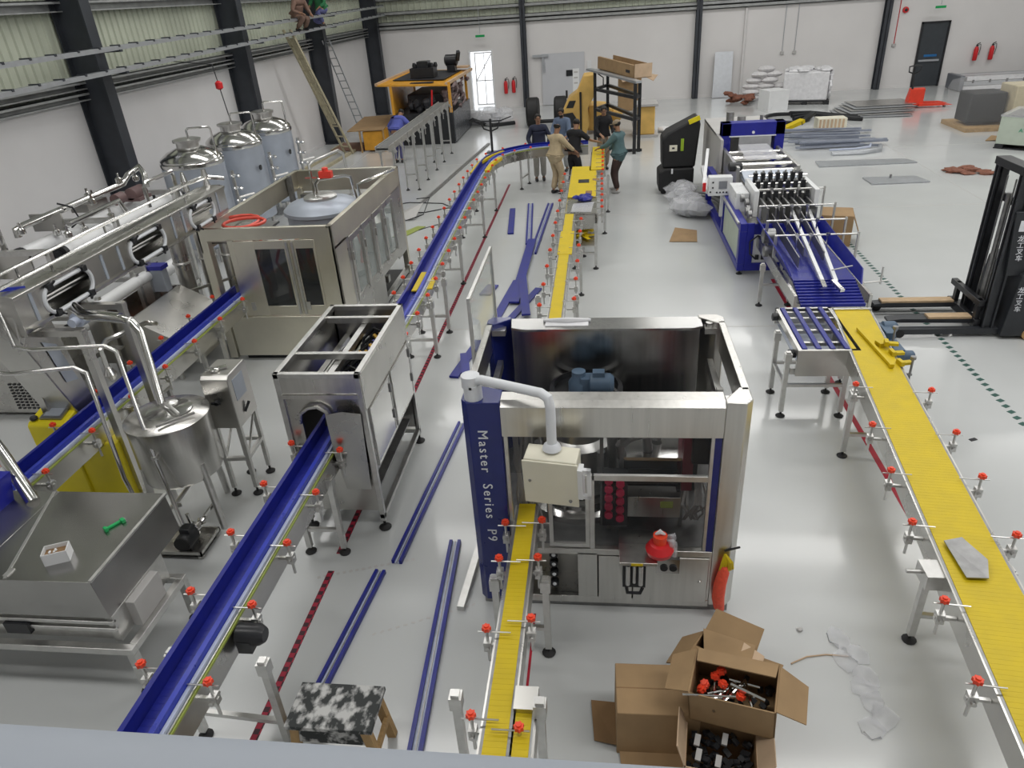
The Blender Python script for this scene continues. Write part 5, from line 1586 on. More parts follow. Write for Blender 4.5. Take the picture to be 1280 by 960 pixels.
part('sockets', MB().box(2.62, 2.68, gy0 + .0, gy0 + .03, .28, .36).box(2.72, 2.78, gy0, gy0 + .03, .28, .36).box(2.84, 3.06, gy0, gy0 + .03, .5, .58), BLK, pe)
part('cable', MB().tube([(2.62, gy0 - .01, .3), (2.52, gy0 - .03, .4), (2.5, gy0 - .04, .62), (2.62, gy0 - .05, .72), (2.74, gy0 - .05, .66), (2.8, gy0 - .04, .45)], .014, 6), BLK, G)
for x in (gx0 + .06, gx1 - .06):
    for y in (gy0 + .08, gy1 - .1):
        inst('foot', FOOT, G, (x, y, 0))
# portal
po = MB().box(2.58, 2.78, 16.55, 16.85, .9, 1.82).box(3.70, 3.90, 16.55, 16.85, .9, 1.82).box(2.58, 3.90, 16.55, 16.85, 1.55, 1.82)
part('portal', po, MBLUE, G, 'deep blue portal', bevel=.01)
part('portal_edge', MB().box(2.74, 3.72, 16.52, 16.56, 1.535, 1.555), WHITE, G)
part('portal_badge', MB().lathe((3.24, 16.54, 1.62), [(.03, 0), (.03, -.02)], 10, 'y'), WHITE, G)
sh = part('shrink_tunnel', MB().box(2.52, 2.58, 16.2, 19.0, .35, 1.55).box(2.58, 3.86, 18.9, 19.0, .35, 1.5).box(2.52, 3.9, 16.86, 19.0, 1.5, 1.56).box(3.84, 3.9, 16.86, 19.0, .35, 1.5), GREYC, G, 'grey heat tunnel housing', bevel=.01)
part('film_curtain', MB().box(2.95, 3.62, 16.5, 16.52, 1.15, 1.53), PLAS, G)
part('tunnel_fitting', MB().cyl((3.0, 18.2, 1.56), (3.0, 18.2, 1.8), .09, 10).cyl((3.3, 18.4, 1.56), (3.3, 18.4, 1.66), .1, 10).cyl((3.6, 17.6, 1.6), (3.6, 17.6, 1.8), .04, 8).box(3.3, 3.8, 17.2, 17.4, 1.56, 1.62), DSTEEL, G)
rl = MB()
for y, z, r in ((14.7, 1.2, .06), (14.95, 1.28, .05), (15.2, 1.22, .06), (15.45, 1.3, .05), (15.75, 1.25, .05), (16.05, 1.3, .04), (16.3, 1.2, .05)):
    rl.cyl((2.68, y, z), (3.72, y, z), r, 12)
part('roller_bed', rl, POL, G)
part('roller_cheek', MB().box(2.60, 2.66, 14.5, 16.45, .87, 1.34).box(3.72, 3.78, 14.5, 16.45, .87, 1.34), TUBE, G, bevel=.005)
part('roller_motor', MB().lathe((2.62, 14.75, 1.3), [(.05, -.15), (.09, -.13), (.09, .1), (.05, .12)], 12, 'x'), BLK, G)
part('roller_top', MB().box(2.7, 3.68, 13.95, 14.6, 1.12, 1.15).prism([(13.95, 1.12), (14.6, 1.22), (14.6, 1.25), (13.95, 1.15)], 'x', 2.7, 3.68), FILM, G)
part('film_sheet', MB().sheet([(2.85, 15.0, 1.37), (3.55, 15.0, 1.37), (3.5, 16.3, 1.42), (2.9, 16.3, 1.42)], .006), PLAS, G)
# gripper bank
part('bank_cheek', MB().box(2.62, 2.70, 12.75, 13.7, .87, 1.32).box(3.62, 3.70, 12.75, 13.7, .87, 1.32).box(2.38, 2.60, 13.1, 13.9, .87, 1.2), WHITE, G, bevel=.006)
for r_, (y, z) in enumerate(((13.62, 1.38), (13.35, 1.30), (13.05, 1.2))):
    rod = part('gripper_rod', MB().cyl((2.66, y, z), (3.68, y, z), .02, 8), POL, G)
    for k in range(7):
        x = 2.78 + k * .13
        part('gripper', MB().box(x - .035, x + .035, y - .05, y + .05, z - .12, z + .05), BLK, rod)
        part('gripper_pin', MB().cyl((x, y - .02, z + .05), (x, y - .02, z + .09), .02, 8), POL, rod)
lane = MB()
for k in range(7):
    x = 2.76 + k * .13
    lane.box(x, x + .03, 12.3, 13.4, .87, 1.14)
part('lane_divider', lane, DSTEEL, G)
gear = MB()
for k in range(9):
    gear.lathe((2.42 + random.uniform(0, .14), 12.5 + k * .15, .95 + random.uniform(0, .18)), [(.02, -.04), (.07, -.03), (.07, .03), (.02, .04)], 10, 'x')
part('drive_gear', gear, DSTEEL, G, kind='stuff')
# operator box on a post
hm = part('operator_box', MB().box(2.02, 2.46, 14.05, 14.25, .92, 1.28), WHITE, G, 'white operator box', bevel=.015)
part('display', MB().box(2.21, 2.36, 14.03, 14.05, 1.06, 1.2), SCREEN, hm)
bt = MB()
for x, z in ((2.1, 1.18), (2.1, 1.08), (2.06, 1.0), (2.18, .99), (2.24, .99), (2.3, .99), (2.36, .99)):
    bt.lathe((x, 14.045, z), [(.018, 0), (.014, -.015)], 8, 'y')
part('button', bt, BLK, hm)
part('red_switch', MB().box(1.92, 1.98, 14.1, 14.14, 1.0, 1.16), RED, hm)
part('support_arm', MB().bar((2.05, 14.3, .95), (2.2, 16.4, .95), .08).bar((1.95, 14.2, 1.1), (2.3, 16.5, 1.3), .06).bar((2.3, 14.15, .5), (2.3, 14.15, .92), .06), WHITE, G)
# infeed lane with rods
part('infeed_frame', MB().box(2.62, 2.66, 9.5, 12.4, .52, .70).box(3.60, 3.64, 9.5, 12.4, .52, .70).box(2.66, 3.6, 9.52, 9.56, .46, .58), STEELH, G)
bl = MB()
for k in range(44):
    y = 9.42 + k * .066
    z = .745 if y > 9.95 else .745 - (9.95 - y) * .28
    bl.box(2.70, 3.54, y, y + .0645, z - .03, z + .012)
part('infeed_belt', bl, BLUE, G, 'blue slatted infeed belt', kind='stuff')
part('infeed_side', MB().sheet([(2.70, 10.1, .76), (2.70, 12.3, .80), (2.60, 12.3, 1.0), (2.63, 10.3, .92)], .02).sheet([(3.56, 9.75, .76), (3.56, 12.3, .78), (3.66, 12.3, .98), (3.63, 10.0, .90)], .02), BLUE, G, 'blue flared side guides')
part('centre_guide', MB().bar((3.24, 12.6, 1.0), (3.03, 9.75, .82), .05, .04).bar((3.52, 12.6, 1.0), (3.20, 9.7, .82), .05, .04), WHITE, G, 'white guide arms')
part('guide_tip', MB().bar((3.16, 9.72, .83), (3.22, 9.45, .79), .06, .04).bar((3.03, 9.77, .82), (3.03, 9.6, .78), .06, .03), POL, G)
for y, z in ((13.0, 1.28), (12.3, 1.18), (11.65, 1.12), (11.0, 1.08)):
    g = part('rod_gantry', MB().cyl((2.62, y, z), (3.86, y, z), .014, 8).bar((2.64, y, .74), (2.64, y, z), .04).bar((3.84, y, .62), (3.84, y, z + .03), .03), TUBE, G)
    for x in (2.95, 3.15, 3.4):
        part('hanger', MB().bar((x, y, z - .22), (x, y, z + .03), .02).box(x - .03, x + .03, y - .02, y + .02, z - .02, z + .02), POL, g)
part('lane_plate', MB().bar((2.86, 12.4, .95), (2.86, 10.4, .86), .015, .16).bar((3.05, 12.6, .98), (3.02, 10.8, .88), .015, .14).bar((3.35, 12.6, .98), (3.26, 10.6, .88), .015, .14), DSTEEL, G)
part('gearmotor', MB().lathe((2.72, 11.7, .86), [(.06, -.14), (.12, -.12), (.12, .06), (.05, .1)], 14, 'x').lathe((2.66, 11.35, .72), [(.05, -.12), (.09, -.1), (.09, .08), (.05, .1)], 12, 'x'), DSTEEL, G)
part('sensor_arm', MB().cyl((3.64, 9.9, .72), (3.95, 9.9, .75), .012, 6).bar((3.86, 9.9, .7), (3.86, 9.9, .95), .02).cyl((3.2, 9.95, .9), (3.5, 10.05, .92), .012, 6), TUBE, G)
leg_frame(G, (2.46, 10.84), (2.9, 10.84), .7, 0, .35)
leg_frame(G, (2.75, 9.6), (3.5, 9.6), .6, 0, .3)
leg_frame(G, (3.0, 11.9), (3.75, 11.9), .65, 0, .3)

t = thing('carton', 'brown carton standing on the floor right of the packing machine infeed', 'box', (4.4, 13.9, 0))
mt = Matrix.Translation((4.42, 13.95, 0)) @ Matrix.Rotation(R(-14), 4, 'Z')
part('carton', MB().box(-.28, .28, -.3, .3, 0, .58, m=mt), CARD, t, bevel=.006)
part('flap', MB().sheet([mt @ V(p) for p in ((.28, -.25, .55), (.28, .25, .55), (.42, .24, .2), (.42, -.26, .2))], .01), CARD, t)
solo('cardboard_piece', MB().sheet([(1.34, 14.15, .01), (1.88, 14.1, .012), (1.96, 14.85, .01), (1.52, 14.95, .05)], .012), CARD, 'flat torn piece of cardboard lying on the floor left of the packing machine', 'cardboard')
m = MB()
for k in range(20):
    m.ball((2.15 + random.uniform(-.45, -.05), 16.6 + random.uniform(-.9, .9), .12 + random.uniform(0, .18)), .26, 7, (1, 1, .6), .25)
solo('wrapped_bundle', m, PLAS, 'dark bundle in clear plastic on the floor under the operator box of the packing machine', 'bundle')
t = thing('hose_coil', 'coiled grey hose on the floor beside the plastic bundle', 'hose', (2.2, 16.4, 0))
m = MB()
for k in range(3):
    m.tube([(2.2 + (.42 + .05 * k) * math.cos(a), 16.5 + (.75 + .06 * k) * math.sin(a), .05 + .05 * k) for a in [2 * PI * q / 20 for q in range(20)]], .03, 6, closed=True)
part('coil', m, DSTEEL, t)

# ------------------------------------------------------------------ stacker truck at the right edge
K2 = thing('stacker_truck', 'charcoal pallet stacker with tall mast and timber-clad forks at the right edge', 'forklift', (5.6, 9.95, 0))
part('body', MB().prism([(5.40, .05), (5.46, .92), (5.60, 1.0), (6.6, 1.0), (6.7, .05)], 'y', 9.52, 10.45), FORK, K2, bevel=.015)
part('upper_cover', MB().prism([(5.30, .9), (5.22, 1.75), (5.55, 1.75), (5.62, .9)], 'y', 9.60, 9.66), FORK, K2, bevel=.006)
part('mast_cover', MB().prism([(5.62, 1.0), (5.58, 1.55), (6.3, 1.5), (6.3, 1.0)], 'y', 9.6, 10.3), FORK, K2, bevel=.01)
for y in (9.68, 10.30):
    part('mast_rail', MB().box(5.20, 5.34, y - .015, y + .015, .04, 2.25).box(5.20, 5.225, y - .05, y + .05, .04, 2.25).box(5.315, 5.34, y - .05, y + .05, .04, 2.25), FORK, K2)
    part('inner_rail', MB().box(5.24, 5.30, y + (.04 if y < 10 else -.08), y + (.08 if y < 10 else -.04), .3, 2.2), BLK, K2)
part('mast_crossbar', MB().box(5.18, 5.36, 9.62, 10.36, 2.2, 2.3).box(5.3, 5.34, 9.7, 10.28, 1.75, 1.85).box(5.3, 5.34, 9.7, 10.28, .4, .5), BLK, K2, bevel=.006)
part('lift_cylinder', MB().cyl((5.28, 9.99, .1), (5.28, 9.99, 1.9), .035, 10).cyl((5.26, 9.88, .3), (5.26, 9.88, 2.1), .012, 6).cyl((5.26, 10.1, .3), (5.26, 10.1, 2.1), .012, 6), DSTEEL, K2)
part('carriage', MB().box(5.12, 5.2, 9.7, 10.6, .10, .22).box(5.12, 5.2, 9.7, 10.6, .42, .5).box(5.13, 5.19, 9.74, 9.82, .1, .5).box(5.13, 5.19, 10.4, 10.48, .1, .5), BLK, K2, bevel=.005)
for y in (9.86, 10.45):
    f = part('fork', MB().prism([(4.02, .16), (5.16, .14), (5.16, .20), (4.2, .21), (4.02, .19)], 'y', y - .08, y + .08), FORK, K2)
    part('timber_cladding', MB().box(4.55 if y < 10 else 4.12, 5.12, y - .075, y + .075, .205, .235), PINE, f, 'worn timber cladding')
for y in (9.66, 10.62):
    s = part('straddle_leg', MB().box(3.95, 5.5, y - .05, y + .05, .05, .13), FORK, K2)
    part('load_wheel', MB().cyl((4.0, y - .055, .06), (4.0, y + .055, .06), .06, 14).cyl((4.14, y - .055, .06), (4.14, y + .055, .06), .06, 14), RUB, s)
part('castor', MB().cyl((5.75, 9.5, .08), (5.75, 9.58, .08), .08, 14).cyl((6.4, 9.5, .1), (6.4, 9.6, .1), .1, 14), M('tan_castor', (.45, .28, .12), .5), K2)
tx = lambda x, y, z: Matrix.Translation((x, y, z)) @ Matrix.Rotation(PI / 2, 4, 'X')
for (x, y, z0, dx_, dz) in ((5.36, 9.595, 1.40, .012, .088), (5.50, 9.515, .72, .006, .09)):
    for k, chh in enumerate('\u9f99\u5de5\u53c9\u8f66'):
        lettering(chh, .088, tx(x + dx_ * k, y, z0 - dz * k), LETW, K2, align='CENTER', label='white Chinese lettering')
part('spec_plate', MB().box(5.30, 5.40, 9.592, 9.60, 1.50, 1.64), LETW, K2, 'pale data plate')
part('mast_hose', MB().tube([(5.55, 9.6, 1.4), (5.5, 9.55, 1.25), (5.55, 9.55, 1.05), (5.65, 9.6, .98)], .03, 8), BLK, K2)

# ------------------------------------------------------------------ right background
t = thing('crate', 'pale green and white crate on a dark pallet at the right edge', 'crate', (11.4, 21.0, 0))
mt = Matrix.Translation((11.85, 21.6, 0)) @ Matrix.Rotation(R(-40), 4, 'Z')
# front face between (10.49,21.48) and (11.6,20.4)
part('box', MB().box(-.9, 1.2, -.72, .8, .12, .82, m=mt), CRATE, t, bevel=.01)
part('pallet', MB().box(-.92, 1.22, -.74, .82, .0, .03, m=mt).box(-.9, -.7, -.73, .8, .03, .12, m=mt).box(.1, .3, -.73, .8, .03, .12, m=mt).box(1.0, 1.2, -.73, .8, .03, .12, m=mt), BLK, t)
part('cover_sheet', MB().box(-.92, 1.22, -.74, .82, .83, .88, m=mt), PLAS, t)
part('dark_top', MB().box(-.85, 1.15, -.68, .76, .822, .835, m=mt), DSTEEL, t)
tm = mt @ Matrix.Translation((-.42, -.727, .50)) @ Matrix.Rotation(PI / 2, 4, 'X')
lettering('5 - 0', .09, mt @ Matrix.Translation((-.34, -.727, .66)) @ Matrix.Rotation(PI / 2, 4, 'X'), LETB, t)
lettering('AT\u4e8c', .14, tm, LETG, t, label='green lettering')
part('print_bar', MB().box(-.10, .18, -.727, -.72, .51, .54, m=mt).box(-.10, .14, -.727, -.72, .46, .49, m=mt), LETG, t)
t = thing('wrapped_machine', 'black and cream machine wrapped in clear plastic near the back right', 'machine', (12.0, 25.0, 0))
part('black_unit', MB().box(11.05, 12.05, 24.3, 25.2, .2, 1.05), RUB, t, bevel=.03)
part('cream_unit', MB().box(12.12, 12.8, 24.0, 25.0, .12, 1.25), M('cream_unit_paint', (.55, .48, .32), .5), t, bevel=.03)
part('pallet', MB().box(10.9, 12.95, 23.95, 25.7, .0, .12), WOOD, t)
m = MB()
g = 10
pts = {}
for i in range(g + 1):
    for k in range(7):
        a = 2 * PI * i / g
        r = (1.0, 1.02, .98, .95, .9, .7, .0)[k]
        z = (0.02, .35, .75, 1.1, 1.32, 1.42, 1.46)[k]
        pts[i, k] = (11.9 + (1.25 * r * random.uniform(.93, 1.05)) * math.copysign(abs(math.cos(a)) ** .6, math.cos(a)), 24.8 + (1.1 * r * random.uniform(.93, 1.05)) * math.copysign(abs(math.sin(a)) ** .6, math.sin(a)), z)
vs = [pts[i % g, k] for k in range(7) for i in range(g)]
fs = [(k * g + i, k * g + (i + 1) % g, (k + 1) * g + (i + 1) % g, (k + 1) * g + i) for k in range(6) for i in range(g)]
part('plastic_wrap', MB().add(vs, fs), M('thin_clear_wrap', (.8, .8, .82), .15, 0, 5, .05, alpha=.12, bump=.7), t, 'loose clear plastic wrapping')
t = thing('cardboard_scrap', 'torn brown cardboard scrap beside the plastic-wrapped machine', 'cardboard', (11.3, 22.6, 0))
part('scrap', MB().sheet([(10.9, 22.6, .01), (11.5, 22.4, .06), (11.7, 22.8, .02), (11.2, 22.95, .08)], .02), CARD, t)
# packed profile stack along the back wall
t = thing('profile_stack', 'long stack of foil-wrapped metal profiles along the back wall under the extinguishers', 'stack', (16, 32.9, 0))
for r_ in range(3):
    for c_ in range(4):
        part('profile', MB().box(14.1 + .1 * r_, 20.0, 32.2 + .3 * c_, 32.46 + .3 * c_, .04 + .17 * r_, .19 + .17 * r_), GALV if (r_ + c_) % 2 else PAPER, t)
part('end_wrap', MB().box(14.02, 14.2, 32.15, 33.4, .02, .58), M('grey_wrap', (.16, .17, .19), .4), t, bevel=.03)
tb = MB()
for k in range(9):
    tb.box(14.5 + .62 * k, 14.56 + .62 * k, 32.16, 32.2, .3, .42)
part('band', tb, BLK, t)
# sacks
SK = []
for k, (x, y, z, a) in enumerate([(6.1, 32.4, 0, 0), (6.75, 32.4, 0, .1), (7.3, 32.2, 0, 1.5), (6.1, 32.4, .22, .08), (6.75, 32.35, .22, -.1), (7.3, 32.2, .22, 1.55), (6.1, 32.5, .44, 0),
                                  (6.7, 32.4, .44, .12), (7.2, 32.3, .44, 1.4), (6.2, 32.5, .66, .1), (6.8, 32.4, .66, 0), (6.4, 32.45, .88, .1), (6.95, 32.5, .88, -.1), (6.65, 32.5, 1.08, .05)]):
    lay = ('bottom', 'second', 'third', 'fourth', 'fifth', 'topmost')[round(z / .22)]
    side = '' if z > 1 else (', left one' if x < 6.5 else (', right one' if x > 6.9 else ', middle one'))
    t = solo('sack', MB().ball((0, 0, .12), .36, 12, (1.0, .62, .36), .05), SACK, 'white woven sack in the ' + lay + ' layer of the pile against the back wall' + side, 'sack', (0, 0, 0), 'white sacks piled by the back wall')
    t.location = (x, y, z)
    t.rotation_euler.z = a
t = thing('paper_block', 'white wrapped block of sheets on a dark pallet right of the sack pile', 'stack', (8.0, 31, 0))
mt = Matrix.Translation((8.0, 31.4, 0)) @ Matrix.Rotation(R(-14), 4, 'Z')
part('block', MB().box(-.85, .8, -.6, .6, .14, 1.18, m=mt), PAPER, t, bevel=.05)
part('pallet', MB().box(-.95, .9, -.65, .65, .1, .14, m=mt).box(-.95, -.75, -.65, .65, 0, .1, m=mt).box(-.1, .1, -.65, .65, 0, .1, m=mt).box(.7, .9, -.65, .65, 0, .1, m=mt), BLK, t)
m = MB()
for k in range(24):
    m.ball(mt @ V((random.uniform(-.75, .75), random.uniform(-.5, .5), 1.2 + random.uniform(0, .06))), .2, 7, (1, 1, .4), .3)
for k in range(8):
    m.ball(mt @ V((.85, random.uniform(-.5, .5), random.uniform(.2, 1.1))), .2, 6, (.4, 1, 1), .3)
part('crumpled_wrap', m, PAPER, t)
solo('steel_sheet', MB().sheet([(4.72, 33.7, .02), (5.5, 33.7, .02), (5.52, 34.02, 1.80), (4.78, 34.02, 1.80)], .03), GALV, 'dull steel sheet leaning upright against the back wall beside a column', 'sheet')
m = MB()
for k in range(22):
    m.ball((5.5 + random.uniform(-.35, .5), 31.9 + random.uniform(-.7, .5), .1 + random.uniform(0, .28)), .16, 6, (1.2, 1, .5), .35)
solo('rag_pile', m, COPPER, 'heap of brown scrap in front of the leaning steel sheet', 'rags')
solo('white_carton', MB().box(6.1, 6.9, 29.6, 30.4, 0, .72, rz=.3), WHITE, 'pale carton standing in front of the sack pile', 'box')
# metal lying about
for k, (q, lb) in enumerate((([(5.78, 20.75), (8.05, 20.65), (8.2, 20.2), (5.72, 20.1)], 'long flat grey metal plate on the floor, farther of the two bare ones'),
                             ([(6.4, 18.75), (7.62, 18.75), (7.75, 18.15), (6.42, 18.1)], 'shorter flat grey metal plate on the floor, nearer of the two bare ones'))):
    t = solo('metal_plate', MB().sheet([(a, b, .02) for a, b in q], .03), GALV, lb, 'plate', group='flat metal plates on the floor')
    if k:
        part('lifting_eye', MB().cyl((7.0, 18.6, .03), (7.0, 18.6, .12), .03, 6), DSTEEL, t)
t = thing('sheet_pile', 'untidy pile of thin grey metal sheets beside the red pallet truck', 'sheets', (9.6, 28.2, 0))
for k in range(6):
    a = random.uniform(-.08, .08)
    part('sheet', MB().box(8.3 + .15 * k, 10.6 + .1 * k, 27.2 + .25 * k, 29.0 + .15 * k, .02 + .035 * k, .035 + .035 * k, rz=a), TUBE if k % 2 else GALV, t)
t = thing('profile_bundle', 'heap of long bluish aluminium profiles on the floor beyond the metal plates', 'profiles', (6.8, 23.5, 0))
for k in range(22):
    y = 22.3 + random.uniform(0, 2.6)
    x = 5.3 + random.uniform(0, .7)
    z = .03 + .05 * (k % 5)
    part('profile', MB().bar((x, y, z), (x + random.uniform(1.7, 2.5), y + random.uniform(-.3, .35), z), .09, .05), M('bluish_aluminium', (.36, .39, .47), .4, .6) if k == 0 else bpy.data.materials['bluish_aluminium'], t)
t = thing('curved_profile', 'curved aluminium guide piece lying in front of the profile heap', 'profile', (7.1, 21.8, 0))
part('curve', MB().tube([(6.4, 21.5, .04), (7.2, 21.5, .05), (7.75, 21.75, .05), (7.95, 22.3, .05)], .07, 8), GALV, t)
part('inner_edge', MB().tube([(6.4, 21.75, .1), (7.1, 21.75, .11), (7.55, 21.95, .11), (7.7, 22.35, .11)], .03, 6), PALE, t)
t = thing('black_hose', 'loose black hose looped on the floor behind the profile heap', 'hose', (7.2, 27.6, 0))
m = MB()
m.tube([(6.5 + .75 * math.cos(a), 27.6 + .9 * math.sin(a), .06) for a in [2 * PI * q / 20 for q in range(20)]], .06, 6, closed=True)
for k in range(3):
    m.tube([(6.6, 27.0 + .3 * k, .12 + .05 * k), (7.4, 27.6 + .2 * k, .14), (8.2, 27.0 + .2 * k, .1), (8.8, 26.7 + .3 * k, .06)], .07, 6)
part('hose', m, BLK, t)
t = thing('yellow_tool', 'yellow hand tool on a small brown carton beside the blue portal', 'tool', (5.9, 25.2, 0))
part('carton', MB().box(5.3, 5.75, 24.9, 25.4, 0, .3), CARD, t)
part('handle', MB().bar((5.8, 25.1, .1), (6.5, 25.4, .32), .25, .12), YEL, t)
part('head', MB().bar((6.4, 25.3, .25), (6.9, 25.7, .5), .16, .1), BLK, t)
t = thing('fluted_box', 'small pale ribbed box behind the profile heap', 'box', (7.4, 25.6, 0))
part('box', MB().box(7.0, 7.9, 25.4, 25.9, 0, .34), CREAM, t)
rb = MB()
for k in range(7):
    rb.box(7.04 + k * .12, 7.09 + k * .12, 25.37, 25.4, .02, .32)
part('rib', rb, CARDP, t)
m = MB()
for k in range(14):
    m.ball((8.95 + random.uniform(-.4, .45), 18.9 + random.uniform(-.35, .5), .02 + random.uniform(0, .04)), .15, 6, (1.3, .8, .25), .35)
solo('brown_rag', m, COPPER, 'crumpled brown-red rags on the open floor between the plates and the stacker truck', 'rags')
# pallet truck
t = thing('pallet_truck', 'bright red hand pallet truck with a black handle near the back wall', 'pallet truck', (11.6, 29.0, 0))
part('body', MB().prism([(28.75, .1), (28.75, .65), (28.9, .68), (29.1, .3), (29.1, .1)], 'x', 10.95, 11.45), RED if 0 else M('pallet_truck_red', (.78, .06, .03), .4), t, bevel=.01)
fm = bpy.data.materials['pallet_truck_red']
for y in (28.7, 29.15):
    f = part('fork', MB().prism([(11.3, .07), (11.3, .16), (12.2, .14), (12.45, .08), (12.4, .07)], 'y', y, y + .17), fm, t)
    part('wheel', MB().cyl((12.2, y + .05, .04), (12.2, y + .12, .04), .04, 10), RUB, f)
part('handle', MB().cyl((11.05, 28.85, .5), (10.9, 28.6, 1.2), .035, 8).tube([(10.9, 28.6, 1.18), (10.72, 28.6, 1.25), (10.7, 28.58, 1.42), (10.9, 28.56, 1.46), (11.1, 28.58, 1.42), (11.08, 28.6, 1.25)], .025, 6, closed=True), BLK, t, 'black pump handle')
part('steer_wheel', MB().cyl((11.05, 28.8, .1), (11.05, 29.05, .1), .1, 12), RUB, t)
# floor scrubber
t = thing('floor_scrubber', 'black floor scrubber standing upright between the men and the packing machine', 'scrubber', (1.85, 18.2, 0))
part('tank', MB().prism([(1.45, .62), (1.42, 1.3), (1.55, 1.44), (2.25, 1.78), (2.30, 1.6), (2.22, .62)], 'y', 17.9, 18.6), RUB, t, bevel=.05)
part('base', MB().prism([(1.38, .08), (1.36, .52), (1.5, .62), (2.2, .62), (2.2, .08)], 'y', 17.85, 18.6), RUB, t, bevel=.04)
part('label_plate', MB().box(1.60, 1.78, 17.885, 17.9, 1.02, 1.16), CREAM, t, 'cream square label')
part('label_mark', MB().box(1.66, 1.72, 17.88, 17.886, 1.07, 1.11), BLK, t)
part('green_label', MB().box(1.86, 1.93, 17.885, 17.9, 1.02, 1.3), M('lime_label', (.30, .45, .03), .5), t, 'lime green label')
part('top_stripe', MB().bar((2.02, 17.9, 1.66), (2.27, 17.9, 1.76), .06, .1), YELC, t, 'yellow stripe')
part('white_tag', MB().box(1.66, 1.70, 17.84, 17.85, .5, .62), WHITE, t)
part('wheel', MB().cyl((1.5, 17.9, .07), (1.5, 18.0, .07), .07, 10).cyl((2.05, 17.9, .07), (2.05, 18.0, .07), .07, 10).cyl((1.8, 18.5, .08), (1.8, 18.6, .08), .08, 10), RUB, t)
# ------------------------------------------------------------------ left background
t = thing('engine_set', 'orange open engine set with a tilted lid carrying black engine parts, near the bright doorway', 'engine', (-6.3, 27.6, 0))
part('base', MB().box(-7.3, -5.15, 25.9, 29.4, .0, 1.05), BLK, t, bevel=.02)
part('side_skin', MB().box(-5.16, -5.12, 25.95, 29.4, .05, 1.05), M('blackish_panel', (.07, .075, .085), .25), t)
part('lid', MB().sheet([(-7.75, 25.9, 2.02), (-5.25, 25.9, 1.92), (-4.95, 29.4, 2.05), (-7.3, 29.4, 2.15)], .05), ORNG, t)
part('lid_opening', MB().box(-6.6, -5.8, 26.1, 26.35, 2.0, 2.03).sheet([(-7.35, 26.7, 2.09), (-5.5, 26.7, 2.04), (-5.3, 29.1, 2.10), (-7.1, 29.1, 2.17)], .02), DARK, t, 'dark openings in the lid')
part('lid_rim', MB().bar((-5.28, 25.9, 1.96), (-4.95, 29.4, 2.09), .09).bar((-7.75, 25.9, 2.05), (-7.3, 29.4, 2.19), .09), CARDP, t)
for x, y in ((-7.25, 25.95), (-5.2, 25.95), (-7.25, 29.3), (-5.2, 29.3)):
    part('post', MB().bar((x, y, 1.0), (x, y, 2.02), .09), ORNG, t)
part('side_wall', MB().box(-7.28, -7.24, 26, 29.3, 1.05, 2.05), ORNG, t)
en = part('engine_block', MB().box(-6.9, -5.5, 26.7, 29.0, 1.05, 1.6), DARK, t, bevel=.05)
m = MB()
for k in range(46):
    x, y, z = random.uniform(-5.55, -5.1), random.uniform(26.2, 29.2), random.uniform(1.05, 1.85)
    if k % 3:
        m.ball((x, y, z), random.uniform(.07, .15), 6, (1, 1, 1), .3)
    else:
        m.tube([(x, y, z), (x + .1, y + .2, z + .15), (x - .05, y + .4, z)], .03, 5)
part('engine_piping', m, M('dusty_engine', (.20, .15, .15), .5, .3, 9, .5), en, kind='stuff')
m = MB()
for k in range(12):
    m.ball((random.uniform(-7.0, -5.6), random.uniform(26.1, 26.6), random.uniform(1.1, 1.5)), .14, 6, (1, 1, 1), .3)
part('front_parts', m, DARK, en, kind='stuff')
m = MB().box(-6.75, -5.9, 26.9, 27.6, 2.1, 2.42)
for k in range(9):
    m.lathe((-6.7 + .1 * k, 27.0 + random.random() * .5, 2.4), [(.06, 0), (.08, .06), (.05, .16)], 8)
part('top_engine', m.box(-6.5, -6.1, 27.0, 27.5, 2.42, 2.62), BLK, t, 'black engine on the lid')
part('top_blower', MB().lathe((-5.55, 28.6, 2.5), [(.12, -.25), (.2, -.2), (.2, .2), (.1, .25)], 12, 'x').box(-5.7, -5.4, 28.4, 28.8, 2.12, 2.35).bar((-5.3, 28.5, 2.5), (-5.2, 28.3, 2.8), .12), BLK, t)
part('top_plate', MB().box(-5.55, -5.0, 28.9, 29.4, 2.18, 2.24), CARDP, t)
part('red_hose', MB().tube([(-5.9, 25.85, .95), (-5.85, 25.88, 1.3), (-5.8, 25.9, 1.8)], .03, 6), RED, t)
part('switch_box', MB().box(-6.05, -5.6, 25.75, 25.9, 1.05, 1.2), GREYC, t)

t = thing('orange_case', 'ochre steel case with a brown board laid over it, left of the bent-over worker', 'case', (-7.8, 25.7, 0))
part('case', MB().box(-8.2, -7.5, 25.0, 25.8, .05, .68), ORNG, t, bevel=.02)
part('case_leg', MB().bar((-8.28, 24.95, 0), (-8.28, 24.95, .72), .05).bar((-7.45, 24.97, 0), (-7.45, 24.97, .72), .05), WOOD, t)
part('board', MB().sheet([(-8.7, 24.9, .72), (-7.42, 24.95, .72), (-7.85, 28.2, .74), (-9.0, 28.0, .74)], .03), CARD, t)
t = solo('brown_board', MB().sheet([(-9.55, 25.4, .02), (-8.3, 25.2, .02), (-8.4, 26.6, .05), (-9.5, 26.7, .05)], .02), M('reddish_board', (.24, .14, .10), .8), 'reddish brown board lying on the floor at the foot of the ladders', 'board')
part('edge_strip', MB().bar((-9.57, 25.4, .04), (-9.52, 26.7, .06), .05), BAMBOO, t)
for x, lb in ((-9.55, 'long grey batten on the floor along the left wall, closest to the wall'), (-8.9, 'long grey batten on the floor, one step out from the left wall')):
    solo('batten', MB().bar((x, 19.5, .04), (x + .25, 25.2, .04), .12, .08), BAMBOO, lb, 'batten', group='battens by the left wall')


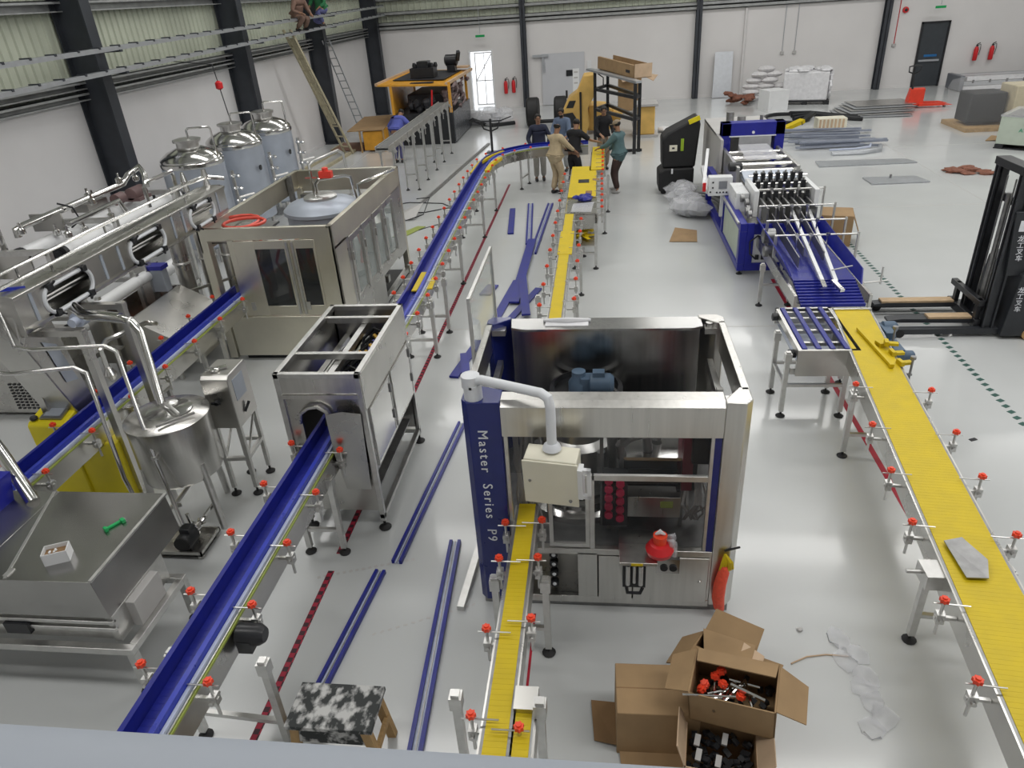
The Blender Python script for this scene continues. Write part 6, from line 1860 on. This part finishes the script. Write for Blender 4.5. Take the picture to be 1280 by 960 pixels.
def ladder(name, label, a, b, wdt, n, mat, rail=.05):
    a, b = V(a), V(b)
    t = thing(name, label, 'ladder', tuple(a))
    d = (b - a).normalized()
    s = d.cross(V((0, 0, 1))).normalized() * wdt / 2
    for k in (-1, 1):
        part('rail', MB().bar(a + s * k, b + s * k * .8, rail), mat, t)
    for k in range(n):
        p = a.lerp(b, (k + .7) / n)
        part('rung', MB().bar(p - s * .95, p + s * .95, rail * .7), mat, t)
    return t


l1 = ladder('timber_ladder', 'dusty timber ladder leaning on the cable trays by the left wall', (-8.75, 24.9, 0), (-9.5, 23.3, 4.0), .38, 11, BAMBOO, .06)
part('plank', MB().bar((-8.97, 24.5, 1.05), (-9.45, 23.4, 3.75), .16, .03), BAMBOO, l1)
ladder('aluminium_ladder', 'thin aluminium ladder leaning behind the third column of the left wall', (-9.45, 29.1, 0), (-9.62, 26.9, 3.5), .32, 13, GALV, .035)

# long roller line with many legs
t = thing('roller_line', 'long bare steel conveyor frame on paired legs beside the bent-over worker', 'conveyor frame', (-5.3, 21, 0))
m = MB().box(-5.30, -5.27, 16.9, 24.4, 1.46, 1.6).box(-4.98, -4.95, 16.9, 24.4, 1.46, 1.6).box(-5.27, -4.98, 16.9, 24.4, 1.5, 1.52)
part('side_plate', m, TUBE, t)
part('bed', MB().box(-5.27, -4.98, 16.9, 24.4, 1.55, 1.57), DSTEEL, t)
for y in (17.2, 19.25, 20.4, 21.65, 22.8, 24.1):
    leg_frame(t, (-5.27, y), (-4.95, y), 1.5, 0, .42, .045)
bs = MB()
for k in range(12):
    bs.bar((-4.95, 17.2 + .65 * k, 1.5), (-4.87, 17.2 + .65 * k, 1.4), .05).cyl((-4.89, 17.2 + .65 * k, 1.25), (-4.89, 17.2 + .65 * k, 1.65), .012, 5)
part('guide_bracket', bs, TUBE, t, kind='stuff')
t = thing('floor_cable', 'thin dark cable looping over the floor beside the bare conveyor frame', 'cable', (-4.6, 17.6, 0))
part('cable', MB().tube([(-5.9, 17.4, .012), (-4.9, 17.9, .012), (-4.0, 17.7, .012), (-3.7, 17.3, .012), (-4.3, 16.9, .012), (-5.3, 17.0, .012)], .012, 5), BLK, t)
t = thing('packing_sheet', 'small folded dark sheet on the floor beside the filling machine', 'sheet', (-4.7, 16.6, 0))
part('sheet', MB().sheet([(-5.0, 16.2, .01), (-4.4, 16.3, .03), (-4.3, 16.9, .25), (-4.9, 16.8, .05)], .01), GREYC, t)
part('frame', MB().tube([(-4.6, 16.2, .02), (-4.2, 16.4, .1), (-4.15, 17.0, .35), (-4.5, 17.1, .3)], .012, 5), BLK, t)
t = solo('yellow_scrap', MB().sheet([(-4.6, 15.0, .01), (-4.35, 14.9, .01), (-4.0, 15.7, .012), (-4.2, 15.75, .012)], .012), YGREEN, 'yellow plastic scrap on the floor between the filling machine and the blue conveyor', 'scrap')
part('string', MB().tube([(-5.1, 14.7, .008), (-4.5, 15.0, .008), (-3.9, 15.7, .008), (-3.1, 16.5, .008)], .008, 4), BLK, t)
m = MB()
for k in range(22):
    m.ball((random.uniform(-5.3, -3.9), random.uniform(29.3, 30.6), random.uniform(.08, .45)), .33, 7, (1.1, 1, .7), .25)
solo('wrapped_bundle', m, PLAS, 'grey bundle in clear plastic on the floor in front of the bright doorway', 'bundle')
t = thing('black_hose', 'black hose and fittings at the foot of the plastic bundle by the doorway', 'hose', (-5.2, 29.0, 0))
part('hose', MB().tube([(-5.4, 28.8, .1), (-5.0, 29.0, .3), (-4.6, 29.2, .1), (-4.2, 29.0, .06), (-3.4, 29.4, .06)], .08, 6), BLK, t)
t = thing('cable_stand', 'black upright stand with a hoop at its top beyond the conveyor bend', 'stand', (-3.57, 24.0, 0))
part('pole', MB().cyl((-3.57, 24, 0), (-3.57, 24, 1.05), .04, 8), BLK, t)
part('hoop', MB().tube([(-3.9, 24, .95), (-3.8, 24.02, .75), (-3.57, 24.04, .66), (-3.35, 24.02, .75), (-3.28, 24, .95)], .025, 6).bar((-4.05, 24, .98), (-3.2, 24, .98), .04).bar((-3.25, 24, .98), (-2.9, 24.1, 1.08), .03), BLK, t)
part('foot_plate', MB().box(-3.75, -3.4, 23.85, 24.15, 0, .03), BLK, t)
t = thing('floor_beam', 'dark bar lying along the floor behind the conveyor bend', 'bar', (-4.2, 22, 0))
part('bar', MB().bar((-4.55, 17.8, .02), (-3.9, 25.5, .02), .10, .03), DSTEEL, t)

# yellow loader against the back wall
t = thing('yellow_loader', 'yellow loader with thick black tyres parked by the back wall behind the men', 'loader', (-1.2, 27.5, 0))
for x, y in ((-2.6, 28.7), (-1.55, 28.7)):
    tw = part('tyre', MB().lathe((x, y, .52), [(.28, -.22), (.48, -.23), (.53, -.17), (.53, .17), (.48, .23), (.28, .22)], 22, 'x'), RUB, t)
    part('rim', MB().lathe((x, y, .50), [(.05, -.12), (.26, -.1), (.26, .1), (.05, .12)], 16, 'x'), ORNG2, tw)
part('axle', MB().cyl((-2.6, 28.9, .14), (-1.0, 28.9, .14), .07, 8), BLK, t)
bd = part('body', MB().prism([(-1.38, .78), (-1.15, 1.25), (-.85, 1.45), (-.62, 1.95), (-.25, 1.98), (-.2, 1.4), (-.48, .9), (-.42, .35), (-.55, .05), (-.95, .05), (-1.0, .62)], 'y', 26.2, 27.2), ORNG2, t, 'sloping yellow body', bevel=.03)
part('dark_window', MB().prism([(-1.22, .95), (-1.1, 1.18), (-.88, 1.18), (-.98, .95)], 'y', 26.18, 26.2).prism([(-1.36, .76), (-1.0, .80), (-.88, .62), (-.95, .3), (-1.2, .3)], 'y', 26.16, 26.2), BLK, bd)
part('rear_body', MB().prism([(-.5, .1), (-.45, .95), (.1, .9), (.35, .8), (.3, .1)], 'y', 26.6, 27.8), ORNG2, t, bevel=.03)
part('lamp_pod', MB().ball((.5, 27.0, .55), .25, 10), ORNG2, t)
part('exhaust', MB().cyl((-.72, 26.15, .1), (-.72, 26.15, 1.45), .035, 8).cyl((-1.2, 26.4, 1.25), (-1.2, 26.4, 1.5), .035, 8), BLK, t)
t = thing('hazard_board', 'narrow pale board standing behind the yellow loader', 'board', (-1.1, 31.0, 0))
part('board', MB().box(-1.15, -.9, 30.98, 31.02, .3, 1.75), WHITE, t)
part('stripe', MB().box(-1.1, -.95, 30.97, 30.98, 1.2, 1.25).box(-1.1, -.95, 30.97, 30.98, 1.4, 1.45).box(-1.1, -.95, 30.97, 30.98, 1.6, 1.65).box(-1.12, -.93, 30.95, 31.0, 0, .3), GREYC, t)
# black rack with the long carton
t = thing('black_rack', 'tall black steel rack behind the men, a long carton on its tilted top', 'rack', (.5, 24.4, 0))
A, B_, Wv = V((-.22, 25.3, 0)), V((.98, 22.85, 0)), V((.42, .9, 0))
tops = {}
for nm, p, h in (('a', A, 2.16), ('b', B_, 2.0), ('c', A + Wv, 2.2), ('d', B_ + Wv * .35, 2.02)):
    tops[nm] = p + V((0, 0, h))
    part('post', MB().bar(p, p + V((0, 0, h)), .1), BLK, t)
for z in (1.0, 1.62):
    m = MB()
    q = [A, B_, B_ + Wv * .35, A + Wv]
    for i in range(4):
        m.bar(q[i] + V((0, 0, z)), q[(i + 1) % 4] + V((0, 0, z)), .09)
    part('shelf_frame', m, BLK, t)
part('base_bar', MB().bar(B_ + V((-.5, .3, .05)), B_ + Wv * .35 + V((.1, 0, .05)), .08), BLK, t)
part('top_tray', MB().bar(tops['a'] + V((-.2, .2, .05)), tops['b'] + V((.1, -.1, .05)), .2, .06).sheet([tops['a'], tops['b'], tops['d'], tops['c']], .03), GALV, t)
part('cable_loop', MB().tube([(-.15, 25.1, 1.6), (.05, 24.9, 1.75), (.05, 24.9, 2.0), (-.12, 25.1, 2.1)], .02, 6), BLK, t)
cm = Matrix.Translation((.46, 24.45, 2.15)) @ Matrix.Rotation(math.atan2(-2.45, 1.2), 4, 'Z') @ Matrix.Rotation(R(3), 4, 'Y')
t = thing('long_carton', 'long open brown carton lying on top of the black rack', 'box', (.46, 24.45, 2.15))
part('carton', MB().box(-1.25, 1.25, -.05, .03, .0, .36, m=cm).box(-1.25, 1.25, .5, .53, .0, .36, m=cm).box(1.22, 1.25, -.05, .53, 0, .38, m=cm).box(-1.25, 1.25, -.05, .53, 0, .02, m=cm), CARD, t)
part('pale_end', MB().box(1.25, 1.262, -.05, .53, .02, .4, m=cm), CARDP, t)
part('handle_hole', MB().box(.7, .95, -.058, -.05, .12, .2, m=cm), BLK, t)
t = thing('tall_carton', 'tall brown carton with loose flaps standing behind the black rack', 'box', (1.1, 31, 0))
part('carton', MB().box(.65, 1.55, 30.6, 31.4, .12, 1.45), CARD, t, bevel=.02)
part('flap', MB().sheet([(1.5, 30.6, 1.45), (1.5, 31.3, 1.45), (2.2, 31.0, 1.35), (2.0, 30.5, 1.2)], .02).sheet([(.65, 30.6, 1.45), (1.5, 30.6, 1.45), (1.3, 30.2, 1.3), (.8, 30.2, 1.25)], .02), CARDP, t)
part('pallet', MB().box(.5, 1.7, 30.5, 31.5, 0, .12), GREYC, t)
t = thing('orange_cabinet', 'ochre cabinet with a grey lid standing on a pallet right of the black rack', 'cabinet', (1.5, 25.9, 0))
part('body', MB().box(1.18, 1.76, 25.5, 26.3, .08, .98), ORNG2, t, bevel=.03)
part('side_cover', MB().prism([(1.08, .1), (1.0, .5), (1.06, .85), (1.2, .95), (1.2, .1)], 'y', 25.6, 26.3), GREYC, t, bevel=.02)
part('lid', MB().box(1.1, 1.85, 25.4, 26.4, .98, 1.06), GREYC, t, bevel=.01)
part('pallet', MB().box(1.05, 1.88, 25.4, 26.4, 0, .08), GREYC, t)
solo('white_scrap', MB().ball((2.1, 26.3, .1), .2, 8, (1.2, 1, .5), .3), PAPER, 'crumpled white wrap on the floor right of the ochre cabinet', 'litter')

# ------------------------------------------------------------------ people
SKIN = M('brown_skin', (.30, .165, .10), .55, 0, 9, .08)
HAIR = M('black_hair', (.014, .012, .011), .6)


def grow(name, joints, edges, mat, root=0, sub=1):
    """skin modifier surface over a joint skeleton: joints = [(pos, radius)]"""
    me = bpy.data.meshes.new(name)
    me.from_pydata([tuple(p) for p, r in joints], edges, [])
    o = bpy.data.objects.new(name, me)
    COL.objects.link(o)
    md = o.modifiers.new('skin', 'SKIN')
    md.use_smooth_shade = True
    sv = me.skin_vertices[0].data
    for i, (p, r) in enumerate(joints):
        sv[i].radius = r if isinstance(r, tuple) else (r, r)
        sv[i].use_root = (i == root)
    s2 = o.modifiers.new('sub', 'SUBSURF')
    s2.levels = sub
    s2.render_levels = sub
    bpy.context.view_layer.update()
    dg = bpy.context.evaluated_depsgraph_get()
    out = bpy.data.meshes.new_from_object(o.evaluated_get(dg))
    bpy.data.objects.remove(o)
    out.materials.clear()
    out.materials.append(mat)
    out.name = name
    return out


def ik(a, b, l1, l2, pole):
    a, b = V(a), V(b)
    d = b - a
    L_ = min(d.length, (l1 + l2) * .999)
    u = d.normalized()
    b = a + u * L_
    x = (l1 * l1 - l2 * l2 + L_ * L_) / (2 * L_)
    h = math.sqrt(max(0, l1 * l1 - x * x))
    p = V(pole) - u * V(pole).dot(u)
    p.normalize()
    return a + u * x + p * h, b


def person(label, loc, rz, shirt, trousers, lean=0.0, hands=None, feet=None, hip=.92, hair='short', tunic=False, sleeve=1.0,
           look=(0, 0), beard=False, cap=None, group=None, scale=1.0, shoe=None, knee_pole=(0, 1, 0)):
    t = thing('person', label, 'person', (0, 0, 0), group)
    cl, sl = math.cos(lean), math.sin(lean)
    hz = hip

    def up(x, y, z):
        """upper-body point given for an upright person, leaned about the hip"""
        dz = z - .92
        return V((x, y * cl + dz * sl, hz + dz * cl - y * sl))
    pel = V((0, 0, hz + .02))
    waist, chest, neck = up(0, 0, 1.10), up(0, .01, 1.30), up(0, .0, 1.46)
    pit, yaw = look
    hd = (up(0, .0, 1.46) - up(0, 0, 1.30)).normalized()
    fw = V((math.sin(yaw) * math.cos(pit), math.cos(yaw) * math.cos(pit), -math.sin(pit)))
    hup = (V((0, 0, 1)) - fw * fw.z).normalized()
    hc = neck + (hd * .5 + hup * .5).normalized() * .15 + fw * .015
    feet = feet or ((-.10, .0), (.10, .05))
    hands = hands or ((-.26, .08, .86), (.26, .08, .86))
    J = [(pel, (.12, .09)), (waist, (.09, .07)), (chest, (.10, .075)), (neck, .058), (hc - hup * .055 + fw * .01, (.066, .072)), (hc + hup * .03, (.078, .092)), (hc + hup * .09, (.06, .07))]
    E_ = [(0, 1), (1, 2), (2, 3), (3, 4), (4, 5), (5, 6)]
    arms = []
    legs = []
    for s, h in ((-1, hands[0]), (1, hands[1])):
        sh = up(s * .185, 0, 1.39)
        el, wr = ik(sh, h, .29, .26, (s * .6, -.5, -.6))
        i = len(J)
        fd = (wr - el).normalized()
        palm = wr + fd * .07
        J += [(sh, .045), (el, .036), (wr, .028), (palm, (.036, .02))]
        E_ += [(2, i), (i, i + 1), (i + 1, i + 2), (i + 2, i + 3)]
        side = fd.cross(V((0, 0, 1)))
        side = side.normalized() if side.length > .05 else V((1, 0, 0))
        dn = fd.cross(side).normalized()
        if dn.z > 0:
            dn = -dn
        for k in range(4):
            b0 = palm + fd * .03 + side * (.03 - .02 * k)
            n = len(J)
            ln = (.034, .042, .040, .030)[k]
            J += [(b0, .009), (b0 + fd * ln + dn * .006, .0085), (b0 + fd * ln * 1.7 + dn * .025, .007)]
            E_ += [(i + 3, n), (n, n + 1), (n + 1, n + 2)]
        n = len(J)
        tb = wr + fd * .035 + side * .034 * -s
        J += [(tb, .011), (tb + fd * .03 + side * .022 * -s + dn * .008, .009), (tb + fd * .058 + side * .024 * -s + dn * .012, .008)]
        E_ += [(i + 2, n), (n, n + 1), (n + 1, n + 2)]
        arms.append((sh, el, wr))
    for s, f in ((-1, feet[0]), (1, feet[1])):
        fz = f[2] if len(f) > 2 else 0.0
        hp = V((s * .09, 0, hz - .02))
        kn_, an = ik(hp, (f[0], f[1], fz + .085), .43, .42, knee_pole)
        i = len(J)
        J += [(hp, .092), (kn_, .056), (an, .038), (an + V((0, .06, -.05)), (.04, .03)), (an + V((0, .15, -.06)), (.038, .022))]
        E_ += [(0, i), (i, i + 1), (i + 1, i + 2), (i + 2, i + 3), (i + 3, i + 4)]
        legs.append((hp, kn_, an))
    body = bpy.data.objects.new('body', grow('body', J, E_, SKIN))
    COL.objects.link(body)
    body.parent = t
    # shirt
    low = up(0, 0, .72) if tunic else up(0, 0, .93)
    JS = [(waist, (.19, .145)), (up(0, 0, .98), (.195, .15)), (low, (.21, .165) if tunic else (.19, .15)), (chest, (.20, .15)), (up(0, 0, 1.38), (.17, .13)), (up(0, 0, 1.47), (.085, .08))]
    ES = [(0, 1), (1, 2), (0, 3), (3, 4), (4, 5)]
    for sh, el, wr in arms:
        i = len(JS)
        sh = sh.lerp(chest, .1)
        end = el.lerp(wr, .9) if sleeve >= 1 else sh.lerp(el, .85)
        JS += [(sh, .095), (sh.lerp(el, .8) if sleeve < 1 else el, .066), (end, .044 if sleeve >= 1 else .056)]
        ES += [(4, i), (i, i + 1), (i + 1, i + 2)]
    o = bpy.data.objects.new('shirt', grow('shirt', JS, ES, shirt))
    COL.objects.link(o)
    o.parent = t
    JT = [(V((0, 0, hz + .06)), (.172, .14)), (V((0, 0, hz)), (.172, .14))]
    ET = [(0, 1)]
    for hp, kn_, an in legs:
        i = len(JT)
        JT += [(hp - V((0, 0, .05)), .115), (kn_, .088), (an + (kn_ - an).normalized() * .02, .075)]
        ET += [(1, i), (i, i + 1), (i + 1, i + 2)]
    o = bpy.data.objects.new('trousers', grow('trousers', JT, ET, trousers))
    COL.objects.link(o)
    o.parent = t
    for hp, kn_, an in legs:
        part('shoe', MB().ball(an + V((0, .06, -.045)), .05, 10, (1.0, 2.6, .85)).ball(an + V((0, -.01, -.03)), .05, 8, (1, 1.1, 1.0)), shoe or BLK, t)
    rt = fw.cross(hup)
    M3 = Matrix((rt, fw, hup)).transposed()
    ft = MB()
    for q in MB().ball((0, .098, -.015), .017, 6, (.9, 1, 1.4)).ball((.082, .0, -.01), .02, 6, (.4, .8, 1.3)).ball((-.082, .0, -.01), .02, 6, (.4, .8, 1.3)).v:
        ft.v.append(tuple(hc + M3 @ V(q)))
    ft.f = MB().ball((0, 0, 0), .017, 6).ball((0, 0, 0), .02, 6).ball((0, 0, 0), .02, 6).f
    part('nose_and_ears', ft, SKIN, t, split=False)
    ey = MB()
    for s in (-1, 1):
        ey.ball(hc + M3 @ V((s * .032, .085, .012)), .009, 6)
        ey.bar(hc + M3 @ V((s * .018, .09, .033)), hc + M3 @ V((s * .05, .082, .033)), .008)
    ey.bar(hc + M3 @ V((-.025, .083, -.055)), hc + M3 @ V((.025, .083, -.055)), .007)
    part('eyes_and_mouth', ey, HAIR, t, split=False)
    if hair:
        hb_ = MB()
        src = MB().ball((0, -.012, .045), .1, 14, (.88, 1.0, .82))
        hb_.f = src.f
        for q in src.v:
            q = V(q)
            if q.y > .055 and q.z < .07:
                q = V((q.x * .9, min(q.y, .06), max(q.z, .07)))
            if hair == 'balding' and q.z > .09:
                q.z = .075
            hb_.v.append(tuple(hc + M3 @ q))
        part('hair', hb_, HAIR, t)
    if beard:
        hb_ = MB()
        src = MB().ball((0, .03, -.07), .062, 10, (1.0, .95, .9))
        hb_.f = src.f
        hb_.v = [tuple(hc + M3 @ V(q)) for q in src.v]
        part('beard', hb_, HAIR, t)
    if cap:
        hb_ = MB()
        src = MB().ball((0, -.005, .06), .104, 14, (.9, 1.02, .75)).box(-.06, .06, .08, .17, .055, .067)
        hb_.f = src.f
        hb_.v = [tuple(hc + M3 @ V(q)) for q in src.v]
        part('cap', hb_, cap, t)
    t.location = loc
    t.rotation_euler.z = rz
    t.scale = (scale,) * 3
    return t


cl_ = lambda n, c: M(n, c, .85, 0, 9, .12)
grp = 'men gathered at the conveyor bend'
person('man in a dark navy shirt and pale trousers standing behind the blue conveyor', (-1.68, 19.85, 0), PI + .15, cl_('navy_shirt', (.022, .026, .05)), cl_('pale_trousers', (.40, .39, .36)),
       hands=((-.22, .22, 1.0), (.22, .22, .98)), group=grp)
person('balding man in a khaki tunic suit standing left of the yellow table', (-1.16, 18.3, 0), -.75, cl_('khaki_tunic', (.46, .37, .235)), cl_('khaki_trousers', (.42, .33, .21)),
       lean=.12, hands=((-.1, .5, 1.0), (.25, .45, 1.02)), tunic=True, hair='balding', look=(.25, 0), group=grp)
person('man in a grey-blue shirt facing us behind the khaki tunic', (-1.08, 20.9, 0), PI - .25, cl_('grey_blue_shirt', (.12, .16, .24)), cl_('grey_trousers', (.32, .33, .33)),
       lean=.15, hands=((-.2, .42, 1.0), (.2, .42, 1.0)), beard=True, look=(.3, 0), group=grp)
person('man in a black shirt seen from behind, his right arm stretched over the conveyor', (-.72, 18.75, 0), -.5, cl_('black_shirt', (.012, .012, .014)), cl_('black_trousers', (.014, .014, .017)),
       lean=.25, hands=((-.1, .5, 1.05), (.42, .50, 1.12)), sleeve=.5, look=(.5, -.2), group=grp)
person('man in a black shirt with dark tousled hair facing us across the conveyor', (.02, 20.9, 0), PI + .35, cl_('black_tshirt', (.010, .010, .012)), cl_('olive_trousers', (.19, .16, .12)),
       lean=.15, hands=((-.15, .42, 1.0), (.2, .4, 1.02)), look=(.3, .3), group=grp)
person('bearded man in a teal tunic, brown trousers and tan cap right of the yellow table', (.42, 18.25, 0), 1.05, cl_('teal_tunic', (.085, .15, .16)), cl_('dark_brown_trousers', (.045, .026, .022)),
       lean=.06, hands=((-.18, .45, 1.08), (.12, .38, .95)), tunic=True, beard=True, cap=cl_('tan_cap', (.28, .22, .15)), look=(.3, .2), group=grp, feet=((-.12, -.04), (.12, .14)), shoe=GREYC)
person('worker in a violet-blue shirt bending forward over the bare conveyor frame', (-6.45, 22.9, 0), -.25, cl_('violet_blue_shirt', (.10, .12, .42)), cl_('faded_jeans', (.10, .10, .24)),
       lean=.8, hands=((-.38, .55, .95), (.38, .6, .98)), look=(.9, 0), hair='short', scale=1.04)
person('worker in brown clothes crouching on the cable trays at the top left', (-9.35, 23.9, 3.92), -PI / 2 - .5, cl_('brown_tunic', (.21, .13, .10)), cl_('brown_trousers', (.20, .13, .10)),
       lean=.5, hip=.42, feet=((-.16, .1, .0), (.16, .12, .0)), hands=((-.2, .45, .45), (.2, .45, .5)), tunic=False, look=(.4, 0))
person('worker in green top and blue jeans perched on the cable trays beside another', (-9.35, 26.3, 3.98), PI - .3, cl_('green_top', (.03, .17, .07)), cl_('blue_jeans', (.11, .12, .27)),
       lean=.35, hip=.5, feet=((-.2, .3, -.02), (.22, -.15, .0)), hands=((-.2, .4, .55), (.2, .4, .6)), look=(.4, 0))
